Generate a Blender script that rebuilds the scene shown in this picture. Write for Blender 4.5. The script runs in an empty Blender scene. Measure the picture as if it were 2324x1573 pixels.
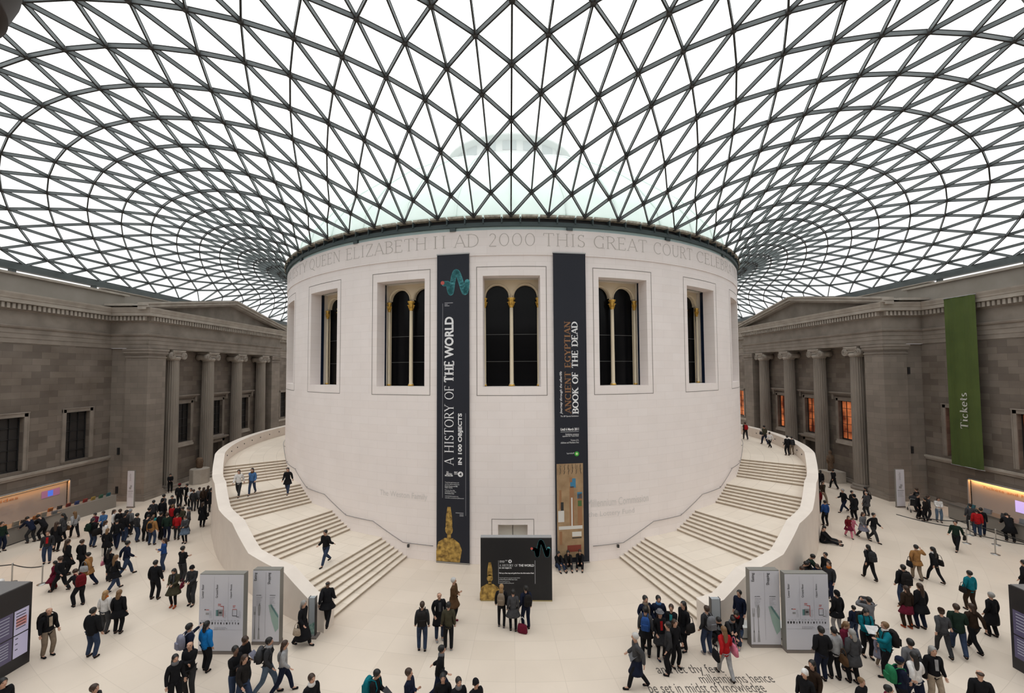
import bpy, bmesh, math, random
from mathutils import Vector, Matrix
random.seed(7)
PI = math.pi; rad = math.radians; sin = math.sin; cos = math.cos
scene = bpy.context.scene
COL = scene.collection

# ---------------------------------------------------------------- camera
IW, IH = 2324, 1573
CF, CPITCH, CH, CD, CX0, CYAW, CROLL = 940.19, .0426, 10.4895, 43.8247, -.1707, -.0149, -.0048
PPX, PPY = -21.475, 14.823
def _dir(du, dv):
    c, s = cos(-CROLL), sin(-CROLL); du, dv = du*c-dv*s, du*s+dv*c
    x, y, z = du/CF, 1.0, -dv/CF
    c, s = cos(CPITCH), sin(CPITCH); y, z = y*c-z*s, y*s+z*c
    c, s = cos(-CYAW), sin(-CYAW); x, y = x*c-y*s, x*s+y*c
    return Vector((x, y, z))
CAM = Vector((CX0, -CD, CH))
_F = _dir(0, 0); _R = _dir(CF, 0)-_F; _D = _dir(0, CF)-_F
cam_data = bpy.data.cameras.new('camera'); cam = bpy.data.objects.new('camera', cam_data); COL.objects.link(cam)
cam_data.sensor_width = 36; cam_data.sensor_fit = 'HORIZONTAL'; cam_data.lens = CF/IW*36
cam_data.shift_x = -PPX/IW; cam_data.shift_y = PPY/IW
cam_data.clip_start = .05; cam_data.clip_end = 500
M = Matrix.Identity(4)
for i in range(3):
    M[i][0] = _R[i]; M[i][1] = -_D[i]; M[i][2] = -_F[i]; M[i][3] = CAM[i]
cam.matrix_world = M
scene.camera = cam
# survey helpers: the direction from the surveying point through a reading of the photograph
def sight(u, v): return _dir(u-IW/2-PPX, v-IH/2-PPY)
def floor_at(u, v, z=0.0): r = sight(u, v); return CAM+r*((z-CH)/r.z)
def on_y(u, v, y): r = sight(u, v); return CAM+r*((y+CD)/r.y)
def on_cyl(u, v, R):
    r = sight(u, v); a = r.x**2+r.y**2; b = CAM.x*r.x+CAM.y*r.y; c = CAM.x**2+CAM.y**2-R*R
    return CAM+r*((-b-math.sqrt(max(0, b*b-a*c)))/a)

# ---------------------------------------------------------------- light: an overcast sky over the glass roof
world = bpy.data.worlds.new('overcast_sky'); scene.world = world; world.use_nodes = True
wn = world.node_tree; wn.nodes.clear()
bg = wn.nodes.new('ShaderNodeBackground'); wo = wn.nodes.new('ShaderNodeOutputWorld')
SKY = 2.65   # overcast: the zenith three times as bright as the horizon
wtc = wn.nodes.new('ShaderNodeTexCoord'); wsp = wn.nodes.new('ShaderNodeSeparateXYZ'); wrp = wn.nodes.new('ShaderNodeValToRGB')
wn.links.new(wtc.outputs['Generated'], wsp.inputs[0]); wn.links.new(wsp.outputs['Z'], wrp.inputs[0]); wn.links.new(wrp.outputs[0], bg.inputs[0])
wrp.color_ramp.elements[0].color = (.27, .27, .27, 1); wrp.color_ramp.elements[1].color = (1.0, .985, .97, 1); bg.inputs[1].default_value = SKY
wn.links.new(bg.outputs[0], wo.inputs[0])
scene.view_settings.view_transform = 'Standard'; scene.view_settings.look = 'None'
scene.view_settings.exposure = 0.0; scene.view_settings.gamma = 1.0; scene.view_settings.use_curve_mapping = False
cy = scene.cycles
cy.max_bounces = 6; cy.diffuse_bounces = 4; cy.glossy_bounces = 2; cy.transmission_bounces = 3; cy.transparent_max_bounces = 8
cy.caustics_reflective = False; cy.caustics_refractive = False
cy.use_denoising = True

# ---------------------------------------------------------------- materials
MATS = {}
def nodes_of(name):
    m = bpy.data.materials.new(name); m.use_nodes = True
    nt = m.node_tree; b = nt.nodes['Principled BSDF']; return m, nt, b
def mat(name, col, rough=.7, metal=0.0, emit=None, estr=1.0, spec=None):
    if name in MATS: return MATS[name]
    m, nt, b = nodes_of(name)
    b.inputs['Base Color'].default_value = (*col, 1); b.inputs['Roughness'].default_value = rough; b.inputs['Metallic'].default_value = metal
    if spec is not None: b.inputs['Specular IOR Level'].default_value = spec
    if emit: b.inputs['Emission Color'].default_value = (*emit, 1); b.inputs['Emission Strength'].default_value = estr
    MATS[name] = m; return m
def noisy(name, c1, c2, scale=3.0, rough=.8, detail=4, bump=0.0, stretch=None):
    if name in MATS: return MATS[name]
    m, nt, b = nodes_of(name); N = nt.nodes; L = nt.links
    tc = N.new('ShaderNodeTexCoord'); mp = N.new('ShaderNodeMapping'); nz = N.new('ShaderNodeTexNoise'); rp = N.new('ShaderNodeValToRGB')
    nz.inputs['Scale'].default_value = scale; nz.inputs['Detail'].default_value = detail
    if stretch: mp.inputs['Scale'].default_value = stretch
    rp.color_ramp.elements[0].position = .3; rp.color_ramp.elements[1].position = .7
    rp.color_ramp.elements[0].color = (*c1, 1); rp.color_ramp.elements[1].color = (*c2, 1)
    L.new(tc.outputs['Object'], mp.inputs[0]); L.new(mp.outputs[0], nz.inputs[0]); L.new(nz.outputs[0], rp.inputs[0]); L.new(rp.outputs[0], b.inputs['Base Color'])
    b.inputs['Roughness'].default_value = rough
    if bump:
        bp = N.new('ShaderNodeBump'); bp.inputs['Strength'].default_value = bump; L.new(nz.outputs[0], bp.inputs['Height']); L.new(bp.outputs[0], b.inputs['Normal'])
    MATS[name] = m; return m
def coursed(name, c1, c2, mortar, mode, bw, bh, msize=.012, rough=.75, bias=0.0, noise_amt=.12, noise_scale=1.2, spec=.3, offset=.5, stain=None):
    """ashlar courses; mode 'cyl' wraps round the rotunda axis, 'floor' runs in rings round it, 'wallx' lies on planes of constant x, 'wally' of constant y"""
    if name in MATS: return MATS[name]
    m, nt, b = nodes_of(name); N = nt.nodes; L = nt.links
    geo = N.new('ShaderNodeNewGeometry'); sp = N.new('ShaderNodeSeparateXYZ'); L.new(geo.outputs['Position'], sp.inputs[0])
    cb = N.new('ShaderNodeCombineXYZ')
    def mth(op, a, bb=None, v=None):
        n = N.new('ShaderNodeMath'); n.operation = op; L.new(a, n.inputs[0])
        if bb is not None: L.new(bb, n.inputs[1])
        if v is not None: n.inputs[1].default_value = v
        return n.outputs[0]
    if mode in ('cyl', 'floor'):
        ny = mth('MULTIPLY', sp.outputs['Y'], v=-1.0)
        at = N.new('ShaderNodeMath'); at.operation = 'ARCTAN2'; L.new(sp.outputs['X'], at.inputs[0]); L.new(ny, at.inputs[1])
    if mode == 'cyl':
        L.new(mth('MULTIPLY', at.outputs[0], v=21.0), cb.inputs[0]); L.new(sp.outputs['Z'], cb.inputs[1])
    elif mode == 'floor':
        x2 = mth('MULTIPLY', sp.outputs['X'], sp.outputs['X']); y2 = mth('MULTIPLY', sp.outputs['Y'], sp.outputs['Y'])
        r = mth('SQRT', mth('ADD', x2, y2)); L.new(r, cb.inputs[1]); L.new(mth('MULTIPLY', at.outputs[0], v=27.0), cb.inputs[0])
    elif mode == 'wallx': L.new(sp.outputs['Y'], cb.inputs[0]); L.new(sp.outputs['Z'], cb.inputs[1])
    else:
        L.new(mth('ADD', sp.outputs['X'], sp.outputs['Y']), cb.inputs[0]); L.new(sp.outputs['Z'], cb.inputs[1])
    br = N.new('ShaderNodeTexBrick'); L.new(cb.outputs[0], br.inputs[0])
    br.inputs['Scale'].default_value = 1.0; br.inputs['Brick Width'].default_value = bw; br.inputs['Row Height'].default_value = bh
    br.inputs['Mortar Size'].default_value = msize; br.inputs['Bias'].default_value = bias; br.offset = offset
    br.inputs['Color1'].default_value = (*c1, 1); br.inputs['Color2'].default_value = (*c2, 1); br.inputs['Mortar'].default_value = (*mortar, 1)
    br.inputs['Mortar Smooth'].default_value = .1
    nz = N.new('ShaderNodeTexNoise'); nz.inputs['Scale'].default_value = noise_scale; nz.inputs['Detail'].default_value = 6; L.new(geo.outputs['Position'], nz.inputs[0])
    hs = N.new('ShaderNodeMixRGB'); hs.blend_type = 'MULTIPLY'; hs.inputs[0].default_value = 1.0
    rp = N.new('ShaderNodeValToRGB'); rp.color_ramp.elements[0].position = .25; rp.color_ramp.elements[1].position = .75
    lo = 1-noise_amt; rp.color_ramp.elements[0].color = (lo, lo, lo, 1) if not stain else (lo*stain[0], lo*stain[1], lo*stain[2], 1)
    L.new(nz.outputs[0], rp.inputs[0]); L.new(br.outputs[0], hs.inputs[1]); L.new(rp.outputs[0], hs.inputs[2]); L.new(hs.outputs[0], b.inputs['Base Color'])
    b.inputs['Roughness'].default_value = rough; b.inputs['Specular IOR Level'].default_value = spec
    MATS[name] = m; return m

M_drum = coursed('rotunda_limestone', (.96, .885, .865), (.94, .86, .835), (.83, .755, .725), 'cyl', 1.35, .46, .006, noise_amt=.05, noise_scale=.8)
M_floor = coursed('floor_limestone', (.74, .64, .545), (.70, .60, .505), (.625, .535, .45), 'floor', 1.55, 1.05, .009, rough=.42, noise_amt=.08, noise_scale=.5, spec=.35, offset=0.0)
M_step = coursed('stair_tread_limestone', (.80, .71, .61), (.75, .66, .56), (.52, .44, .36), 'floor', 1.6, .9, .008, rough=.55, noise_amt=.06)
M_riser = noisy('riser_limestone_shade_tint', (.40, .325, .25), (.50, .42, .33), 7.0, .8, 6)  # limestone set darker than the treads, riser shade painted into it
M_parapet = noisy('parapet_limestone', (.72, .64, .575), (.78, .70, .63), 1.4, .6, 6)
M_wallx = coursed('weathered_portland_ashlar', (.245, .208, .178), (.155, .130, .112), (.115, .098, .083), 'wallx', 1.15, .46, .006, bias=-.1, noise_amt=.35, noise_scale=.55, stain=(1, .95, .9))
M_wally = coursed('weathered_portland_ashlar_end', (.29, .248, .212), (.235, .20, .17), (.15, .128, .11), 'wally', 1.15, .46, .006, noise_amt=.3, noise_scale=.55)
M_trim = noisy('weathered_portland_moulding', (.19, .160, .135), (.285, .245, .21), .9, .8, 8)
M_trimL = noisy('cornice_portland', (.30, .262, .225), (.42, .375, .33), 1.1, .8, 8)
M_dark = mat('dark_doorway_fill', (.05, .04, .035), .9)  # near-black sheet that closes the portico doorways
M_col = noisy('column_portland', (.20, .17, .145), (.30, .262, .225), 1.0, .8, 6, stretch=(1, 1, .25))
M_attic = noisy('attic_render', (.24, .215, .185), (.30, .27, .24), .6, .85)
M_steel = noisy('painted_grey_steel', (.12, .14, .145), (.15, .17, .175), 2.0, .5)
M_gasket = mat('dark_glazing_gasket', (.018, .018, .018), .6)
M_node = mat('dark_steel_node', (.05, .05, .05), .5)
M_blk = mat('black_metal', (.02, .02, .022), .4)
M_brushed = mat('brushed_steel', (.42, .41, .40), .35, .8)
M_rail = mat('satin_handrail', (.30, .275, .27), .5)
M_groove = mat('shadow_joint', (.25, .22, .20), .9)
M_carve = mat('letter_cut_shadow', (.54, .49, .455), .9)  # flat letters, shadow of the carving painted as darker stone
M_carve2 = mat('faint_letter_cut_shadow', (.74, .70, .68), .9)  # flat as well, shallow carving shade in a paler tone

# fritted glass: part clear, part white ceramic dots that scatter the daylight
def glass_roof():
    m = bpy.data.materials.new('fritted_roof_glass'); m.use_nodes = True; nt = m.node_tree; nt.nodes.clear(); N = nt.nodes
    tr = N.new('ShaderNodeBsdfTransparent'); tr.inputs[0].default_value = (.93, .96, .955, 1)
    tl = N.new('ShaderNodeBsdfTranslucent'); tl.inputs[0].default_value = (.93, .95, .95, 1)
    mx = N.new('ShaderNodeMixShader'); mx.inputs[0].default_value = .2; o = N.new('ShaderNodeOutputMaterial')
    nt.links.new(tr.outputs[0], mx.inputs[1]); nt.links.new(tl.outputs[0], mx.inputs[2]); nt.links.new(mx.outputs[0], o.inputs[0]); return m
M_frit = glass_roof()
def clear_glass(name, tint, refl=.12):
    m = bpy.data.materials.new(name); m.use_nodes = True; nt = m.node_tree; nt.nodes.clear(); N = nt.nodes
    tr = N.new('ShaderNodeBsdfTransparent'); tr.inputs[0].default_value = (*tint, 1)
    gl = N.new('ShaderNodeBsdfGlossy'); gl.inputs['Roughness'].default_value = .05
    mx = N.new('ShaderNodeMixShader'); mx.inputs[0].default_value = refl; o = N.new('ShaderNodeOutputMaterial')
    nt.links.new(tr.outputs[0], mx.inputs[1]); nt.links.new(gl.outputs[0], mx.inputs[2]); nt.links.new(mx.outputs[0], o.inputs[0]); return m
M_teal = clear_glass('pale_teal_glazing', (.72, .86, .85), .1)
M_pane = mat('dark_window_pane', (.006, .006, .007), .15, 0, spec=.12)

# ---------------------------------------------------------------- mesh helpers
class MB:
    def __init__(s): s.bm = bmesh.new(); s.mi = 0
    def quad(s, *p):
        try:
            f = s.bm.faces.new([s.bm.verts.new(q) for q in p]); f.material_index = s.mi; return f
        except ValueError: return None
    def box(s, x0, x1, y0, y1, z0, z1):
        v = [s.bm.verts.new((x, y, z)) for x in (x0, x1) for y in (y0, y1) for z in (z0, z1)]
        for a in ((0, 1, 3, 2), (4, 6, 7, 5), (0, 4, 5, 1), (2, 3, 7, 6), (0, 2, 6, 4), (1, 5, 7, 3)):
            f = s.bm.faces.new([v[i] for i in a]); f.material_index = s.mi
        return v
    def obox(s, c, ax, ay, az, hx, hy, hz):
        c = Vector(c); v = []
        for i in (-1, 1):
            for j in (-1, 1):
                for k in (-1, 1): v.append(s.bm.verts.new(c+ax*(i*hx)+ay*(j*hy)+az*(k*hz)))
        for a in ((0, 1, 3, 2), (4, 6, 7, 5), (0, 4, 5, 1), (2, 3, 7, 6), (0, 2, 6, 4), (1, 5, 7, 3)):
            f = s.bm.faces.new([v[i] for i in a]); f.material_index = s.mi
    def beam(s, p, q, w, h, up=Vector((0, 0, 1))):
        p = Vector(p); q = Vector(q); d = q-p; L = d.length
        if L < 1e-6: return
        d /= L; sx = d.cross(up)
        if sx.length < 1e-4: sx = d.cross(Vector((0, 1, 0)))
        sx.normalize(); uz = sx.cross(d).normalized()
        s.obox((p+q)/2, d, sx, uz, L/2, w/2, h/2)
    def tube(s, pts, r, n=8, cap=True, closed=False):
        pts = [Vector(p) for p in pts]; rings = []; N = len(pts)
        rr = r if isinstance(r, (list, tuple)) else [r]*N
        prev = None
        for i, p in enumerate(pts):
            a = pts[max(0, i-1)]; b = pts[min(N-1, i+1)]; d = (b-a).normalized()
            up = Vector((0, 0, 1)) if abs(d.z) < .95 else Vector((1, 0, 0))
            sx = d.cross(up).normalized()
            if prev is not None and prev.dot(sx) < 0: sx = -sx
            prev = sx
            uy = sx.cross(d)
            rings.append([s.bm.verts.new(p+sx*(rr[i]*cos(2*PI*k/n))+uy*(rr[i]*sin(2*PI*k/n))) for k in range(n)])
        for i in range(N-1):
            for k in range(n):
                f = s.bm.faces.new((rings[i][k], rings[i][(k+1) % n], rings[i+1][(k+1) % n], rings[i+1][k])); f.material_index = s.mi; f.smooth = True
        if cap:
            for r_ in (rings[0], rings[-1]):
                try: f = s.bm.faces.new(r_); f.material_index = s.mi
                except ValueError: pass
    def lathe(s, prof, n=24, c=(0, 0, 0), sx=1, sy=1, smooth=True, cap=True):
        rings = []
        for (r, z) in prof: rings.append([s.bm.verts.new((c[0]+sx*r*cos(2*PI*k/n), c[1]+sy*r*sin(2*PI*k/n), c[2]+z)) for k in range(n)])
        for i in range(len(prof)-1):
            for k in range(n):
                f = s.bm.faces.new((rings[i][k], rings[i][(k+1) % n], rings[i+1][(k+1) % n], rings[i+1][k])); f.material_index = s.mi; f.smooth = smooth
        if cap:
            for r_ in (rings[0], rings[-1]):
                f = s.bm.faces.new(r_); f.material_index = s.mi
    def prism(s, poly, f3, depth):
        """poly: 2-D outline; f3(a,b,t) gives the 3-D point at depth t"""
        A = [s.bm.verts.new(f3(a, b, 0)) for a, b in poly]; B = [s.bm.verts.new(f3(a, b, depth)) for a, b in poly]
        for L_ in (A, B):
            f = s.bm.faces.new(L_); f.material_index = s.mi
        n = len(poly)
        for i in range(n):
            f = s.bm.faces.new((A[i], A[(i+1) % n], B[(i+1) % n], B[i])); f.material_index = s.mi
    def ringwall(s, R, a0, a1, z0, z1, n=None):
        """curved vertical strip round the rotunda axis, angles from the camera side"""
        n = n or max(1, int(math.ceil(abs(a1-a0)/1.0)))
        for i in range(n):
            p, q = rad(a0+(a1-a0)*i/n), rad(a0+(a1-a0)*(i+1)/n)
            s.quad((R*sin(p), -R*cos(p), z0), (R*sin(q), -R*cos(q), z0), (R*sin(q), -R*cos(q), z1), (R*sin(p), -R*cos(p), z1))
    def ringflat(s, R0, R1, a0, a1, z, n=None):
        n = n or max(1, int(math.ceil(abs(a1-a0)/1.0)))
        for i in range(n):
            p, q = rad(a0+(a1-a0)*i/n), rad(a0+(a1-a0)*(i+1)/n)
            s.quad((R0*sin(p), -R0*cos(p), z), (R0*sin(q), -R0*cos(q), z), (R1*sin(q), -R1*cos(q), z), (R1*sin(p), -R1*cos(p), z))
    def ringblock(s, R0, R1, a0, a1, z0, z1):
        s.ringwall(R0, a0, a1, z0, z1); s.ringwall(R1, a0, a1, z0, z1); s.ringflat(R0, R1, a0, a1, z0); s.ringflat(R0, R1, a0, a1, z1)
        for a in (a0, a1):
            p = rad(a); s.quad((R0*sin(p), -R0*cos(p), z0), (R1*sin(p), -R1*cos(p), z0), (R1*sin(p), -R1*cos(p), z1), (R0*sin(p), -R0*cos(p), z1))
    def mesh(s, name, fixn=True):
        if fixn: bmesh.ops.recalc_face_normals(s.bm, faces=s.bm.faces)
        me = bpy.data.meshes.new(name); s.bm.to_mesh(me); s.bm.free(); return me
    def build(s, name, m, parent=None, fixn=True, weld=False):
        if weld: bmesh.ops.remove_doubles(s.bm, verts=s.bm.verts, dist=1e-4)
        me = s.mesh(name, fixn)
        for mm in (m if isinstance(m, (list, tuple)) else [m]): me.materials.append(mm)
        o = bpy.data.objects.new(name, me); COL.objects.link(o)
        if parent is not None: o.parent = parent
        return o
def struct(o): o['kind'] = 'structure'; return o
def tag(o, label, cat, group=None):
    o['label'] = label; o['category'] = cat
    if group: o['group'] = group
    return o
def empty(name, loc=(0, 0, 0), rz=0):
    o = bpy.data.objects.new(name, None); COL.objects.link(o); o.location = loc; o.rotation_euler = (0, 0, rz); o.empty_display_size = .2; return o
def copy_tree(o, parent=None):
    c = o.copy(); COL.objects.link(c)
    if parent is not None: c.parent = parent
    for ch in list(o.children): copy_tree(ch, c)
    return c
def AX(phi, R, z=0.0): p = rad(phi); return Vector((R*sin(p), -R*cos(p), z))

# ---------------------------------------------------------------- lettering
_fc = {}
def sans_polys(text, bold=0.0, shear=0.0):
    key = (text, bold, shear)
    if key in _fc: return _fc[key]
    cu = bpy.data.curves.new('lettering', 'FONT'); cu.body = text; cu.fill_mode = 'FRONT'; cu.resolution_u = 3; cu.shear = shear; cu.offset = bold
    ob = bpy.data.objects.new('lettering', cu); COL.objects.link(ob)
    dg = bpy.context.evaluated_depsgraph_get(); me = bpy.data.meshes.new_from_object(ob.evaluated_get(dg))
    vs = [(v.co.x, v.co.y) for v in me.vertices]; out = [[vs[i] for i in p.vertices] for p in me.polygons]
    bpy.data.objects.remove(ob); bpy.data.meshes.remove(me); bpy.data.curves.remove(cu)
    _fc[key] = out; return out
# a hand-drawn roman alphabet: l = straight stroke, a = arc (centre, radii, from, to); the last value is thick (1) or thin (0); s = serif
def _g():
    G = {}
    G['A'] = (.80, [('l', .06, 0, .40, 1, 0), ('l', .40, 1, .76, 0, 1), ('l', .17, .33, .63, .33, 0), ('s', .06, 0), ('s', .76, 0)])
    G['B'] = (.68, [('l', .12, 0, .12, 1, 1), ('l', .12, 1, .34, 1, 0), ('a', .34, .77, .22, .23, 90, -90, 1), ('l', .34, .54, .12, .54, 0), ('a', .36, .27, .26, .27, 90, -90, 1), ('l', .12, 0, .36, 0, 0), ('s', .08, 0), ('s', .08, 1)])
    G['C'] = (.80, [('a', .44, .5, .37, .5, 48, 312, 1), ('l', .70, .72, .70, .98, 0)])
    G['D'] = (.84, [('l', .12, 0, .12, 1, 1), ('l', .12, 1, .36, 1, 0), ('a', .36, .5, .40, .5, 90, -90, 1), ('l', .12, 0, .36, 0, 0), ('s', .08, 0), ('s', .08, 1)])
    G['E'] = (.66, [('l', .12, 0, .12, 1, 1), ('l', .12, 1, .56, 1, 0), ('l', .12, .52, .46, .52, 0), ('l', .12, 0, .58, 0, 0), ('l', .56, 1, .56, .84, 0), ('l', .58, 0, .60, .18, 0), ('l', .46, .44, .46, .60, 0), ('s', .08, 0), ('s', .08, 1)])
    G['F'] = (.60, [('l', .12, 0, .12, 1, 1), ('l', .12, 1, .54, 1, 0), ('l', .12, .52, .44, .52, 0), ('l', .54, 1, .54, .84, 0), ('l', .44, .44, .44, .60, 0), ('s', .12, 0), ('s', .08, 1)])
    G['G'] = (.84, [('a', .44, .5, .37, .5, 48, 300, 1), ('l', .70, .72, .70, .98, 0), ('l', .68, .06, .68, .42, 1), ('s', .68, .42)])
    G['H'] = (.86, [('l', .14, 0, .14, 1, 1), ('l', .72, 0, .72, 1, 1), ('l', .14, .52, .72, .52, 0), ('s', .14, 0), ('s', .14, 1), ('s', .72, 0), ('s', .72, 1)])
    G['I'] = (.36, [('l', .18, 0, .18, 1, 1), ('s', .18, 0), ('s', .18, 1)])
    G['J'] = (.44, [('l', .26, 1, .26, .1, 1), ('a', .12, .1, .14, .22, 0, -100, 0), ('s', .26, 1)])
    G['K'] = (.80, [('l', .14, 0, .14, 1, 1), ('l', .14, .42, .62, 1, 0), ('l', .30, .58, .72, 0, 1), ('s', .14, 0), ('s', .14, 1), ('s', .62, 1), ('s', .72, 0)])
    G['L'] = (.64, [('l', .12, 0, .12, 1, 1), ('l', .12, 0, .56, 0, 0), ('l', .56, 0, .58, .18, 0), ('s', .08, 0), ('s', .12, 1)])
    G['M'] = (1.0, [('l', .12, 0, .16, 1, 0), ('l', .16, 1, .50, .08, 1), ('l', .50, .08, .82, 1, 0), ('l', .82, 1, .88, 0, 1), ('s', .12, 0), ('s', .88, 0), ('s', .13, 1), ('s', .85, 1)])
    G['N'] = (.86, [('l', .14, 0, .14, 1, 0), ('l', .14, 1, .72, 0, 1), ('l', .72, 0, .72, 1, 0), ('s', .14, 0), ('s', .11, 1), ('s', .72, 1)])
    G['O'] = (.90, [('a', .45, .5, .38, .5, 0, 360, 1)])
    G['P'] = (.64, [('l', .12, 0, .12, 1, 1), ('l', .12, 1, .34, 1, 0), ('a', .34, .74, .24, .26, 90, -90, 1), ('l', .34, .48, .12, .48, 0), ('s', .12, 0), ('s', .08, 1)])
    G['Q'] = (.92, [('a', .45, .5, .38, .5, 0, 360, 1), ('l', .45, .06, .92, -.20, 1)])
    G['R'] = (.74, [('l', .12, 0, .12, 1, 1), ('l', .12, 1, .34, 1, 0), ('a', .34, .75, .23, .25, 90, -90, 1), ('l', .34, .50, .12, .50, 0), ('l', .34, .50, .68, 0, 1), ('s', .12, 0), ('s', .08, 1), ('s', .70, 0)])
    G['S'] = (.58, [('a', .29, .74, .19, .24, 40, 270, 1), ('a', .29, .25, .21, .25, 90, -145, 1), ('l', .45, .80, .46, .98, 0), ('l', .09, .02, .10, .22, 0)])
    G['T'] = (.74, [('l', .37, 0, .37, 1, 1), ('l', .06, 1, .68, 1, 0), ('l', .06, 1, .04, .82, 0), ('l', .68, 1, .70, .82, 0), ('s', .37, 0)])
    G['U'] = (.82, [('l', .14, 1, .14, .30, 1), ('a', .41, .30, .27, .30, 180, 360, 1), ('l', .68, .30, .68, 1, 0), ('s', .14, 1), ('s', .68, 1)])
    G['V'] = (.80, [('l', .06, 1, .42, 0, 1), ('l', .42, 0, .74, 1, 0), ('s', .06, 1), ('s', .74, 1)])
    G['W'] = (1.10, [('l', .05, 1, .32, 0, 1), ('l', .32, 0, .55, .9, 0), ('l', .52, 1, .78, 0, 1), ('l', .78, 0, 1.03, 1, 0), ('s', .05, 1), ('s', 1.03, 1)])
    G['Y'] = (.76, [('l', .05, 1, .38, .45, 1), ('l', .70, 1, .38, .45, 0), ('l', .38, .45, .38, 0, 1), ('s', .05, 1), ('s', .70, 1), ('s', .38, 0)])
    G['Z'] = (.70, [('l', .08, 1, .62, 1, 0), ('l', .62, 1, .08, 0, 1), ('l', .08, 0, .64, 0, 0), ('l', .08, 1, .08, .84, 0), ('l', .64, 0, .64, .16, 0)])
    G['2'] = (.60, [('a', .29, .74, .20, .26, 160, -45, 1), ('l', .43, .55, .07, 0, 0), ('l', .07, 0, .54, 0, 1)])
    G['0'] = (.80, [('a', .40, .5, .31, .5, 0, 360, 1)])
    G['i'] = (.34, [('l', .17, 0, .17, .66, 1), ('s', .17, 0), ('l', .05, .66, .17, .66, 0), ('a', .17, .90, .03, .03, 0, 360, 1)])
    G['c'] = (.54, [('a', .29, .33, .22, .33, 45, 315, 1)])
    G['k'] = (.62, [('l', .14, 0, .14, 1, 1), ('l', .14, .26, .46, .64, 0), ('l', .26, .40, .54, 0, 1), ('s', .14, 0), ('s', .54, 0), ('s', .46, .64), ('l', .03, 1, .14, 1, 0)])
    G['e'] = (.56, [('a', .29, .33, .22, .33, 0, 315, 1), ('l', .08, .36, .50, .36, 0)])
    G['t'] = (.40, [('l', .18, .12, .18, .88, 1), ('a', .28, .12, .10, .12, 180, 320, 0), ('l', .04, .64, .36, .64, 0)])
    G['s'] = (.46, [('a', .23, .48, .13, .17, 40, 270, 1), ('a', .23, .16, .15, .16, 90, -145, 1)])
    G[' '] = (.42, [])
    return G
GLY = _g()
def serif_polys(text, tw=.10, nw=.045, sl=.13, sh=.035, gap=.08):
    out = []; x = 0
    def seg(a, b, w):
        a = Vector(a); b = Vector(b); d = (b-a)
        if d.length < 1e-6: return
        n = Vector((-d.y, d.x)).normalized()*(w/2); out.append([tuple(a+n), tuple(b+n), tuple(b-n), tuple(a-n)])
    for ch in text:
        adv, st = GLY[ch]
        for s in st:
            if s[0] == 'l': seg((x+s[1], s[2]), (x+s[3], s[4]), tw if s[5] else nw)
            elif s[0] == 's':
                y = s[2]; yy = sh/2 if y < .5 else y-sh/2
                out.append([(x+s[1]-sl, yy-sh/2), (x+s[1]+sl, yy-sh/2), (x+s[1]+sl, yy+sh/2), (x+s[1]-sl, yy+sh/2)])
            else:
                _, cx, cyy, rx, ry, a0, a1, th = s; n = max(4, int(abs(a1-a0)/18)); W = tw if th else nw
                def pt(a, k):
                    ca, sa = cos(a), sin(a); w = nw+(W-nw)*abs(ca)
                    return (x+cx+(rx+k*w/2)*ca-k*0, cyy+(ry-abs(nw)/2+k*w/2)*sa)
                for i in range(n):
                    p, q = rad(a0+(a1-a0)*i/n), rad(a0+(a1-a0)*(i+1)/n)
                    out.append([pt(p, 1), pt(q, 1), pt(q, -1), pt(p, -1)])
        x += adv+gap
    return out
def fit_polys(polys, L, Hh, keep=None):
    xs = [p[0] for q in polys for p in q]; ys = [p[1] for q in polys for p in q]
    x0, x1, y0, y1 = min(xs), max(xs), min(ys), max(ys)
    if keep: y0, y1 = keep
    return [[((p[0]-x0)/(x1-x0)*L, (p[1]-y0)/(y1-y0)*Hh) for p in q] for q in polys]
def letters(name, polys, f3, m, parent=None):
    b = MB()
    for q in polys: b.quad(*[f3(*p) for p in q])
    return b.build(name, m, parent, fixn=False)
def plane_text(name, polys, L, Hh, org, xd, yd, m, parent=None, keep=None):
    org = Vector(org); xd = Vector(xd); yd = Vector(yd)
    return letters(name, fit_polys(polys, L, Hh, keep), lambda a, b: org+xd*a+yd*b, m, parent)
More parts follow.
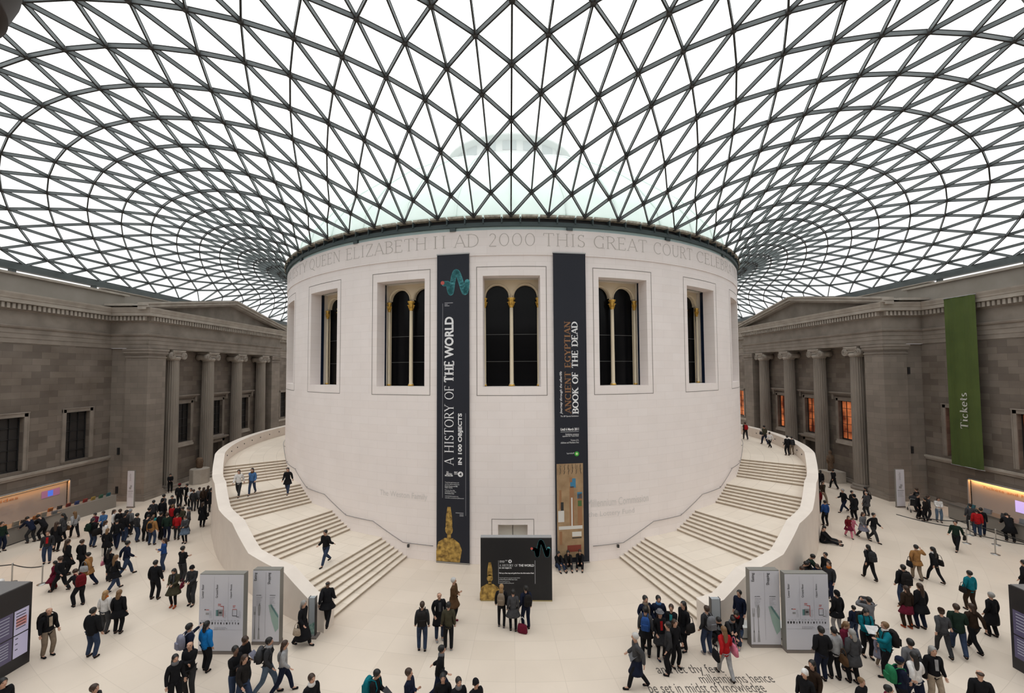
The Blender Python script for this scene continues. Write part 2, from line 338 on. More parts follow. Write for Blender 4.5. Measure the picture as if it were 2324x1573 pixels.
# roof lattice: one row per half-step round the drum; each triple is x, y, height in centimetres, going outwards
ROOF_ROWS = [
[0,-2122,1908,0,-2376,2026,0,-2643,2129,0,-2876,2199,0,-3095,2246,0,-3309,2274,0,-3512,2285,0,-3699,2282,0,-3868,2268,0,-4031,2245,0,-4227,2205,0,-4532,2117,0,-5112,1860],
[106,-2261,1975,111,-2511,2082,119,-2758,2167,128,-2983,2225,138,-3199,2262,149,-3410,2282,163,-3613,2285,178,-3800,2275,195,-3972,2255,215,-4145,2223,238,-4354,2172,265,-4662,2069,305,-5112,1860],
[208,-2112,1908,215,-2359,2023,229,-2627,2128,246,-2861,2199,265,-3080,2246,286,-3294,2275,310,-3504,2286,337,-3704,2282,368,-3890,2265,404,-4065,2238,445,-4241,2200,492,-4446,2143,547,-4718,2045,610,-5112,1860],
[319,-2234,1973,332,-2482,2080,355,-2730,2166,382,-2954,2225,412,-3168,2263,445,-3380,2283,481,-3588,2287,523,-3785,2276,571,-3969,2253,625,-4142,2221,687,-4315,2178,756,-4507,2119,834,-4754,2026,916,-5112,1860],
[414,-2081,1908,429,-2319,2020,457,-2585,2126,490,-2819,2198,527,-3036,2246,567,-3247,2275,612,-3457,2288,662,-3661,2285,719,-3854,2267,782,-4035,2239,854,-4205,2202,935,-4371,2157,1024,-4554,2097,1121,-4783,2009,1221,-5112,1860],
[529,-2185,1970,552,-2427,2076,589,-2674,2164,632,-2896,2224,679,-3107,2263,731,-3316,2284,789,-3521,2290,852,-3721,2279,922,-3911,2257,1001,-4088,2224,1088,-4254,2183,1186,-4416,2135,1292,-4592,2074,1407,-4810,1991,1526,-5113,1860],
[616,-2031,1908,640,-2255,2016,681,-2516,2122,728,-2747,2196,781,-2960,2245,840,-3167,2276,903,-3372,2290,973,-3574,2288,1049,-3770,2272,1132,-3955,2244,1224,-4129,2207,1326,-4293,2163,1437,-4454,2112,1560,-4626,2051,1692,-4833,1972,1831,-5112,1860],
[733,-2115,1967,766,-2348,2071,817,-2589,2160,875,-2807,2221,938,-3013,2262,1007,-3215,2284,1082,-3416,2291,1164,-3614,2283,1251,-3805,2261,1347,-3987,2229,1450,-4159,2188,1564,-4323,2140,1688,-4484,2087,1825,-4655,2026,1974,-4855,1952,2136,-5112,1860],
[812,-1960,1908,844,-2170,2011,898,-2421,2117,960,-2645,2191,1027,-2852,2242,1101,-3052,2274,1181,-3250,2289,1268,-3447,2289,1360,-3640,2275,1458,-3828,2248,1564,-4008,2211,1678,-4179,2166,1801,-4344,2116,1937,-4508,2060,2087,-4679,1999,2255,-4874,1932,2442,-5113,1860],
[930,-2026,1964,973,-2245,2065,1037,-2476,2154,1108,-2685,2216,1186,-2883,2257,1270,-3078,2282,1361,-3271,2290,1458,-3463,2283,1560,-3653,2263,1668,-3837,2231,1783,-4016,2190,1905,-4189,2142,2038,-4357,2088,2184,-4524,2031,2348,-4698,1971,2534,-4889,1911,2747,-5112,1860],
[1000,-1871,1908,1039,-2064,2006,1107,-2299,2109,1182,-2512,2184,1262,-2709,2235,1350,-2900,2268,1445,-3089,2285,1546,-3277,2286,1652,-3465,2273,1763,-3651,2247,1880,-3834,2211,2002,-4012,2165,2132,-4187,2114,2273,-4359,2058,2429,-4531,2000,2606,-4708,1942,2811,-4898,1890,3052,-5113,1860],
[1116,-1919,1961,1169,-2119,2058,1247,-2334,2145,1331,-2530,2207,1422,-2717,2249,1520,-2901,2275,1625,-3084,2284,1735,-3267,2278,1850,-3451,2259,1969,-3634,2227,2092,-3815,2186,2221,-3995,2137,2358,-4173,2082,2506,-4350,2025,2672,-4527,1966,2861,-4709,1911,3085,-4901,1869,3357,-5112,1860],
[1179,-1764,1908,1223,-1940,2000,1304,-2152,2099,1392,-2348,2173,1485,-2531,2225,1586,-2709,2259,1694,-2886,2276,1808,-3063,2278,1927,-3241,2265,2049,-3421,2239,2175,-3601,2203,2305,-3782,2157,2440,-3963,2104,2582,-4144,2047,2737,-4326,1989,2910,-4509,1931,3111,-4697,1881,3354,-4893,1849,3662,-5112,1860],
[1288,-1797,1958,1351,-1976,2049,1442,-2169,2134,1540,-2348,2195,1644,-2520,2238,1756,-2689,2263,1874,-2858,2272,1997,-3029,2266,2123,-3201,2246,2250,-3376,2215,2379,-3552,2173,2510,-3729,2125,2647,-3906,2071,2793,-4084,2013,2956,-4262,1955,3146,-4439,1901,3376,-4617,1858,3662,-4798,1860],
[1346,-1640,1908,1389,-1803,1993,1483,-1989,2089,1586,-2164,2161,1694,-2329,2212,1810,-2490,2246,1932,-2651,2262,2059,-2813,2263,2189,-2977,2249,2318,-3144,2222,2447,-3313,2185,2576,-3485,2141,2707,-3659,2090,2846,-3832,2035,2999,-4004,1978,3176,-4172,1923,3392,-4333,1875,3662,-4484,1860],
[1445,-1661,1955,1516,-1815,2039,1622,-1981,2121,1735,-2139,2182,1855,-2291,2224,1982,-2442,2248,2113,-2594,2256,2247,-2748,2247,2379,-2907,2226,2509,-3068,2193,2637,-3234,2152,2765,-3402,2105,2897,-3570,2053,3040,-3736,1999,3205,-3895,1943,3407,-4042,1891,3662,-4169,1860],
[1500,-1500,1908,1540,-1648,1985,1648,-1803,2075,1766,-1950,2146,1891,-2092,2197,2022,-2232,2229,2159,-2373,2244,2297,-2517,2242,2434,-2665,2226,2566,-2818,2197,2695,-2976,2160,2820,-3137,2116,2947,-3300,2067,3081,-3459,2015,3235,-3611,1960,3422,-3746,1906,3662,-3855,1860],
[1588,-1509,1949,1666,-1634,2026,1787,-1768,2105,1917,-1897,2165,2053,-2025,2206,2194,-2154,2229,2338,-2285,2234,2480,-2422,2222,2617,-2564,2198,2747,-2713,2164,2872,-2866,2122,2995,-3022,2076,3123,-3175,2027,3266,-3320,1973,3440,-3446,1917,3662,-3541,1860],
[1640,-1346,1908,1678,-1476,1975,1799,-1594,2060,1933,-1708,2129,2074,-1822,2179,2220,-1937,2210,2370,-2055,2222,2518,-2178,2216,2660,-2308,2196,2794,-2446,2165,2921,-2590,2125,3043,-2738,2081,3166,-2885,2033,3300,-3023,1981,3459,-3142,1924,3662,-3226,1860],
[1718,-1342,1944,1803,-1433,2013,1938,-1529,2089,2084,-1626,2148,2236,-1725,2188,2391,-1828,2207,2545,-1936,2208,2694,-2053,2192,2833,-2178,2163,2964,-2311,2126,3086,-2450,2083,3207,-2589,2036,3334,-2721,1985,3480,-2834,1927,3662,-2912,1860],
[1764,-1179,1908,1803,-1287,1965,1935,-1364,2045,2083,-1441,2112,2240,-1522,2161,2401,-1607,2190,2562,-1699,2197,2717,-1800,2186,2863,-1911,2160,2999,-2031,2124,3125,-2159,2081,3245,-2290,2035,3367,-2415,1984,3501,-2523,1927,3662,-2598,1860],
[1836,-1160,1940,1926,-1215,2001,2073,-1270,2073,2233,-1330,2131,2399,-1396,2169,2566,-1470,2185,2729,-1553,2179,2883,-1648,2157,3025,-1754,2122,3156,-1869,2079,3279,-1989,2031,3397,-2107,1980,3522,-2210,1925,3662,-2283,1860],
[1871,-1000,1908,1918,-1082,1958,2056,-1116,2032,2217,-1152,2098,2386,-1197,2145,2559,-1251,2170,2728,-1315,2172,2890,-1392,2153,3040,-1481,2120,3178,-1582,2077,3304,-1690,2028,3423,-1798,1976,3540,-1896,1920,3662,-1969,1860],
[1945,-963,1939,2037,-981,1992,2191,-993,2062,2362,-1014,2118,2539,-1045,2153,2714,-1089,2163,2883,-1146,2150,3042,-1217,2119,3188,-1301,2076,3321,-1396,2025,3442,-1493,1971,3555,-1583,1916,3662,-1654,1860],
[1960,-812,1908,2022,-864,1957,2161,-854,2025,2329,-850,2088,2507,-857,2133,2687,-877,2152,2863,-912,2147,3030,-963,2120,3184,-1029,2078,3325,-1108,2026,3452,-1193,1969,3565,-1276,1913,3662,-1340,1860],
[2043,-753,1944,2135,-736,1991,2289,-706,2056,2465,-688,2110,2648,-683,2140,2829,-695,2143,3003,-724,2122,3166,-769,2083,3316,-829,2030,3451,-901,1972,3567,-977,1913,3662,-1045,1860],
[2031,-616,1908,2115,-634,1963,2249,-585,2024,2416,-541,2084,2597,-510,2124,2782,-497,2138,2962,-502,2125,3133,-525,2090,3292,-564,2039,3437,-617,1979,3562,-682,1916,3662,-755,1860],
[2130,-533,1955,2217,-485,1996,2364,-417,2056,2538,-360,2106,2722,-321,2131,2906,-301,2128,3083,-300,2100,3251,-316,2053,3408,-347,1991,3547,-395,1924,3662,-455,1860],
[2081,-414,1908,2194,-398,1975,2315,-315,2028,2475,-234,2084,2654,-169,2120,2838,-124,2129,3018,-99,2111,3192,-91,2070,3361,-96,2010,3520,-119,1937,3662,-170,1860],
[2200,-305,1970,2279,-232,2006,2413,-131,2060,2580,-42,2105,2760,28,2127,2940,76,2120,3116,106,2089,3291,125,2036,3476,139,1958,3662,120,1860],
[2112,-208,1908,2254,-160,1990,2358,-50,2036,2505,62,2087,2676,156,2120,2852,226,2125,3026,274,2106,3199,307,2064,3390,340,1995,3663,420,1860],
[2253,-75,1987,2321,12,2020,2434,135,2065,2588,251,2107,2757,348,2126,2927,421,2119,3095,474,2090,3271,514,2039,3469,543,1958],
[2122,0,1908,2297,73,2008,2380,192,2047,2507,323,2091,2664,442,2121,2829,540,2127,2992,614,2110,3158,669,2072,3353,713,2006,3663,769,1860],
[2279,156,2002,2342,245,2033,2438,376,2073,2578,512,2111,2736,633,2129,2894,729,2123,3051,802,2097,3223,856,2050,3443,891,1966],
[2112,208,1908,2308,302,2021,2384,421,2058,2501,563,2099,2649,702,2126,2804,821,2130,2957,914,2114,3115,985,2079,3315,1043,2015,3662,1117,1860],
[2273,384,2010,2343,469,2046,2436,604,2085,2570,753,2120,2722,891,2134,2873,1006,2125,3023,1096,2100,3193,1166,2054,3426,1222,1968],
[2081,414,1908,2295,526,2031,2380,643,2072,2499,791,2111,2645,944,2134,2797,1080,2133,2946,1191,2114,3102,1278,2078,3304,1356,2013,3662,1466,1860],
[2237,608,2015,2327,691,2059,2433,826,2100,2572,985,2130,2725,1138,2138,2878,1270,2124,3029,1376,2094,3199,1465,2045,3429,1546,1961],
[2031,616,1908,2256,747,2039,2367,864,2087,2500,1019,2125,2654,1183,2141,2812,1334,2133,2967,1461,2106,3127,1566,2064,3326,1666,1997,3662,1814,1860],
[2174,825,2017,2293,913,2071,2425,1053,2116,2579,1220,2141,2743,1386,2140,2905,1533,2117,3066,1656,2078,3239,1765,2023,3452,1872,1944],
[1960,812,1908,2194,966,2046,2341,1091,2103,2498,1253,2138,2666,1428,2146,2837,1593,2128,3005,1736,2090,3176,1860,2039,3370,1982,1971,3663,2163,1860],
[2088,1036,2018,2241,1137,2084,2405,1286,2131,2580,1464,2150,2759,1642,2139,2936,1804,2104,3113,1945,2055,3293,2073,1994,3482,2202,1925],
[1871,1000,1908,2112,1181,2053,2296,1321,2118,2480,1495,2150,2667,1682,2149,2854,1860,2119,3040,2019,2071,3225,2163,2012,3417,2306,1944,3663,2511,1860],
[1985,1238,2019,2167,1360,2097,2364,1525,2145,2560,1714,2157,2755,1905,2135,2951,2082,2091,3145,2242,2032,3336,2390,1967,3507,2537,1908],
[1764,1179,1908,2011,1389,2060,2227,1552,2132,2435,1741,2160,2640,1940,2151,2844,2132,2112,3048,2309,2055,3249,2473,1989,3444,2636,1923,3662,2860,1860],
[1867,1428,2022,2072,1577,2108,2293,1762,2157,2507,1965,2163,2719,2169,2134,2931,2362,2082,3143,2542,2016,3347,2712,1948,3515,2874,1896],
[1640,1346,1908,1894,1586,2067,2131,1775,2144,2357,1981,2170,2576,2193,2155,2795,2400,2110,3015,2596,2046,3234,2782,1976,3442,2967,1911,3663,3208,1860],
[1737,1605,2026,1955,1781,2118,2190,1987,2168,2417,2205,2171,2641,2423,2138,2868,2634,2080,3097,2835,2009,3319,3029,1939,3501,3210,1889],
[1500,1500,1908,1762,1768,2074,2007,1982,2153,2242,2205,2179,2471,2431,2162,2703,2655,2114,2939,2871,2045,3176,3082,1970,3408,3292,1904,3663,3557,1860],
[1595,1766,2029,1816,1967,2125,2054,2192,2176,2287,2425,2180,2521,2658,2146,2761,2888,2085,3008,3113,2009,3254,3334,1934,3469,3539,1882],
[1346,1640,1908,1612,1931,2078,1855,2166,2160,2091,2405,2188,2326,2645,2172,2567,2885,2123,2818,3124,2051,3079,3363,1970,3346,3604,1897,3662,3905,1860],
[1439,1910,2031,1653,2130,2128,1885,2371,2182,2118,2617,2190,2357,2865,2158,2609,3114,2096,2875,3365,2015,3153,3618,1931,3417,3856,1873],
[1179,1764,1908,1443,2072,2078,1673,2324,2162,1902,2574,2195,2135,2827,2184,2381,3084,2138,2645,3345,2065,2933,3613,1976,3250,3895,1892,3663,4254,1860],
[1264,2034,2030,1463,2267,2126,1681,2519,2185,1905,2776,2199,2141,3036,2173,2394,3302,2114,2674,3577,2031,2988,3864,1938,3325,4151,1866],
[1000,1871,1908,1250,2192,2074,1460,2453,2159,1672,2712,2198,1893,2974,2196,2129,3241,2157,2389,3517,2089,2685,3807,1998,3049,4129,1901,3662,4602,1860],
[1069,2140,2025,1246,2379,2120,1440,2638,2182,1644,2900,2204,1859,3167,2188,2093,3441,2139,2354,3725,2063,2649,4021,1971,2971,4317,1891],
[812,1960,1908,1034,2290,2067,1215,2556,2152,1399,2819,2196,1592,3085,2203,1798,3355,2176,2023,3633,2118,2272,3919,2038,2554,4220,1946,2930,4603,1860],
[852,2224,2018,1000,2468,2110,1163,2729,2174,1332,2994,2203,1511,3262,2197,1703,3535,2160,1910,3812,2096,2133,4092,2014,2354,4357,1930],
[616,2031,1908,794,2364,2056,938,2632,2140,1084,2897,2188,1237,3163,2203,1398,3432,2186,1569,3703,2140,1752,3977,2070,1948,4257,1981,2198,4602,1860],
[619,2286,2010,731,2531,2098,852,2794,2163,978,3059,2196,1110,3325,2198,1250,3592,2170,1396,3860,2116,1549,4127,2039,1695,4375,1951],
[414,2081,1908,538,2415,2047,638,2684,2128,739,2949,2178,843,3214,2197,952,3479,2187,1066,3744,2149,1185,4008,2085,1309,4275,1997,1465,4603,1860],
[376,2327,2004,445,2572,2088,520,2835,2151,597,3098,2186,677,3362,2192,761,3625,2171,848,3887,2122,937,4146,2048,1021,4384,1959],
[208,2112,1908,271,2446,2040,323,2715,2119,374,2978,2168,427,3241,2190,481,3504,2183,538,3765,2149,597,4024,2089,657,4285,2002,732,4602,1860],
[126,2347,2000,149,2592,2082,175,2854,2144,201,3117,2180,227,3379,2188,255,3640,2168,284,3899,2122,313,4154,2050,341,4388,1961],
[0,2122,1908,0,2456,2037,0,2725,2115,0,2988,2165,0,3250,2186,0,3512,2181,0,3772,2148,0,4029,2089,0,4288,2002,0,4602,1860],
]
# ================================================================ the setting
# ---------------------------------------------------------------- floor
b = MB()
b.quad((-36, -46.5, 0), (36, -46.5, 0), (36, 48, 0), (-36, 48, 0))
floor = struct(b.build('floor', M_floor))
floor['label'] = 'pale limestone floor laid in rings round the rotunda'
# the carved verse in the floor
fl = MB().bm
def floor_words(txt, p, q, h):
    p = floor_at(*p); q = floor_at(*q); d = (q-p); d.z = 0; L = d.length; d.normalize(); up = Vector((-d.y, d.x, 0))
    polys = sans_polys(txt)
    ys = [t[1] for poly in sans_polys('x') for t in poly]; xh = max(ys)
    k = h/xh
    xs = [t[0] for poly in polys for t in poly]; x0, x1 = min(xs), max(xs)
    b = MB()
    for poly in polys: b.quad(*[p+d*((a-x0)/(x1-x0)*L)+up*(c*k)+Vector((0, 0, .004)) for a, c in poly])
    o = b.build('floor_lettering', M_floorletter, None, fixn=False); o.parent = floor; return o
M_floorletter = mat('dark_inlaid_letter', (.10, .085, .075), .7)
floor_words('and let thy feet', (1494, 1529), (1645, 1527), .27)
floor_words('millenniums hence', (1593, 1551), (1761, 1549), .27)
floor_words('be set in midst of knowledge', (1476, 1573), (1742, 1571), .27)

# ---------------------------------------------------------------- rotunda (the round reading-room drum)
RD = 21.0; ZT = 18.35; ZC = 16.92
WZ0, WZ1, WA = 9.59, 15.78, 4.36
b = MB(); NW = 20
for k in range(NW):
    c = 18*k
    for (a0, a1, z0, z1) in ((c-9, c-WA, 0, ZC), (c+WA, c+9, 0, ZC), (c-WA, c+WA, 0, WZ0), (c-WA, c+WA, WZ1, ZC)):
        if k == 0 and z0 == 0 and z1 == WZ0:       # the door opening at the foot of the front
            da = 2.2; b.ringwall(RD, a0, -da, 0, z1); b.ringwall(RD, da, a1, 0, z1); b.ringwall(RD, -da, da, 2.14, z1)
            for s in (-da, da):
                p = AX(s, RD); q = AX(s, RD-.45); b.quad(p, q, q+Vector((0, 0, 2.14)), p+Vector((0, 0, 2.14)))
            b.ringflat(RD, RD-.45, -da, da, 2.14)
        else: b.ringwall(RD, a0, a1, z0, z1)
    for s in (-WA, WA):
        p, q = AX(c+s, RD), AX(c+s, RD-.72); b.quad(p+Vector((0, 0, WZ0)), q+Vector((0, 0, WZ0)), q+Vector((0, 0, WZ1)), p+Vector((0, 0, WZ1)))
    b.ringflat(RD, RD-1.4, c-WA, c+WA, WZ0); b.ringflat(RD, RD-.72, c-WA, c+WA, WZ1)
b.ringwall(RD+.045, -180, 180, ZC, ZT, 360); b.ringflat(RD, RD+.045, -180, 180, ZC, 360); b.ringflat(RD+.045, RD-1, -180, 180, ZT, 360)
rot = struct(b.build('rotunda_wall', M_drum, None, fixn=False, weld=True)); rot['label'] = 'white limestone drum in the middle of the court'
for f in rot.data.polygons: f.use_smooth = False
# thin shadow joint round each window and the string line below the frieze
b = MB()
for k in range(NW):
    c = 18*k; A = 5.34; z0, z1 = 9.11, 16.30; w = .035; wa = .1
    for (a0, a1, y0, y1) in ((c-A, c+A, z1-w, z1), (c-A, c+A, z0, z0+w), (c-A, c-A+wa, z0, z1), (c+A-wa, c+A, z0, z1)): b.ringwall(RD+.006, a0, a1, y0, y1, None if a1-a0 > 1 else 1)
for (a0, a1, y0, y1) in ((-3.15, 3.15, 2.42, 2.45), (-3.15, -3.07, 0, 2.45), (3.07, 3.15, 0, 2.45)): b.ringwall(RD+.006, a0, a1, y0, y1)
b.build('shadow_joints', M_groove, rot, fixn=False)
# the big inscription, letter by letter position, wrapped on the frieze
def phi_at(u, v, R=RD+.05): p = on_cyl(u, v, R); return math.degrees(math.atan2(p.x, -p.y)), p.z
def wrap_text(name, polys, a0, a1, z0, z1, m, R=RD+.052, parent=None, keep=None):
    L = rad(a1-a0)*R
    return letters(name, fit_polys(polys, L, z1-z0, keep), lambda a, c: AX(a0+math.degrees(a/R), R, z0+c), m, parent)
for word, u0, u1, v in (('MAJESTY', 654, 697, 610), ('QUEEN', 703, 772, 594), ('ELIZABETH', 785, 968, 568), ('II', 984, 1011, 549), ('AD', 1029, 1086, 546), ('2000', 1110, 1214, 544),
                        ('THIS', 1233, 1327, 545), ('GREAT', 1348, 1468, 552), ('COURT', 1484, 1571, 570), ('CELEBRATING', 1582, 1672, 600)):
    a0 = phi_at(u0, v)[0]; a1 = phi_at(u1, v)[0]
    wrap_text('inscription', serif_polys(word, tw=.055, nw=.035, sl=.10, sh=.03), a0, a1, 17.42, 18.14, M_carve, parent=rot, keep=(0, 1))
for txt, u0, u1, v, h, up in (('The Weston Family', 862, 970, 1119, .42, 1), ('Millennium Commission', 1333, 1472, 1143, .42, 1), ('the Lottery Fund', 1335, 1440, 1170, .36, 1)):
    a0, z = phi_at(u0, v, RD+.01); a1 = phi_at(u1, v, RD+.01)[0]
    wrap_text('faint_inscription', sans_polys(txt), a0, a1, z-h/2, z+h/2, M_carve2, R=RD+.012, parent=rot)
b = MB(); b.ringwall(RD-.45, -2.25, 2.25, 0, 2.14, 6); dl = b.build('lift_door', mat('pale_metal_door', (.62, .60, .55), .5), rot, fixn=False)
b = MB(); b.box(-.012, .012, -20.57, -20.55, 0, 2.1); b.tube([(-.12, -20.6, 1.0), (-.12, -20.6, 1.2)], .02); b.build('door_gap_and_handle', M_blk, rot)

# windows of the old reading room, set back in the openings
M_cream = mat('cream_painted_stone', (.86, .74, .55), .6)
M_gold = noisy('gilt_capital', (.75, .42, .06), (1.0, .66, .18), 30, .35)
M_gold.node_tree.nodes['Principled BSDF'].inputs['Metallic'].default_value = .6
M_jamb = mat('pale_inner_jamb', (.78, .73, .66), .7)
M_blue = mat('dark_blue_slot', (.01, .018, .045), .25)
def make_window():
    """built for the opening on the camera side (angle 0); local +X to the right, -Y towards the camera, origin on the rotunda axis"""
    root = empty('window_1'); root['kind'] = 'structure'
    Y0 = -(RD-.72); Y1 = -(RD-1.32); hw = 1.68
    b = MB()   # inner jamb behind the stone opening
    for s in (-1, 1):
        b.quad((s*hw, Y0+.30, WZ0), (s*hw, Y1, WZ0), (s*hw, Y1, WZ1+.1), (s*hw, Y0+.30, WZ1+.1))
    b.quad((-hw, Y0+.16, WZ1+.02), (hw, Y0+.16, WZ1+.02), (hw, Y1, WZ1+.02), (-hw, Y1, WZ1+.02)); b.build('inner_jamb', M_jamb, root, fixn=False)
    b = MB()
    for s in (-1, 1): b.box(min(s*1.6, s*1.75), max(s*1.6, s*1.75), Y0+.01, Y0+.30, WZ0, WZ1)
    b.build('glazed_slot', M_blue, root)
    # arched screen
    ar = .675; cxs = (-.83, .83); zs = 14.83; top = WZ1+.1; n = 16
    b = MB()
    def arcp(c, i): a = PI-PI*i/n; return (c+ar*cos(a), zs+ar*sin(a))
    for c in cxs:
        for i in range(n):
            p, q = arcp(c, i), arcp(c, i+1); b.quad((p[0], Y1, p[1]), (q[0], Y1, q[1]), (q[0], Y1, top), (p[0], Y1, top)); b.quad((p[0], Y1, p[1]), (q[0], Y1, q[1]), (q[0], Y1+.25, q[1]), (p[0], Y1+.25, p[1]))
    for x0, x1 in ((-hw, -.83-ar), (-.83+ar, .83-ar), (.83+ar, hw)):
        b.quad((x0, Y1, zs-.12), (x1, Y1, zs-.12), (x1, Y1, top), (x0, Y1, top))
        b.quad((x0, Y1+.12, WZ0), (x1, Y1+.12, WZ0), (x1, Y1+.12, zs), (x0, Y1+.12, zs)) if x1-x0 < .2 and x0 < -1 or x0 > 1 else None
    b.build('arched_screen', M_cream, root, fixn=False)
    b = MB()   # raised rim round each arch
    for c in cxs: b.tube([(c+(ar+.07)*cos(PI-PI*i/n), Y1-.02, zs+(ar+.07)*sin(PI-PI*i/n)) for i in range(n+1)], .045, 6)
    b.build('arch_moulding', M_cream, root)
    for x in (-1.56, 0, 1.56):
        r = .115 if x == 0 else .075
        b = MB(); b.lathe([(r*1.35, 9.6), (r*1.4, 9.68), (r, 9.78), (r*.96, 12), (r*.88, 14.16)], 12, (x, Y1-.06, 0)); sh = b.build('column_shaft', M_cream, root)
        b = MB(); b.lathe([(r*.9, 14.16), (r*1.25, 14.26), (r*1.1, 14.36), (r*1.6, 14.46), (r*1.25, 14.55), (r*1.9, 14.66), (r*2.0, 14.74)], 10, (x, Y1-.06, 0))
        for i in range(8):
            a = 2*PI*i/8; b.tube([(x+r*1.2*cos(a), Y1-.06+r*1.2*sin(a), 14.3), (x+r*1.7*cos(a), Y1-.06+r*1.7*sin(a), 14.52), (x+r*2.1*cos(a), Y1-.06+r*2.1*sin(a), 14.47)], .022, 5)
        b.build('gilt_capital', M_gold, sh)
        b = MB(); b.lathe([(r*1.5, 9.60), (r*1.6, 9.66), (r*1.2, 9.72)], 10, (x, Y1-.06, 0)); b.build('column_foot', M_gold, sh)
    b = MB(); b.quad((-hw, Y1+.22, WZ0), (hw, Y1+.22, WZ0), (hw, Y1+.22, top), (-hw, Y1+.22, top)); pn = b.build('dark_glass', M_pane, root, fixn=False)
    b = MB()
    for z in (11.03, 12.62): b.box(-hw, hw, Y1+.17, Y1+.2, z-.015, z+.015)
    b.build('glazing_bar', mat('dull_glazing_bar', (.10, .10, .10), .5), root)
    return root
w0 = make_window(); nwin = 1
for k in (-4, -3, -2, -1, 1, 2, 3, 4):
    w = copy_tree(w0); nwin += 1; w.name = 'window_%d' % nwin; w.rotation_euler.z = rad(18*k)

# rim of the drum: clerestory strip, steel ring beam and the gutter blocks the roof lands on
b = MB(); b.ringwall(RD-.03, -180, 180, ZT, ZT+.22, 180); gl = b.build('clerestory_glass', mat('teal_glass_sky_glow', (.62, .80, .80), .3), rot, fixn=False)  # opaque pale teal: brightness of the sky behind put into the colour
b = MB(); b.ringblock(20.9, 21.12, -180, 180, 18.54, 18.76)
for k in range(20): b.ringblock(20.9, 21.1, 18*k+9-.45, 18*k+9+.45, 18.34, 18.58)
for k in range(128): b.ringblock(20.9, 21.18, 2.8125*k+1.4-.10, 2.8125*k+1.4+.10, 18.70, 19.03)
ringbeam = struct(b.build('ring_beam', mat('dark_teal_steel', (.06, .085, .09), .5))); ringbeam['label'] = 'dark steel ring beam round the top of the drum'
b = MB(); b.ringblock(20.6, 20.92, -180, 180, 18.74, 19.05); b.build('dark_recess', M_blk, ringbeam)
b = MB()
for k in range(128): a = 2.8125*k; b.ringblock(20.75, 21.27, a-1.24, a+1.24, 19.01, 19.12)
b.build('gutter_block', noisy('weathered_gutter_block', (.26, .24, .20), (.55, .52, .45), 5, .9), ringbeam)

# ---------------------------------------------------------------- glass roof
ND = {}
for s2, row in enumerate(ROOF_ROWS):
    for i in range(0, len(row), 3):
        j = s2 % 2+2*(i//3); ND[(s2, j)] = Vector((row[i]/100, row[i+1]/100, row[i+2]/100 if j else 19.08))
def nd(s2, j):
    if s2 < 0: p = ND.get((-s2, j)); return None if p is None else Vector((-p.x, p.y, p.z))
    if s2 > 64: p = ND.get((128-s2, j)); return None if p is None else Vector((-p.x, p.y, p.z))
    return ND.get((s2, j))
b = MB(); nb = MB(); g = MB(); kb = MB()
for s2 in range(-64, 65):
    for j in range(0, 40):
        p = nd(s2, j)
        if p is None or (s2 == -64): continue
        for ds, dj in ((0, 2), (1, 1), (-1, 1)):
            q = nd(s2+ds, j+dj)
            if q is not None and (q-p).length < 9: b.beam(p, q, .050, .140); kb.beam(p+Vector((0, 0, .082)), q+Vector((0, 0, .082)), .074, .024); kb.beam(p-Vector((0, 0, .082)), q-Vector((0, 0, .082)), .054, .014)
        # members running along the eaves are part of the edge beam; triangles of glass:
        up = Vector((0, 0, .13))
        a1, a2, a3 = nd(s2, j+2), nd(s2+1, j+1), nd(s2-1, j+1)
        if a1 is not None and a2 is not None: g.quad(p+up, a2+up, a1+up)
        if a1 is not None and a3 is not None: g.quad(p+up, a1+up, a3+up)
        if a1 is None and a2 is not None and j > 0 and nd(s2+2, j) is not None: g.quad(p+up, nd(s2+2, j)+up, a2+up)
        if j == 0 and a2 is not None: g.quad(p+up, nd(s2+2, 0)+up, a2+up)
        nb.lathe([(.105, -.09), (.105, .08)], 6, tuple(p))
roof = struct(b.build('ceiling', M_steel)); roof['label'] = 'grey steel lattice of the curved glass roof'
nb.build('roof_nodes', M_node, roof); kb.build('glazing_gaskets', M_gasket, roof)
go = g.build('roof_glass', M_frit, roof, fixn=False)
# eaves: last strips between the outermost nodes and the edge beam
b = MB(); X_, Y0_, Y1_ = 36.62, -51.12, 46.0
for s in (-1, 1):
    b.box(min(s*36.45, s*36.95), max(s*36.45, s*36.95), Y0_, Y1_, 18.12, 18.62)
    for k in range(17): y = -50.2+6.0*k; b.box(min(s*36.5, s*36.8), max(s*36.5, s*36.8), y-.14, y+.14, 15.9, 18.2)
b.box(-36.9, 36.9, Y0_-.2, Y0_+.2, 18.12, 18.62); b.box(-36.9, 36.9, Y1_-.2, Y1_+.2, 18.12, 18.62)
eb = struct(b.build('eaves_beam', M_steel)); eb['label'] = 'grey steel edge beam of the roof on short posts'

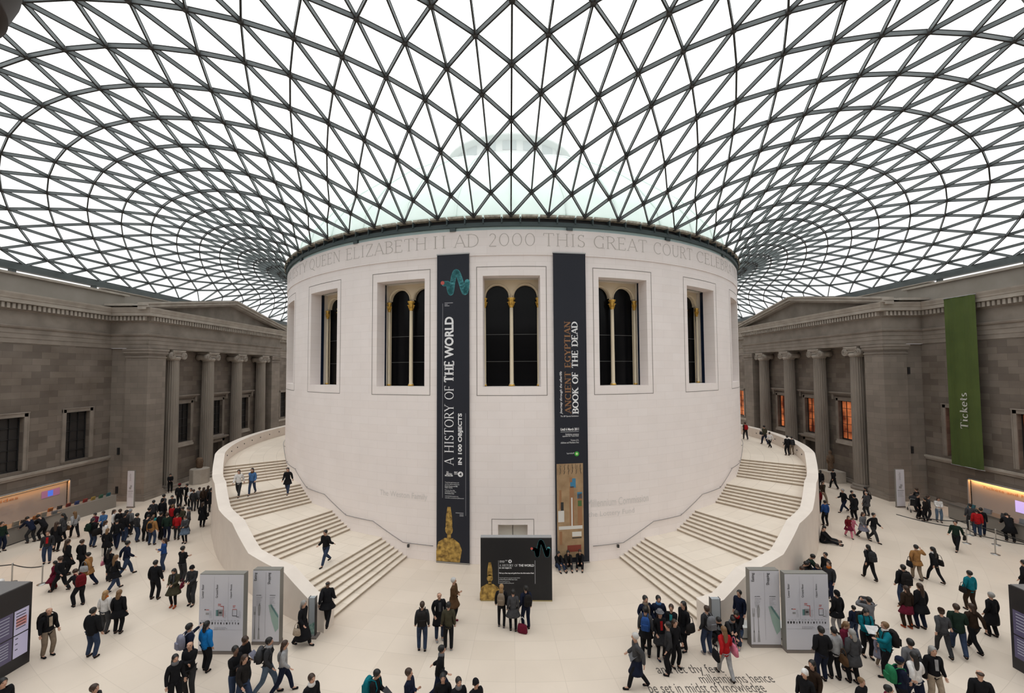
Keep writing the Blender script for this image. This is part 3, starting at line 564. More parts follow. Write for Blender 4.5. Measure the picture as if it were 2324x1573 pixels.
# the copper dome of the reading room above the glass, mist painted into its paler colours
M_dome = noisy('verdigris_copper_mist_tint', (.56, .69, .64), (.62, .75, .70), 1.2, .8, 5)
b = MB(); prof = [(20.6, 19.0), (20.2, 20.6), (18.2, 23.2), (16.2, 24.9), (13.7, 26.6), (11, 28.1), (8.4, 29.4), (6.4, 30.3)]
b.lathe(prof, 80, cap=False)
dome = struct(b.build('dome', M_dome)); dome['label'] = 'pale green copper dome above the glass roof'
b = MB()
for i in range(40):
    a = 2*PI*i/40; b.tube([((r+.03)*cos(a), (r+.03)*sin(a), z+.03) for r, z in prof], .07, 4, False)
b.build('dome_ribs', M_dome, dome)
b = MB(); b.lathe([(6.5, 30.2), (6.5, 30.7), (6.2, 30.75), (6.2, 32.0), (6.7, 32.1), (6.7, 32.4), (4, 32.8), (.1, 33.0)], 48); b.build('lantern', mat('white_lantern_mist_tint', (.62, .65, .64), .8), dome)
b = MB()
for i in range(20):
    p = 2*PI*i/20; b.ringwall(6.22, math.degrees(p)-6, math.degrees(p)+6, 31.0, 31.85, 3)
b.build('lantern_windows', mat('lantern_glass_mist_tint', (.36, .42, .42), .5), dome, fixn=False)

# ---------------------------------------------------------------- staircases
ROUT = [(15.9, 27.92), (19.1, 27.65), (27.35, 27.0), (34.7, 26.5), (45.2, 25.87), (55, 25.6), (65, 25.4), (75, 25.2), (90, 25.0), (125, 25.0)]
PTOP = [(15.9, 1.12), (17.9, 1.12), (21.3, 1.80), (28.1, 1.80), (32.9, 2.72), (39.3, 2.72), (44.5, 3.65), (51.0, 3.65), (57, 4.57), (125, 4.57)]
def interp(T, x):
    if x <= T[0][0]: return T[0][1]
    for (a, p), (c, q) in zip(T, T[1:]):
        if x <= c: return p+(q-p)*(x-a)/(c-a)
    return T[-1][1]
def rout(t): return interp(ROUT, t)
def rin(t): return rout(t)-.60
FL = [(16.55, 21.1), (27.85, 32.4), (39.05, 43.85), (50.45, 56.2)]
def sector(b, t0, t1, z, s, mi):
    n = max(1, int((t1-t0)/1.0+.5)); b.mi = mi
    for i in range(n):
        p, q = t0+(t1-t0)*i/n, t0+(t1-t0)*(i+1)/n
        b.quad(AX(s*p, RD, z), AX(s*p, rin(p)+.05, z), AX(s*q, rin(q)+.05, z), AX(s*q, RD, z))
def staircase(s, label):
    root = empty('staircase'); tag(root, label, 'staircase'); z = 0.0; end = FL[0][0]
    for f, (t0, t1) in enumerate(FL):
        b = MB(); n = 7; dz = .132
        for i in range(n):
            t = t0+(t1-t0)*i/(n-1); z1 = z+dz; tn = t0+(t1-t0)*(i+1)/(n-1) if i < n-1 else t1
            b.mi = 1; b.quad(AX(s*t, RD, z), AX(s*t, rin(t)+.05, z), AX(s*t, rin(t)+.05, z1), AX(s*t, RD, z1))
            if i < n-1: sector(b, t, tn, z1, s, 0)
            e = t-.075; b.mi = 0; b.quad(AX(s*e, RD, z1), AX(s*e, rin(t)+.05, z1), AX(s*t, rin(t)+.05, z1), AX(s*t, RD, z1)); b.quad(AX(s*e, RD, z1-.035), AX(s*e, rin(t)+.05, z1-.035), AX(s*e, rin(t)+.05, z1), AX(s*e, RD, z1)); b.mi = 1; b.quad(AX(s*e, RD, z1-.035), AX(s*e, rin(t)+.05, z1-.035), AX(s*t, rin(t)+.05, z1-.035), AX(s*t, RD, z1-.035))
            z = z1
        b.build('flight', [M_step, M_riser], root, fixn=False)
        nxt = FL[f+1][0] if f < 3 else 122
        b = MB(); sector(b, t1, nxt, z, s, 0); b.build('landing', M_step, root, fixn=False)
    # parapet
    b = MB(); T = sorted(set([15.95+1.0*i for i in range(108)]+[p[0] for p in PTOP])); T = [t for t in T if 15.9 <= t <= 122]
    for p, q in zip(T, T[1:]):
        zp, zq = interp(PTOP, p), interp(PTOP, q)
        a, c = AX(s*p, rout(p)), AX(s*q, rout(q)); d, e = AX(s*p, rin(p)), AX(s*q, rin(q)); Z = Vector((0, 0, 1))
        b.quad(a, c, c+Z*zq, a+Z*zp); b.quad(d, e, e+Z*zq, d+Z*zp); b.quad(a+Z*zp, c+Z*zq, e+Z*zq, d+Z*zp)
    for t in (T[0], T[-1]): a, d = AX(s*t, rout(t)), AX(s*t, rin(t)); z_ = Vector((0, 0, interp(PTOP, t))); b.quad(a, d, d+z_, a+z_)
    b.build('parapet', M_parapet, root, fixn=False, weld=True)
    b = MB()
    for t in [60+4.2*i for i in range(9)]:
        p = AX(s*t, rin(t)-.01, 4.17); d = AX(s*t, 1).normalized(); b.tube([p, p-d*.04], .05, 8)
    b.build('parapet_lights', M_blk, root)
    # handrail on the drum
    HR = [(12.0, .87), (17.0, .88), (22.6, 1.80), (28.4, 1.82), (34.2, 2.74), (40.3, 2.76), (46.3, 3.67), (53.0, 3.68), (58.5, 4.6), (75, 4.62)]
    b = MB(); pts = []
    for (a, z0), (c, z1) in zip(HR, HR[1:]):
        n = max(1, int((c-a)/1.5))
        for i in range(n): pts.append(AX(s*(a+(c-a)*i/n), RD+.11, z0+(z1-z0)*i/n))
    b.tube(pts, .024, 6); h = b.build('handrail', M_rail, root)
    b = MB()
    for t, z0 in HR[:9]:
        p = AX(s*(t+.4), RD+.11, interp(HR, t+.4)); q = AX(s*(t+.4), RD, interp(HR, t+.4)-.06); b.tube([p, q], .016, 5)
    b.build('rail_brackets', M_blk, h)
    b = MB(); p = AX(s*16.1, RD+.1, .72); b.obox(p, AX(s*106.1, 1).normalized(), AX(s*16.1, 1).normalized(), Vector((0, 0, 1)), .05, .05, .08); b.build('rail_light', M_blk, h)
    return root
staircase(-1, 'white stone staircase curving up the left side of the round drum')
staircase(1, 'white stone staircase curving up the right side of the round drum')

# ---------------------------------------------------------------- side ranges
XW, XF, XB = 33.3, 30.1, 31.3
WWIN = [-25.65, -21.2, -16.75, -12.3, 12.3, 16.75, 21.2, 25.65, 30.1]
BAYS = [-4.47, 0.0, 4.47]
M_lit = None
def lit_pane():
    m = bpy.data.materials.new('orange_lit_blind'); m.use_nodes = True; nt = m.node_tree; N = nt.nodes; L = nt.links; bs = N['Principled BSDF']
    geo = N.new('ShaderNodeNewGeometry'); nz = N.new('ShaderNodeTexNoise'); nz.inputs['Scale'].default_value = .8; L.new(geo.outputs['Position'], nz.inputs[0])
    rp = N.new('ShaderNodeValToRGB'); rp.color_ramp.elements[0].position = .38; rp.color_ramp.elements[1].position = .72
    rp.color_ramp.elements[0].color = (.09, .012, .004, 1); rp.color_ramp.elements[1].color = (.80, .22, .07, 1); L.new(nz.outputs[0], rp.inputs[0])
    L.new(rp.outputs[0], bs.inputs['Emission Color']); bs.inputs['Emission Strength'].default_value = .8; bs.inputs['Base Color'].default_value = (.05, .02, .01, 1); return m
M_lit = lit_pane()
M_pane2 = mat('dim_blind_behind_glass', (.022, .019, .018), .6)
def wallplane(b, X, y0, y1, z0, z1, ops, s, depth):
    """a wall face on x = s*X with openings (ya,yb,za,zb), each with its reveal"""
    ys = sorted(set([y0, y1]+[v for o in ops for v in o[:2]])); zs = sorted(set([z0, z1]+[v for o in ops for v in o[2:]]))
    for ya, yb in zip(ys, ys[1:]):
        for za, zb in zip(zs, zs[1:]):
            if any(o[0] <= ya and yb <= o[1] and o[2] <= za and zb <= o[3] for o in ops): continue
            b.quad((s*X, ya, za), (s*X, yb, za), (s*X, yb, zb), (s*X, ya, zb))
    for ya, yb, za, zb in ops:
        e = X+depth
        b.quad((s*X, ya, za), (s*e, ya, za), (s*e, ya, zb), (s*X, ya, zb)); b.quad((s*X, yb, za), (s*e, yb, za), (s*e, yb, zb), (s*X, yb, zb))
        b.quad((s*X, ya, za), (s*X, yb, za), (s*e, yb, za), (s*e, ya, za)); b.quad((s*X, ya, zb), (s*X, yb, zb), (s*e, yb, zb), (s*e, ya, zb))
WN = [nwin]
def side_window(s, X, yc, lit, hood=False, door=False):
    WN[0] += 1; root = empty('window_%d' % WN[0]); root['kind'] = 'structure'
    hw = .88; z0, z1 = 3.85, 7.5; d = .34
    sx = lambda a: s*(X+a)
    b = MB(); b.quad((sx(d), yc-hw, z0), (sx(d), yc+hw, z0), (sx(d), yc+hw, z1), (sx(d), yc-hw, z1)); b.build('pane', M_lit if lit else M_pane2, root, fixn=False)
    b = MB()
    def bx(y0, y1, za, zb, a0=d-.07, a1=d-.01): b.box(min(sx(a0), sx(a1)), max(sx(a0), sx(a1)), y0, y1, za, zb)
    for y in (yc-hw, yc+hw-.07): bx(y, y+.07, z0, z1)
    bx(yc-hw, yc+hw, z0, z0+.12); bx(yc-hw, yc+hw, z1-.08, z1)
    for i in (1, 2): y = yc-hw+2*hw*i/3; bx(y-.018, y+.018, z0, z1)
    for i in range(1, 5): z = z0+(z1-z0)*i/5; bx(yc-hw, yc+hw, z-.018, z+.018)
    b.build('window_bars', M_blk, root)
    b = MB()
    def tx(y0, y1, za, zb, o): b.box(min(sx(0), sx(-o)), max(sx(0), sx(-o)), y0, y1, za, zb)
    for sg in (-1, 1):
        y = yc+sg*(hw+.13); tx(y-.13, y+.13, z0-.02, z1+.26, .06); y = yc+sg*(hw+.24); tx(y-.03, y+.03, z0, z1+.30, .09)
    tx(yc-hw-.27, yc+hw+.27, z1, z1+.26, .06); tx(yc-hw-.30, yc+hw+.30, z1+.24, z1+.32, .10)
    b.build('architrave', M_trim, root)
    if hood:
        b = MB(); tx(yc-1.5, yc+1.5, z1+.62, z1+.72, .30); tx(yc-1.56, yc+1.56, z1+.72, z1+.82, .38); tx(yc-1.42, yc+1.42, z1+.5, z1+.62, .12)
        for sg in (-1, 1): tx(yc+sg*1.34-.11, yc+sg*1.34+.11, z1+.1, z1+.62, .2)
        b.build('hood', M_trim, root)
        b = MB(); tx(yc-hw-.35, yc+hw+.35, z0-.42, z0-.2, .12); tx(yc-hw-.3, yc+hw+.3, z0-.2, z0-.02, .06); b.build('sill', M_trimL, root)
    return root
def entabl(s, prof, path, name, m, parent=None, closed_top=True):
    """sweep a profile (outward offset, z) along a plan path given as (x, y) with x>0 meaning distance from the axis"""
    b = MB(); P = [Vector((p[0], p[1])) for p in path]; nrm = []
    for i in range(len(P)):
        def nn(a, c): d = (c-a).normalized(); return Vector((-d.y, d.x))
        if i == 0: n = nn(P[0], P[1])
        elif i == len(P)-1: n = nn(P[-2], P[-1])
        else:
            n1, n2 = nn(P[i-1], P[i]), nn(P[i], P[i+1]); n = (n1+n2)/(1+n1.dot(n2))
        nrm.append(n)
    for i in range(len(P)-1):
        for (o0, z0), (o1, z1) in zip(prof, prof[1:]):
            q = []
            for (k, o, z) in ((i, o0, z0), (i+1, o0, z0), (i+1, o1, z1), (i, o1, z1)): w = P[k]+nrm[k]*o; q.append((s*w.x, w.y, z))
            b.quad(*q)
    return b.build(name, m, parent, fixn=False)
PATH = [(XW, -46.4), (XW, -9.9), (XF, -9.9), (XF, 9.9), (XW, 9.9), (XW, 47.5)]
PROF = [(.0, 12.50), (.03, 12.52), (.03, 12.84), (.06, 12.85), (.06, 13.18), (.09, 13.19), (.09, 13.50), (.16, 13.53), (.20, 13.64), (.20, 13.70), (.0, 13.73), (.0, 14.66), (.06, 14.70), (.10, 14.76), (.10, 15.14)]
PROF2 = [(.10, 15.14), (.46, 15.17), (.46, 15.42), (.50, 15.45), (.52, 15.55), (.60, 15.74), (.62, 15.84), (.2, 15.90), (-.6, 15.95)]
def side(s, sd, lit):
    # main wall
    w = MB(); ops = [(y-.88, y+.88, 3.85, 7.5) for y in WWIN if abs(y) > 10]; desk = (-26.0, -12.85, 0.0, 2.5)
    wallplane(w, XW, -46.4, -9.7, 0, 12.5, [o for o in ops if o[0] < 0]+[desk], s, .5); wallplane(w, XW, 9.7, 47.5, 0, 12.5, [o for o in ops if o[0] > 0], s, .5)
    # back wall of the portico
    wallplane(w, XB, -8.1, 8.1, 0, 12.5, [(y-.88, y+.88, 3.85, 7.5) for y in BAYS]+[(-.95, .95, 0, 3.05)], s, .45)
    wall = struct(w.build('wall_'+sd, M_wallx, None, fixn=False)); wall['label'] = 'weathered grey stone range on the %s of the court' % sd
    # returns of the portico
    b = MB()
    for sg in (-1, 1):
        b.quad((s*XW, sg*9.72, 0), (s*(XF+1.85), sg*9.72, 0), (s*(XF+1.85), sg*9.72, 12.5), (s*XW, sg*9.72, 12.5))
        b.box(min(s*XF, s*(XF+1.85)), max(s*XF, s*(XF+1.85)), min(sg*9.9, sg*8.1), max(sg*9.9, sg*8.1), 0, 12.5)
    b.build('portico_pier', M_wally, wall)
    b = MB()
    for sg in (-1, 1):
        for (o, z0, z1) in ((.05, 11.72, 11.80), (.0, 11.8, 11.98), (.06, 11.98, 12.08), (.12, 12.08, 12.30), (.17, 12.30, 12.48)):
            if o: b.box(min(s*(XF-o), s*(XF+1.85+o)), max(s*(XF-o), s*(XF+1.85+o)), min(sg*(9.9+o), sg*(8.1-o)), max(sg*(9.9+o), sg*(8.1-o)), z0, z1)
        for (o, z0, z1) in ((.22, 0, .22), (.14, .22, .40), (.06, .40, .52)):
            b.box(min(s*(XF-o), s*(XF+1.85+o)), max(s*(XF-o), s*(XF+1.85+o)), min(sg*(9.9+o), sg*(8.1-o)), max(sg*(9.9+o), sg*(8.1-o)), z0, z1)
            b.box(min(s*(XF+1.8), s*XW), max(s*(XF+1.8), s*XW), min(sg*(9.72+o), sg*9.7), max(sg*(9.72+o), sg*9.7), z0, z1)
    for (o, z0, z1) in ((.22, 0, .22), (.14, .22, .40)):
        b.box(min(s*(XW-o), s*XW), max(s*(XW-o), s*XW), -12.85, -9.9, z0, z1)
        for y0, y1 in ((-8.1, -.95), (.95, 8.1)): b.box(min(s*(XB-o), s*XB), max(s*(XB-o), s*XB), y0, y1, z0, z1)
    b.build('pier_capitals_and_plinth', M_trim, wall)
    # entablature
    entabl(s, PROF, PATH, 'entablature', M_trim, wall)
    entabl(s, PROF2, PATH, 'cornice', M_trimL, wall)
    b = MB(); b.quad((s*XF, -8.2, 12.5), (s*XF, 8.2, 12.5), (s*XB, 8.2, 12.5), (s*XB, -8.2, 12.5))
    def dent(x0, y0, x1, y1):
        L = math.hypot(x1-x0, y1-y0); n = int(L/.30); dx, dy = (x1-x0)/L, (y1-y0)/L; nx, ny = -dy, dx
        for i in range(n):
            t = (i+.5)*L/n; cx, cy_ = x0+dx*t+nx*.22, y0+dy*t+ny*.22
            hx = abs(dx)*.085+abs(nx)*.12; hy = abs(dy)*.085+abs(ny)*.12
            b.box(min(s*(cx-hx), s*(cx+hx)), max(s*(cx-hx), s*(cx+hx)), cy_-hy, cy_+hy, 14.79, 15.14)
    for p, q in zip(PATH, PATH[1:]): dent(*p, *q)
    b.build('dentils', M_trimL, wall)
    # attic, coping and flat roofs
    b = MB()
    for y0, y1 in ((-46.4, -8.3), (8.3, 47.5)): b.box(min(s*33.75, s*34.1), max(s*33.75, s*34.1), y0, y1, 15.9, 17.18)
    b.box(min(s*35.3, s*35.6), max(s*35.3, s*35.6), -8.6, 47.5, 15.9, 17.75)
    b.box(min(s*33.3, s*44), max(s*33.3, s*44), -52, 48, 15.6, 15.92)
    b.build('attic', M_attic, wall)
    b = MB()
    for y0, y1 in ((-46.4, -8.0), (8.0, 47.5)): b.box(min(s*33.58, s*34.2), max(s*33.58, s*34.2), y0, y1, 17.16, 17.32)
    b.box(min(s*35.2, s*35.7), max(s*35.2, s*35.7), -8.7, 47.5, 17.75, 17.83)
    for sg in (-1, 1): b.box(min(s*31.2, s*33.6), max(s*31.2, s*33.6), min(sg*10.3, sg*7.6), max(sg*10.3, sg*7.6), 15.92, 16.2)
    b.build('coping', M_trimL, wall)
    # string course under the main windows
    b = MB()
    for y0, y1 in ((-46.4, -9.72), (9.72, 47.5)): b.box(min(s*(XW-.16), s*XW), max(s*(XW-.16), s*XW), y0, y1, 3.45, 3.62); b.box(min(s*(XW-.08), s*XW), max(s*(XW-.08), s*XW), y0, y1, 3.3, 3.45)
    b.build('string_course', M_trimL, wall)
    # pediment
    ya, zb, yp, zp = 10.55, 15.86, 0.35, 17.62
    b = MB(); X0, X1 = XF-.05, XF+.25
    for y_, sgn in ((-ya, -1), (ya, 1)):
        pass
    b.quad((s*X1, -ya, zb), (s*X1, ya, zb), (s*X1, yp, zp)); b.build('tympanum', M_trim, wall, fixn=False)
    b = MB()
    for (t0, t1, o) in ((0, .16, .30), (.16, .42, .52), (.42, .56, .62)):
        for (p, q) in (((-ya-.05, zb-.2), (yp, zp)), ((yp, zp), (ya+.05, zb-.2))):
            f0 = [(s*(XF-o), p[0], p[1]+t0), (s*(XF-o), q[0], q[1]+t0), (s*(XF-o), q[0], q[1]+t1), (s*(XF-o), p[0], p[1]+t1)]
            f1 = [(s*(XF+.4), y, z) for (_, y, z) in f0]
            b.quad(*f0)
            for i in range(4): b.quad(f0[i], f0[(i+1) % 4], f1[(i+1) % 4], f1[i])
    b.build('raking_cornice', M_trimL, wall, fixn=False)
    b = MB()
    for (p, q) in (((-ya-.1, zb), (yp, zp+.5)), ((yp, zp+.5), (ya+.1, zb))): b.quad((s*(XF-.4), p[0], p[1]+.1), (s*(XF-.4), q[0], q[1]), (s*36, q[0], q[1]), (s*36, p[0], p[1]+.1))
    b.build('pediment_roof', M_attic, wall, fixn=False)
    # windows and the middle doorway
    for y in WWIN:
        side_window(s, XW, y, lit)
    for y in BAYS: side_window(s, XB, y, lit, hood=True)
    d = empty('door_%d' % (1 if s < 0 else 2)); d['kind'] = 'structure'
    b = MB(); b.quad((s*(XB+.4), -.95, 0), (s*(XB+.4), .95, 0), (s*(XB+.4), .95, 3.05), (s*(XB+.4), -.95, 3.05)); b.build('doorway', M_dark, d, fixn=False)
    b = MB()
    for sg in (-1, 1): b.box(min(s*(XB-.08), s*XB), max(s*(XB-.08), s*XB), min(sg*.95, sg*1.25), max(sg*.95, sg*1.25), 0, 3.3)
    b.box(min(s*(XB-.08), s*XB), max(s*(XB-.08), s*XB), -1.25, 1.25, 3.05, 3.3); b.box(min(s*(XB-.35), s*XB), max(s*(XB-.35), s*XB), -1.55, 1.55, 3.5, 3.66); b.box(min(s*(XB-.2), s*XB), max(s*(XB-.2), s*XB), -1.4, 1.4, 3.36, 3.5)
    b.build('door_frame', M_trim, d)
    return wall
wall_l = side(-1, 'left', False); wall_r = side(1, 'right', True)
# end walls of the court (the photograph's own side, behind the camera, and the far one behind the drum)
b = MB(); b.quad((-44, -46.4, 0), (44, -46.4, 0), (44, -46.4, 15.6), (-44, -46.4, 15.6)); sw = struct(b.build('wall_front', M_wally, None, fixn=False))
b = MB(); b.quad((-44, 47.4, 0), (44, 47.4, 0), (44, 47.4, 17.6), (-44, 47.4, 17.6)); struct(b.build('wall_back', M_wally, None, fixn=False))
# small slit vents in the returns
b = MB()
for s, u, v in ((-1, 269, 1024), (-1, 265, 1112), (1, 2062, 841), (1, 2070, 1021)):
    p = on_y(u, v, -9.75); b.box(p.x-.09, p.x+.09, -9.80, -9.73, p.z-.28, p.z+.28)
vt = struct(b.build('trim_1', M_blk)); vt['label'] = 'small black wall-mounted slots on the portico returns'

# ionic columns
def make_column():
    root = empty('ionic_column')
    b = MB(); nf = 20; seg = nf*4; prof = [(0.50, .575), (1.2, .572), (4, .565), (8, .535), (11.55, .50)]
    rings = []
    for z, R in prof: rings.append([b.bm.verts.new((R*(1-.075*abs(sin(nf*PI*k/seg)))*cos(2*PI*k/seg), R*(1-.075*abs(sin(nf*PI*k/seg)))*sin(2*PI*k/seg), z)) for k in range(seg)])
    for i in range(len(prof)-1):
        for k in range(seg): b.bm.faces.new((rings[i][k], rings[i][(k+1) % seg], rings[i+1][(k+1) % seg], rings[i+1][k]))
    b.build('shaft', M_col, root)
    b = MB(); b.lathe([(.80, 0), (.80, .16), (.78, .2), (.70, .24), (.66, .30), (.70, .38), (.66, .46), (.59, .5)], 32); b.build('column_base', M_trim, root)
    b = MB(); b.lathe([(.50, 11.55), (.58, 11.66), (.62, 11.80), (.55, 11.9)], 28)
    b.box(-.60, .60, -.66, .66, 12.22, 12.34); b.box(-.64, .64, -.72, .72, 12.34, 12.46)
    b.box(-.50, .50, -.62, .62, 11.95, 12.24)
    for sg in (-1, 1):
        b.tube([(-.56, sg*.68, 11.98), (-.2, sg*.66, 11.98), (.2, sg*.66, 11.98), (.56, sg*.68, 11.98)], [.34, .27, .27, .34], 16)
        for fx in (-.58, .58):
            pts = []
            for i in range(30):
                a = i/29*2.4*2*PI; r = .34*(1-i/29*.85); pts.append((fx, sg*.68-sg*r*sin(a), 11.98+r*cos(a)))
            b.tube(pts, .035, 5)
            b.tube([(fx, sg*.68, 12.31), (fx, 0, 12.26), (fx, -sg*.68, 12.31)], .035, 5) if sg > 0 else None
    b.build('volute_capital', M_trimL, root)
    return root
col0 = make_column(); first = True; names = ['nearest', 'second', 'third', 'farthest']
for s, sd in ((-1, 'left'), (1, 'right')):
    for i, y in enumerate((-6.70, -2.23, 2.23, 6.70)):
        c = col0 if first else copy_tree(col0); first = False
        c.location = (s*30.66, y, 0)
        tag(c, 'fluted ionic column of the %s portico, %s of its four' % (sd, names[i]), 'column', 'portico columns')
# ================================================================ things standing in the court
M_white = mat('white_sign_face', (.60, .60, .66), .4)
M_signedge = mat('grey_sign_edge', (.20, .19, .17), .5)
M_ink = mat('dark_sign_ink', (.05, .05, .055), .6)
M_ink2 = mat('grey_sign_ink', (.34, .34, .37), .6)
M_red = mat('red_sign_ink', (.55, .10, .08), .6)
M_tealink = mat('teal_sign_ink', (.12, .24, .24), .6)
M_silver = mat('printed_silver', (.30, .30, .31), .5)
M_bannerblk = mat('blue_black_banner', (.010, .012, .022), .7)
M_wtext = mat('white_banner_letter', (.86, .86, .88), .7)
M_brown = mat('bronze_brown_letter', (.30, .15, .07), .7)
M_turq = noisy('turquoise_mosaic', (.03, .20, .24), (.12, .45, .48), 26, .7, 6)
M_goldp = noisy('printed_gold', (.10, .05, .01), (.66, .42, .10), 5, .7, 6)
M_tan = noisy('printed_papyrus', (.30, .19, .10), (.44, .30, .17), 2.0, .8, 6)
X3, Y3, Z3 = Vector((1, 0, 0)), Vector((0, 1, 0)), Vector((0, 0, 1))

class Face:
    """a flat printed face: origin at its lower left, u across, v up, n out of the face; things are placed on it in metres"""
    def __init__(s, org, u, v, parent, lift=.004): s.o = Vector(org); s.u = Vector(u).normalized(); s.v = Vector(v).normalized(); s.n = s.u.cross(s.v).normalized(); s.p = parent; s.l = lift
    def pt(s, a, b, k=1.0): return s.o+s.u*a+s.v*b+s.n*(s.l*k)
    def px(s, u, v):
        """reads a point of the photograph onto the face"""
        r = sight(u, v); t = (s.o-CAM).dot(s.n)/r.dot(s.n); q = CAM+r*t-s.o; return q.dot(s.u), q.dot(s.v)
    def poly(s, name, polys, m, k=1.0):
        b = MB()
        for q in polys: b.quad(*[s.pt(a, c, k) for a, c in q])
        return b.build(name, m, s.p, fixn=False)
    def rect(s, name, a0, a1, b0, b1, m, k=1.0): return s.poly(name, [[(a0, b0), (a1, b0), (a1, b1), (a0, b1)]], m, k)
    def up_text(s, name, polys, a_base, a_top, b0, b1, m, keep=None):
        """text that reads from bottom to top"""
        L = b1-b0; Hh = abs(a_base-a_top); sg = -1 if a_top < a_base else 1
        return s.poly(name, [[(a_base+sg*y, b0+x) for x, y in q] for q in fit_polys(polys, L, Hh, keep)], m, 2.0)
    def text(s, name, polys, a0, a1, b0, b1, m, keep=None):
        return s.poly(name, [[(a0+x, b0+y) for x, y in q] for q in fit_polys(polys, a1-a0, b1-b0, keep)], m, 2.0)
def circle(cx, cy_, r, n=20, ry=None): return [(cx+r*cos(2*PI*i/n), cy_+(ry or r)*sin(2*PI*i/n)) for i in range(n)]
def ribbon(pts, w):
    out = []
    for (a, b_), (c, d) in zip(pts, pts[1:]):
        L = math.hypot(c-a, d-b_); nx, ny = -(d-b_)/L*w/2, (c-a)/L*w/2
        out.append([(a+nx, b_+ny), (c+nx, d+ny), (c-nx, d-ny), (a-nx, b_-ny)]); out.append(circle(c, d, w/2, 8))
    return out
def bust(face, a, b0, w, h, name='gold_figure'):
    """a plain golden bust with a tall crown"""
    P = []
    P.append([(a-w*.5, b0), (a+w*.42, b0), (a+w*.5, b0+h*.22), (a+w*.40, b0+h*.34), (a+w*.16, b0+h*.42), (a-w*.16, b0+h*.42), (a-w*.42, b0+h*.34), (a-w*.5, b0+h*.18)])
    P.append([(a-w*.08, b0+h*.40), (a+w*.08, b0+h*.40), (a+w*.07, b0+h*.50), (a-w*.07, b0+h*.50)])
    P.append(circle(a, b0+h*.57, w*.15, 16, h*.095))
    P.append([(a-w*.13, b0+h*.63), (a+w*.13, b0+h*.63), (a+w*.12, b0+h*.80), (a+w*.06, b0+h*.98), (a-w*.06, b0+h*.98), (a-w*.12, b0+h*.80)])
    return face.poly(name, P, M_goldp, 1.5)
def coil(face, a, b0, s, name='turquoise_coil'):
    """a plain turquoise band that loops twice"""
    pts = []
    for i in range(44):
        t = i/43; pts.append((a-s*.62+s*1.2*t+s*.06*sin(t*9.4), b0+s*.30+(-s*.10 if t < .15 else -s*.52*sin((t-.15)/.85*3*PI)-s*.05)))
    o = face.poly(name, ribbon(pts, s*.26), M_turq, 1.5)
    face.poly('red_tip', [circle(a-s*.66, b0+s*.24, s*.10, 8)], M_red, 2.2)
    return o
def small_lines(face, a0, a1, b1, rows, step, h, m, name='small_print', seed=1, ragged=.3, right=False):
    R = random.Random(seed); P = []
    for i in range(rows):
        y = b1-i*step; L = (a1-a0)*(1-ragged*R.random()); x = a1-L if right else a0
        while x < (a1 if right else a0+L):
            w = (.03+.05*R.random())*(a1-a0)*1.5; P.append([(x, y-h), (min(x+w, a1), y-h), (min(x+w, a1), y), (x, y)]); x += w+(a1-a0)*.035
    return face.poly(name, P, m, 2.0)

# ---------------------------------------------------------------- the pair of tall banners on the drum
def tall_banner(a0, a1, label):
    p, q = AX(a0, RD+.10), AX(a1, RD+.10); u = (q-p).normalized(); n = u.cross(Z3)
    root = empty('hanging_banner', (p+q)/2); tag(root, label, 'banner', 'tall banners on the drum')
    loc = -((p+q)/2)
    b = MB(); c = (p+q)/2; b.obox(Vector((0, 0, 8.55)), u, n, Z3, (q-p).length/2, .018, 8.5); b.build('banner_cloth', M_bannerblk, root)
    for z in (.05, 17.05): b = MB(); b.obox(Vector((0, 0, z)), u, n, Z3, (q-p).length/2+.02, .035, .03); b.build('banner_batten', M_brushed, root)
    f = Face(p+Z3*0+n*(.02), u, Z3, root); f.o -= Vector(root.location); f.n = n
    base = Vector(root.location)
    def px(U, V):
        r = sight(U, V); t = (f.o+base-CAM).dot(n)/r.dot(n); w = CAM+r*t-base-f.o; return w.dot(u), w.dot(Z3)
    f.px = px
    return root, f
ban1, f = tall_banner(-11.45, -6.40, 'tall dark banner on the drum about a history in 100 objects')
def col(f, U, V): return f.px(U, V)[0]
def row(f, U, V): return f.px(U, V)[1]
ub, ut = col(f, 1029.5, 880), col(f, 1009, 880)
f.up_text('lettering', serif_polys('A HISTORY OF', tw=.12, nw=.05), ub, ut, row(f, 1020, 1057), row(f, 1020, 876), M_wtext, keep=(0, 1))
f.up_text('lettering', serif_polys('THE', tw=.24, nw=.13, sl=.2, sh=.1, gap=.13), ub, ut, row(f, 1020, 868), row(f, 1020, 819), M_wtext, keep=(0, 1))
f.up_text('lettering', sans_polys('WORLD', .035), ub, ut, row(f, 1020, 813), row(f, 1020, 719), M_wtext)
f.up_text('lettering', sans_polys('IN 100 OBJECTS', .035), col(f, 1051, 1000), col(f, 1039.5, 1000), row(f, 1045, 1055), row(f, 1045, 938), M_wtext)
f.rect('rule', col(f, 1004.2, 900), col(f, 1004.9, 900), row(f, 1004, 1130), row(f, 1004, 689), M_ink2); f.rect('rule', col(f, 1056.6, 1050), col(f, 1057.3, 1050), row(f, 1056, 1171), row(f, 1056, 938), M_ink2)
a, b_ = f.px(1038, 642); coil(f, a-.10, b_-.25, 1.15)
a, b_ = f.px(1019, 1276); bust(f, a, max(.1, b_), 1.45, 3.0)
for t, (u0, v0), (u1, v1) in (('THE', (1013, 1073.5), (1018, 1070)), ('BRITISH', (1013, 1077.8), (1026, 1074.2)), ('MUSEUM', (1010, 1081), (1027.5, 1077.8)), ('BBC', (1031, 1074), (1039, 1070.4)), ('RADIO', (1031, 1077), (1039, 1075))):
    p0, p1 = f.px(u0, v0), f.px(u1, v1); f.text('lettering', sans_polys(t, .02), p0[0], p1[0], p0[1], p1[1], M_wtext)
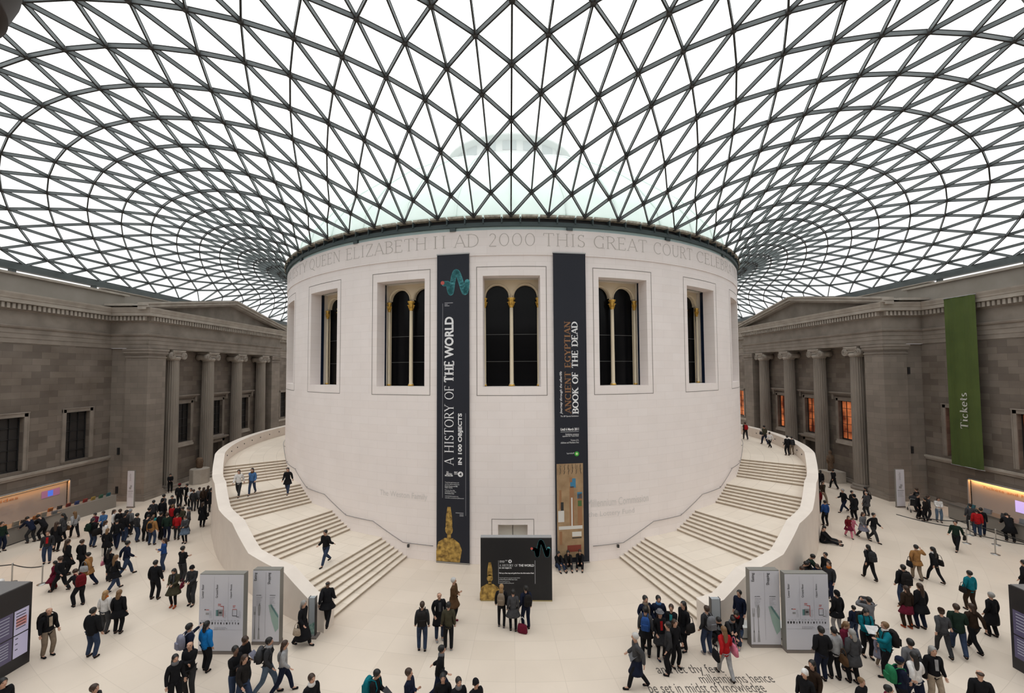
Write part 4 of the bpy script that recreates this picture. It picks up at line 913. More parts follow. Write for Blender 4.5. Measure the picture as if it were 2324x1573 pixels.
a, b_ = f.px(1045, 1076.5); f.poly('round_mark', [circle(a, b_, .15, 24)], M_wtext, 1.2); f.text('lettering', sans_polys('4', .03), a-.07, a+.07, b_-.09, b_+.09, M_bannerblk)
def lines_px(f, rows_, m, h=.045, bold=0.0):
    for t, u0, u1, v in rows_:
        p0 = f.px(u0, v); p1 = f.px(u1, v); f.text('small_print', sans_polys(t, bold), p0[0], p1[0], p0[1]-h*.2, p0[1]+h*1.3, m)
lines_px(f, [('Travel through history and', 1010, 1041.5, 1096), ('see the objects behind the', 1010, 1042.5, 1100), ('British Museum and BBC', 1010, 1039, 1104), ('Radio 4 series', 1010, 1027, 1107.5), ('Pick up a free map', 1010, 1032, 1113.5), ('and guide from the', 1010, 1035, 1117), ('Information Desk', 1010, 1031, 1120.5), ('www.britishmuseum.org', 1010, 1040, 1127), ('www.bbc.co.uk/ahistoryoftheworld', 1010, 1052.5, 1131)], M_wtext, .05)
for i, (u0, u1, v) in enumerate(((1034, 1052, 1164), (1043, 1052, 1168), (1043, 1052, 1171), (1009, 1028, 688), (1009, 1016, 691.5), (1009, 1020, 694.5))):
    p0, p1 = f.px(u0, v), f.px(u1, v); f.rect('caption', p0[0], p1[0], p0[1]-.02, p0[1]+.02, M_ink2)
ban2, f = tall_banner(6.32, 11.38, 'tall dark banner on the drum about an ancient book of the dead')
def bb(U0, U1, V): return col(f, U0, V), col(f, U1, V)
f.up_text('lettering', sans_polys('Journey through the afterlife', .01, .25), col(f, 1277, 890), col(f, 1270, 890), row(f, 1273, 940), row(f, 1273, 843), M_wtext)
f.up_text('lettering', serif_polys('ANCIENT EGYPTIAN', tw=.20, nw=.08, sl=.17, sh=.07), col(f, 1295, 830), col(f, 1281.5, 830), row(f, 1288, 940), row(f, 1288, 729), M_brown, keep=(0, 1))
f.up_text('lettering', serif_polys('BOOK OF THE DEAD', tw=.22, nw=.09, sl=.17, sh=.08), col(f, 1311.5, 830), col(f, 1298, 830), row(f, 1304, 940), row(f, 1304, 730), M_wtext, keep=(0, 1))
lines_px(f, [('The BP Special Exhibition', 1272, 1313, 947)], M_wtext, .07); lines_px(f, [('Until 6 March 2011', 1272, 1313.5, 977)], M_wtext, .10, .03)
f.rect('rule', *bb(1272, 1313.5, 980), row(f, 1290, 980.3), row(f, 1290, 979.7), M_wtext)
lines_px(f, [('Exhibition entrance', 1283.5, 1313.5, 987.5), ('opposite the Ticket Desk', 1276.5, 1313.5, 992), ('Tickets £12,', 1295, 1313.5, 1001), ('children and Members free', 1272.5, 1313.5, 1006.5), ('Supported by BP', 1286, 1303, 1031)], M_wtext, .065)
a, b_ = f.px(1309, 1030); M_gr = mat('green_round_mark', (.05, .42, .05), .6); M_gr2 = mat('pale_green_mark', (.75, .9, .45), .6)
f.poly('round_mark', [circle(a, b_, .13)], M_gr, 1.2); f.poly('round_mark', [circle(a, b_, .06)], M_gr2, 2.2)
# plain papyrus-coloured picture with generic standing shapes
P0 = f.px(1264.5, 1272); P1 = f.px(1324.5, 1051)
f.rect('papyrus_panel', P0[0]+.02, P1[0]-.04, .35, P1[1], M_tan, 1.1)
M_skin2 = mat('printed_ochre', (.34, .17, .08), .7); M_wh2 = mat('printed_white', (.72, .70, .66), .7); M_bl2 = mat('printed_blue', (.05, .22, .38), .7); M_bk2 = mat('printed_black', (.03, .03, .03), .7); M_rd2 = mat('printed_red', (.25, .05, .03), .7)
w = P1[0]-P0[0]; x0 = P0[0]; H_ = P1[1]-.35
def R_(x, y, ww, hh, m, k=1.6): f.rect('printed_shape', x0+w*(x-ww/2), x0+w*(x+ww/2), .35+H_*y, .35+H_*(y+hh), m, k)
R_(.5, .30, .86, .035, M_wh2); R_(.55, .335, .16, .42, M_skin2); R_(.55, .335, .05, .30, M_wh2, 2.0); R_(.60, .74, .20, .10, M_bl2); R_(.52, .80, .10, .05, M_skin2, 2.0)
R_(.84, .335, .16, .34, M_skin2); R_(.84, .62, .18, .07, M_bl2); R_(.84, .54, .14, .06, mat('printed_green', (.08, .16, .05), .7), 2.0); R_(.16, .38, .22, .12, M_wh2); R_(.20, .50, .10, .09, M_bk2); R_(.14, .52, .08, .2, M_skin2, 1.4)
R_(.62, .06, .5, .07, M_rd2); R_(.14, .14, .10, .14, M_skin2); R_(.72, .22, .34, .05, M_wh2); R_(.72, .20, .34, .012, M_bk2, 2.0)
G_ = random.Random(3); marks = []
for i in range(60):
    cx = x0+w*(.06+.88*((i % 6)+.3+.4*G_.random())/6); cyy = .35+H_*(.885+.10*(i//6)/10+.004*G_.random()); marks.append([(cx-.02, cyy), (cx+.03, cyy+.01), (cx+.02, cyy+.03)]); marks.append([(cx, cyy), (cx+.012, cyy), (cx+.02, cyy+.09), (cx+.005, cyy+.09)])
f.poly('printed_marks', marks, M_bk2, 2.0)

# ---------------------------------------------------------------- free-standing display in front of the door
root = empty('display_board', (.12, -24.5, 0)); tag(root, 'square black display board standing before the drum door', 'display board')
b = MB(); b.box(-1.63, 1.63, 0, .28, 0, 2.83); b.build('panel', mat('black_display_face', (.008, .008, .010), .6), root)
b = MB(); b.box(-1.63, 1.63, .0, .28, 2.83, 2.86); b.build('top_edge', M_silver, root)
b = MB(); b.box(-1.63, 1.63, -.004, .0, .0, .05); b.build('plinth', mat('brass_edge', (.35, .28, .12), .5), root)
f = Face((-1.63, -.002, 0), X3, Z3, root); f.n = -Y3
base = Vector(root.location)
f.px = lambda U, V: (lambda w_: (w_.x, w_.z))(on_y(U, V, -24.5)-base-Vector((-1.63, 0, 0)))
a, b_ = f.px(1228, 1246); coil(f, a-.02, b_-.13, .62); a, b_ = f.px(1112, 1364); bust(f, a, .05, .92, 1.72)
for t, kind, u0, u1, v0, v1 in (('A HISTORY OF', 0, 1133, 1175, 1286, 1280.5), ('THE WORLD', 1, 1177, 1212, 1286, 1280.5), ('IN 100 OBJECTS', 1, 1133, 1161, 1291.5, 1287.5), ('Pick up a free map and guide from the Information Desk', 1, 1133, 1212, 1303, 1299),
                            ('Travel through history and visit the objects behind', 2, 1133, 1180, 1313, 1310.5), ('the British Museum and BBC Radio 4 series', 2, 1133, 1174, 1316.5, 1314), ('www.britishmuseum.org', 2, 1133, 1157, 1321.5, 1319), ('www.bbc.co.uk/ahistoryoftheworld', 2, 1133, 1166, 1325, 1322.5), ('BRITISH MUSEUM', 2, 1134, 1145, 1277, 1272), ('BBC', 2, 1147, 1152, 1273, 1271)):
    p0, p1 = f.px(u0, v0), f.px(u1, v1); f.text('lettering', serif_polys(t, tw=.12, nw=.05) if kind == 0 else sans_polys(t, .03 if kind == 1 else 0), p0[0], p1[0], p0[1], p1[1], M_wtext)
a, b_ = f.px(1157.5, 1274); f.poly('round_mark', [circle(a, b_, .08)], M_wtext, 1.2); f.text('lettering', sans_polys('4', .03), a-.035, a+.035, b_-.05, b_+.05, M_bannerblk)
for u_ in (1131, 1214): p0 = f.px(u_, 1325); p1 = f.px(u_+.7, 1272); f.rect('rule', p0[0], p1[0], p0[1], p1[1], M_ink2)

# ---------------------------------------------------------------- white direction signs
def sign(name, x0, x1, y, h, dep, label, kind, group=None):
    root = empty(name, ((x0+x1)/2, y, 0)); tag(root, label, 'sign', group); hw = (x1-x0)/2
    b = MB(); b.box(-hw, hw, 0, dep, .10, h); b.build('panel', M_signedge, root)
    b = MB(); b.box(-hw+.0, hw-.0, -.012, -.001, .12, h-.03); b.build('printed_face', M_white, root)
    b = MB(); b.box(-hw-.01, hw+.01, -.02, dep+.01, 0, .10); b.build('plinth', mat('taupe_plinth', (.20, .17, .155), .5), root)
    f = Face((-hw, -.013, 0), X3, Z3, root); f.n = -Y3; W_ = 2*hw
    if kind == 'map':
        for i, t in enumerate(('Lower floor', 'Ground floor', 'Upper floors')):
            a = W_*(.05+.325*i); f.up_text('lettering', sans_polys(t, .008), a+W_*.05, a, h*.70, h*.87, M_ink)
            if i: f.rect('fold_line', W_*(.325*i)+.01, W_*(.325*i)+.016, h*.42, h*.97, M_ink2)
        g = f.rect
        g('floor_plan', W_*.43, W_*.55, h*.475, h*.555, M_silver); g('floor_plan', W_*.385, W_*.44, h*.475, h*.55, M_tealink)
        for (a0, a1, b0, b1) in ((.55, .562, .46, .60), (.49, .562, .592, .60), (.43, .50, .618, .626), (.43, .50, .602, .608), (.16, .23, .548, .556), (.77, .83, .60, .607), (.77, .82, .585, .591), (.76, .86, .556, .563)): g('plan_line', W_*a0, W_*a1, h*b0, h*b1, M_red, 2.0)
        for (a0, a1, b0, b1) in ((.76, .768, .48, .556), (.86, .868, .48, .556), (.76, .868, .475, .482), (.85, .91, .462, .468), (.455, .52, .505, .53), (.13, .155, .548, .56)): g('plan_line', W_*a0, W_*a1, h*b0, h*b1, M_ink, 2.0)
        g('plan_block', W_*.155, W_*.225, h*.49, h*.515, M_silver)
        Q = random.Random(5); P = []
        for i in range(14):
            a = W_*(.045+.066*i); hh = h*(.012+.022*Q.random()); ww = W_*(.012+.03*Q.random()); P.append(circle(a, h*.388, ww/2, 8, hh/2)); P.append([(a-ww*.3, h*.37), (a+ww*.3, h*.37), (a+ww*.2, h*.39), (a-ww*.2, h*.39)])
        f.poly('object_silhouettes', P, M_ink, 2.0)
        for i in range(12): small_lines(f, W_*(.05+.075*i), W_*(.05+.075*i+.05), h*.425, 2, h*.01, h*.004, M_ink2, 'tiny_caption', i)
        small_lines(f, W_*.36, W_*.66, h*.335, 3, h*.012, h*.005, M_ink2, 'tiny_caption', 30); g('fold_line', 0, W_, h*.302, h*.304, M_ink2)
        for a in (.27, .60, .93): small_lines(f, W_*(a-.03), W_*(a+.03), h*.54, 7, h*.014, h*.004, M_ink2, 'tiny_caption', int(a*100))
    elif kind == 'eat':
        f.up_text('lettering', sans_polys('Eating', .012), W_*.17, W_*.05, h*.855, h*.965, M_ink); f.up_text('lettering', sans_polys('Shopping', .012), W_*.68, W_*.55, h*.81, h*.965, M_ink)
        f.rect('fold_line', W_*.48, W_*.487, h*.1, h*.97, M_ink2)
        small_lines(f, W_*.15, W_*.40, h*.665, 1, h*.014, h*.008, M_ink, 'list_heading', 2); small_lines(f, W_*.15, W_*.40, h*.64, 9, h*.014, h*.005, M_ink2, 'list', 3, .6); small_lines(f, W_*.64, W_*.86, h*.665, 1, h*.01, h*.008, M_ink, 'list_heading', 4); small_lines(f, W_*.64, W_*.86, h*.64, 15, h*.014, h*.005, M_ink2, 'list', 4, .6)
        f.poly('printed_fork', [[(W_*.06, h*.40), (W_*.13, h*.40), (W_*.14, h*.51), (W_*.125, h*.51), (W_*.12, h*.44), (W_*.103, h*.44), (W_*.10, h*.515), (W_*.09, h*.515), (W_*.088, h*.44), (W_*.07, h*.44), (W_*.065, h*.51), (W_*.05, h*.51)], [(W_*.085, h*.2), (W_*.11, h*.2), (W_*.105, h*.40), (W_*.09, h*.40)], [(W_*.06, h*.075), (W_*.13, h*.075), (W_*.11, h*.22), (W_*.085, h*.22)]], M_silver, 2.0)
        f.poly('printed_knife', [[(W_*.22, h*.39), (W_*.29, h*.39), (W_*.31, h*.50), (W_*.27, h*.56), (W_*.21, h*.50)], [(W_*.24, h*.2), (W_*.265, h*.2), (W_*.26, h*.40), (W_*.245, h*.40)], [(W_*.215, h*.075), (W_*.295, h*.075), (W_*.265, h*.22), (W_*.24, h*.22)]], M_silver, 2.0)
        f.poly('printed_vase', [[(W_*.60, h*.53), (W_*.70, h*.54), (W_*.97, h*.40), (W_*.98, h*.22), (W_*.86, h*.17), (W_*.72, h*.32)]], mat('printed_jade', (.30, .42, .38), .6), 1.5); f.poly('printed_vase_shade', [[(W_*.66, h*.53), (W_*.72, h*.535), (W_*.97, h*.38), (W_*.95, h*.36), (W_*.84, h*.42)]], M_tealink, 2.0)
    elif kind == 'slim':
        f.up_text('lettering', sans_polys('Ground floor'), W_*.55, W_*.25, h*.72, h*.92, M_ink2); f.rect('floor_plan', W_*.30, W_*.62, h*.50, h*.56, M_silver, 2.0); f.rect('floor_plan', W_*.45, W_*.72, h*.55, h*.61, M_ink2, 1.6)
        f.rect('silhouette_row', W_*.12, W_*.9, h*.445, h*.455, M_ink); small_lines(f, W_*.15, W_*.85, h*.42, 5, h*.03, h*.012, M_ink2, 'tiny_caption', 8)
    return root
sign('map_sign', -11.80, -10.14, -28.1, 2.92, .26, 'wide white floor-map sign left of the left staircase', 'map', 'floor map signs')
sign('eating_sign', -10.12, -9.07, -27.56, 2.82, .26, 'narrow white eating and shopping sign by the left staircase', 'eat', 'eating signs')
sign('eating_sign', 8.94, 10.05, -27.58, 2.86, .26, 'narrow white eating and shopping sign by the right staircase', 'eat', 'eating signs')
sign('map_sign', 10.07, 11.66, -27.87, 2.88, .26, 'wide white floor-map sign right of the right staircase', 'map', 'floor map signs')
sign('slim_sign', -29.82, -29.30, -11.7, 2.87, .12, 'slim white sign standing against the left portico corner', 'slim', 'slim signs')
sign('slim_sign', 29.12, 29.74, -11.6, 2.88, .12, 'slim white sign standing against the right portico corner', 'slim', 'slim signs')
for x0, x1, y, sd in ((-8.14, -7.90, -27.12, 'left'), (7.70, 8.04, -27.10, 'right')):
    root = empty('information_post', ((x0+x1)/2, y, 0)); tag(root, 'slim glass-faced information post at the foot of the %s stair wall' % sd, 'sign', 'stair foot posts'); hw = (x1-x0)/2
    b = MB(); b.box(-hw, hw, 0, .16, .06, 1.52); b.build('post_panel', mat('grey_post_panel', (.34, .37, .40), .4), root)
    b = MB()
    for s in (-1, 1): b.box(min(s*hw, s*(hw+.015)), max(s*hw, s*(hw+.015)), -.01, .17, 0.06, 1.54)
    b.build('metal_edge', M_blk, root); b = MB(); b.box(-hw-.05, hw+.12, -.12, .25, 0, .06); b.build('plinth', mat('taupe_plinth', (.2, .17, .155), .5), root)
    if sd == 'left':
        b = MB(); b.quad((-hw+.01, -.004, .12), (hw-.01, -.004, .12), (hw-.01, -.004, .60), (-hw+.01, -.004, .48)); b.build('green_picture', noisy('green_photo_print', (.05, .16, .14), (.35, .48, .44), 9, .5), root, fixn=False)
b = MB(); b.box(-1.0, 1.0, -.25, .25, .08, .46); o = b.build('bench', mat('white_bench_top', (.78, .78, .76), .4)); o.location = (9.75, -26.9, 0); tag(o, 'low white bench behind the right-hand signs', 'bench')
b = MB(); b.box(-.95, .95, -.2, .2, 0, .08); b.build('bench_foot', M_signedge, o)

# ---------------------------------------------------------------- black information kiosks at the frame edges
def kiosk(s, x, label):
    root = empty('screen_kiosk', (s*x, -30.0, 0)); tag(root, label, 'kiosk', 'black screen kiosks')
    b = MB(); b.box(min(0, s*2.4), max(0, s*2.4), -2.6, 1.45, 0, 2.84); b.build('cabinet', mat('black_kiosk', (.014, .013, .016), .35), root)
    b = MB(); b.box(min(s*.03, s*2.37), max(s*.03, s*2.37), -2.57, 1.42, 2.84, 2.87); b.build('top_sheet', mat('grey_kiosk_top', (.16, .15, .15), .5), root)
    M_s1 = mat('lit_white_screen', (.05, .05, .06), .3, emit=(.52, .47, .62), estr=.55); M_s2 = mat('dim_violet_screen', (.03, .03, .04), .3, emit=(.07, .055, .11), estr=.6)
    M_s3 = mat('lit_red_picture', (.05, .02, .02), .3, emit=(.5, .22, .2), estr=.6); M_s4 = mat('screen_text', (.02, .02, .03), .5); M_s5 = mat('screen_text_bright', (.1, .1, .1), .5, emit=(.5, .5, .6), estr=.35)
    X = -s*.006
    for i, (ya, yb) in enumerate(((.92, 1.36), (.42, .88), (-.08, .38), (-.60, -.12))):
        m = M_s1 if (i == 0 and s < 0) else M_s2
        for j, (za, zb) in enumerate(((.42, 1.18), (1.22, 2.05))):
            b = MB(); b.quad((X, ya, za), (X, yb, za), (X, yb, zb), (X, ya, zb)); sc = b.build('screen', m, root, fixn=False)
            if m is M_s1 and j == 1: b = MB(); b.quad((X*1.6, ya+.06, za+.25), (X*1.6, yb-.06, za+.25), (X*1.6, yb-.06, za+.55), (X*1.6, ya+.06, za+.55)); b.build('screen_picture', M_s3, sc, fixn=False)
            b = MB(); n = 3 if m is M_s1 and j == 0 else 6
            for k in range(n): z = zb-.12-k*(zb-za-.2)/n; y0 = ya+.05; e = .08 if n == 3 else .30; b.quad((X*1.8, y0, z), (X*1.8, y0+e, z), (X*1.8, y0+e, z+.03), (X*1.8, y0, z+.03))
            b.build('screen_lines', M_s4 if m is M_s1 else M_s5, sc, fixn=False)
    return root
kiosk(-1, 17.67, 'black information kiosk with lit screens at the left edge of the picture')
kiosk(1, 17.47, 'black information kiosk with dim screens at the right edge of the picture')

# ---------------------------------------------------------------- desks set into the side ranges
M_strip = mat('warm_light_strip', (1, .8, .5), .5, emit=(1.0, .50, .16), estr=1.6)
M_alc = mat('alcove_white', (.36, .33, .31), .6)
M_ctop = mat('grey_counter_top', (.12, .11, .10), .45); M_cfront = mat('counter_front', (.24, .215, .19), .6)
def desk(s, sd):
    root = empty('lit_desk_alcove', (s*33.3, -12.85, 0)); tag(root, 'white lit alcove behind the %s-hand desk with glowing top edge' % sd, 'alcove')
    d = s*.5
    b = MB(); b.quad((s*.06, 0, 0), (s*.06, -13.1, 0), (s*.06, -13.1, 2.46), (s*.06, 0, 2.46)); b.build('back_panel', M_alc, root, fixn=False)
    b = MB(); b.box(min(-s*.16, d), max(-s*.16, d), -13.1, .06, 2.44, 2.52); b.box(min(-s*.16, d), max(-s*.16, d), -.0, .06, 0.0, 2.52); b.build('surround', M_alc, root)
    b = MB(); b.box(min(-s*.02, s*.04), max(-s*.02, s*.04), -13.0, -.05, 2.395, 2.425); b.build('light_strip', M_strip, root)
    ld = bpy.data.lights.new('strip_lamp', 'AREA'); ld.shape = 'RECTANGLE'; ld.size = 12.9; ld.size_y = .06; ld.energy = 115; ld.color = (1.0, .46, .15)
    lo = bpy.data.objects.new('strip_lamp', ld); COL.objects.link(lo); lo.parent = root; lo.location = (-s*.11, -6.5, 2.42); lo.rotation_euler = (0, rad(-s*30), rad(90)); lo.rotation_mode = 'XYZ'
    lo.rotation_euler = Matrix(((0, -s*cos(rad(35)), -s*sin(rad(35))), (1, 0, 0), (0, -sin(rad(35)), cos(rad(35))))).to_euler()
    X = s*.05
    f = Face((X, 0, 0), (0, -1, 0) if s > 0 else (0, 1, 0), Z3, root); f.n = Vector((-s, 0, 0))
    if s < 0:
        f.o = Vector((X, -13.0, 0)); f.text('lettering', sans_polys('Multimedia guides'), 5.2, 9.9, 1.93, 2.2, M_brown)
        for k in range(5): small_lines(f, 5.0+1.25*k, 5.9+1.25*k, 1.75, 6, .12, .03, M_ink2, 'price_list', k)
        f.rect('screen', 11.3, 12.5, 1.55, 2.05, mat('screen_violet', (.1, .05, .1), .4, emit=(.30, .12, .20), estr=.7)); f.rect('screen_picture', 11.7, 12.05, 1.6, 2.0, mat('screen_blue', (.02, .05, .2), .4, emit=(.08, .18, .75), estr=.8), 2)
    else:
        f.text('lettering', sans_polys('Tickets and Membership'), .7, 5.2, 1.95, 2.2, M_brown)
        f.rect('screen', 2.6, 3.35, 1.0, 1.75, mat('screen_lilac', (.3, .2, .4), .4, emit=(.62, .50, .95), estr=.8)); small_lines(f, 3.9, 5.3, 1.72, 4, .1, .03, M_ink2, 'notice', 7)
        f.rect('poster', 6.2, 7.0, 1.2, 1.75, mat('red_poster', (.45, .10, .10), .5)); f.rect('poster_foot', 6.2, 7.0, .95, 1.2, mat('blue_poster', (.05, .04, .16), .5))
    # counter
    c = empty('service_counter', (s*31.0, -20.0, 0)); tag(c, 'long grey counter of the %s-hand desk' % sd, 'counter', 'service counters')
    y1 = 4.2 if s < 0 else 6.2
    b = MB(); b.box(-.35, .42, -6.2, y1, .06, 1.0); b.build('counter_body', M_cfront, c); b = MB(); b.box(-.42, .48, -6.25, y1+.05, 1.0, 1.06); b.build('worktop', M_ctop, c); b = MB(); b.box(-.3, .4, -6.2, y1, 0, .06); b.build('kick_strip', M_blk, c)
    return c
desk(-1, 'left'); desk(1, 'right')
b = MB(); b.box(-.4, .4, -2.2, 2.2, 0, .95); o = b.build('leaflet_shelf', M_cfront); o.location = (-31.6, -13.6, 0); o.rotation_euler.z = rad(-9); tag(o, 'low shelf of leaflets at the far end of the left desk', 'shelf')
cols = [(.20, .02, .02), (.02, .10, .13), (.25, .08, .02), (.02, .04, .14), (.04, .12, .08), (.26, .23, .19), (.13, .02, .02), (.28, .20, .05), (.18, .18, .19), (.04, .04, .045)]
cn = ['red', 'teal', 'orange', 'blue', 'green', 'cream', 'dark red', 'yellow', 'grey', 'black']
def book(x, y, z, h, w, ci, label, grp, rz=0):
    b = MB(); b.box(-.05, .05, -w/2, w/2, 0, h); o = b.build('guide_book', mat('book_'+cn[ci].replace(' ', '_'), cols[ci], .5)); o.location = (x, y, z); o.rotation_euler = (0, rad(12), rz); tag(o, label, 'book', grp)
    b = MB(); b.box(-.045, .045, -w/2+.01, w/2+.004, .01, h-.01); b.build('page_block', mat('page_cream', (.6, .57, .5), .8), o)
R2 = random.Random(11)
for i in range(16):
    ci = (i*3+i//4) % 10; y = -24.3+.55*i
    if y > -21.6 and y < -19.6: y += 0
    book(-30.85+.12*(i % 2), y, 1.06, .20+.04*(i % 3), .30, ci, '%s guide book on display on the left counter, %s' % (cn[ci], ['nearest the camera', 'among the nearest', 'before the seller', 'by the seller', 'past the seller', 'toward the middle', 'at the middle', 'beside the till', 'beyond the till', 'in the far half', 'near the customers', 'past the customers', 'by the far screen', 'near the far end', 'next to the last', 'at the far end'][i]), 'books on the left counter')
for i in range(8):
    ci = (i*7+2) % 10; book(-31.55+.09*i-.3, -15.3+.5*i, .95, .24, .26, ci, '%s leaflet rack on the far shelf of the left desk, %s' % (cn[ci], ['first from the counter', 'second from the counter', 'third from the counter', 'fourth from the counter', 'fourth from the far end', 'third from the far end', 'second from the far end', 'last of the row'][i]), 'leaflets on the far left shelf')
for i in range(7):
    ci = [1, 8, 9, 8, 5, 9, 1][i]; book(30.95, -15.0-.95*i, 1.06, .28, .4, ci, '%s stand on the right-hand counter, %s' % (cn[ci], ['at its far end', 'second from its far end', 'third from its far end', 'at its middle', 'third from its near end', 'second from its near end', 'at its near end'][i]), 'stands on the right counter')

# ---------------------------------------------------------------- queue barriers
def barrier(pts, label, grp):
    root0 = None
    for i, (x, y) in enumerate(pts):
        r = empty('barrier_post', (x, y, 0)); tag(r, '%s, %s' % (label, ['left-most of all', 'second from the left', 'third from the left', 'fourth from the left', 'fifth from the left'][i]), 'barrier post', grp)
        if root0 is None:
            b = MB(); b.lathe([(.19, 0), (.19, .015), (.06, .04)], 20); me1 = b.build('base_disc', M_brushed, r).data
            b = MB(); b.lathe([(.03, .03), (.03, .86), (.038, .87), (.038, .93), (.0, .95)], 12, cap=False); me2 = b.build('post', M_brushed, r).data; root0 = (me1, me2)
        else:
            for n_, me in zip(('base_disc', 'post'), root0): o = bpy.data.objects.new(n_, me); COL.objects.link(o); o.parent = r
def strap(p, q, label):
    b = MB(); p = Vector((*p, .87)); q = Vector((*q, .87)); pts = [p.lerp(q, t/8)-Vector((0, 0, .10*sin(PI*t/8))) for t in range(9)]
    for a, c in zip(pts, pts[1:]): b.beam(a, c, .008, .05)
    o = b.build('barrier_strap', M_blk); tag(o, label, 'strap')
PR = [(27.25, -18.09), (28.80, -16.85), (28.74, -18.30), (27.22, -19.58), (28.79, -20.4)]
barrier(PR, 'grey queue post before the ticket desk', 'right queue posts')
strap((26.3, -16.0), PR[1], 'black strap from the free end to the far queue post'); strap((25.4, -15.6), PR[0], 'black strap running out to the left-most queue post'); strap(PR[1], PR[2], 'black strap between the posts nearest the desk'); strap(PR[0], PR[3], 'black strap along the outer row of the queue'); strap(PR[3], PR[4], 'black strap at the near end of the queue'); strap(PR[2], PR[4], 'black strap along the inner row of the queue')
PL = [(-25.17, -22.94), (-23.42, -23.12)]
barrier(PL, 'grey queue post left of the court', 'left queue posts'); strap(PL[0], PL[1], 'black strap joining the left queue posts'); strap((-28.2, -23.0), PL[0], 'black strap leading out of the picture on the left')

# ---------------------------------------------------------------- sculpture on pedestals under the porticoes
M_ped = noisy('pale_pedestal', (.36, .315, .27), (.45, .40, .345), 1.5, .8); M_bronze = noisy('brown_carved_stone', (.06, .035, .02), (.16, .095, .055), 6, .7, bump=.3)
r = empty('pedestal', (-29.6, -4.45, 0)); tag(r, 'pale eight-sided pedestal before the left portico columns', 'pedestal')
b = MB(); b.lathe([(.80, 0), (.80, 1.34), (.0, 1.36)], 8, cap=False, smooth=False); b.build('block', M_ped, r); b = MB(); b.lathe([(.84, 0), (.84, .08)], 8, smooth=False); b.build('foot', M_ped, r)
r = empty('carved_head', (-29.75, -4.3, 1.36)); tag(r, 'brown carved stone head on the left pedestal', 'sculpture')
b = MB(); b.lathe([(.24, 0), (.30, .12), (.30, .4), (.34, .6), (.30, .85), (.18, .98), (.02, 1.0)], 12, sy=.8); b.build('carved_block', M_bronze, r); b = MB(); b.lathe([(.2, -.02), (.22, .04)], 12); b.build('mount', M_blk, r)
r = empty('pedestal', (29.9, -4.3, 0)); tag(r, 'pale square pedestal before the right portico columns', 'pedestal')
b = MB(); b.box(-.8, .8, -.62, .62, 0, 1.02); b.build('block', M_ped, r); b = MB(); b.box(-.83, .83, -.65, .65, 0, .07); b.build('foot', M_ped, r)
r = empty('standing_statue', (29.8, -4.3, 1.02)); tag(r, 'brown standing figure carved in stone on the right pedestal', 'sculpture')
b = MB(); b.lathe([(.26, 0), (.24, .3), (.22, .7), (.28, 1.1), (.30, 1.38), (.12, 1.5), (.10, 1.56), (.15, 1.66), (.15, 1.78), (.06, 1.9), (.01, 1.92)], 16, sy=.75); b.build('figure', M_bronze, r)
b = MB()
for s in (-1, 1): b.tube([(s*.27, 0, 1.36), (s*.33, -.02, 1.0), (s*.27, -.04, .7)], .06, 8)
b.build('arms', M_bronze, r)
# green hanging on the right-hand range
p0 = Vector((32.9, -12.25, 0)); r = empty('hanging_banner', (32.62, -13.35, 0)); tag(r, 'long green banner lettered Tickets hanging on the right range', 'banner')
b = MB(); n = 10; Hg = (3.42, 15.72)
for i in range(n):
    y0, y1 = 1.04-2.08*i/n, 1.04-2.08*(i+1)/n; w0, w1 = .03*sin(i*1.3), .03*sin((i+1)*1.3); b.quad((w0, y0, Hg[0]), (w1, y1, Hg[0]), (w1, y1, Hg[1]), (w0, y0, Hg[1]))
b.build('banner_cloth', noisy('moss_green_cloth', (.050, .075, .015), (.075, .105, .022), .4, .9), r, fixn=False)
b = MB(); b.tube([(0, 1.1, Hg[1]), (0, -1.1, Hg[1])], .03, 6); b.tube([(0, 1.1, Hg[0]), (0, -1.1, Hg[0])], .03, 6); b.build('banner_pole', M_silver, r)
f = Face((-.06, 1.04, 0), (0, -1, 0), Z3, r); f.n = Vector((-1, 0, 0))
f.up_text('lettering', serif_polys('Tickets', tw=.17, nw=.07, sl=.12, sh=.07), 1.30, .80, 6.15, 8.75, mat('pale_banner_letter', (.50, .50, .46), .8), keep=(0, 1))
# columns on either side of the viewpoint, unlit shade painted as near-black brown (only their capitals reach into the picture)
M_shade = mat('capital_painted_shade', (.022, .010, .006), .7)
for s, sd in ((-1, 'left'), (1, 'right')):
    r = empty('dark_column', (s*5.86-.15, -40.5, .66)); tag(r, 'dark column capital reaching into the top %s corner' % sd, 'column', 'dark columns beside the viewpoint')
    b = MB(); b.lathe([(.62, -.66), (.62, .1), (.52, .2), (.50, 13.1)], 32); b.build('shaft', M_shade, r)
    b = MB(); b.lathe([(.50, 13.05), (.75, 13.2), (.95, 13.42), (1.00, 13.46), (1.00, 13.5), (1.08, 13.75), (1.11, 14.05), (1.06, 14.3), (.9, 14.5)], 72); b.build('capital', M_shade, r)
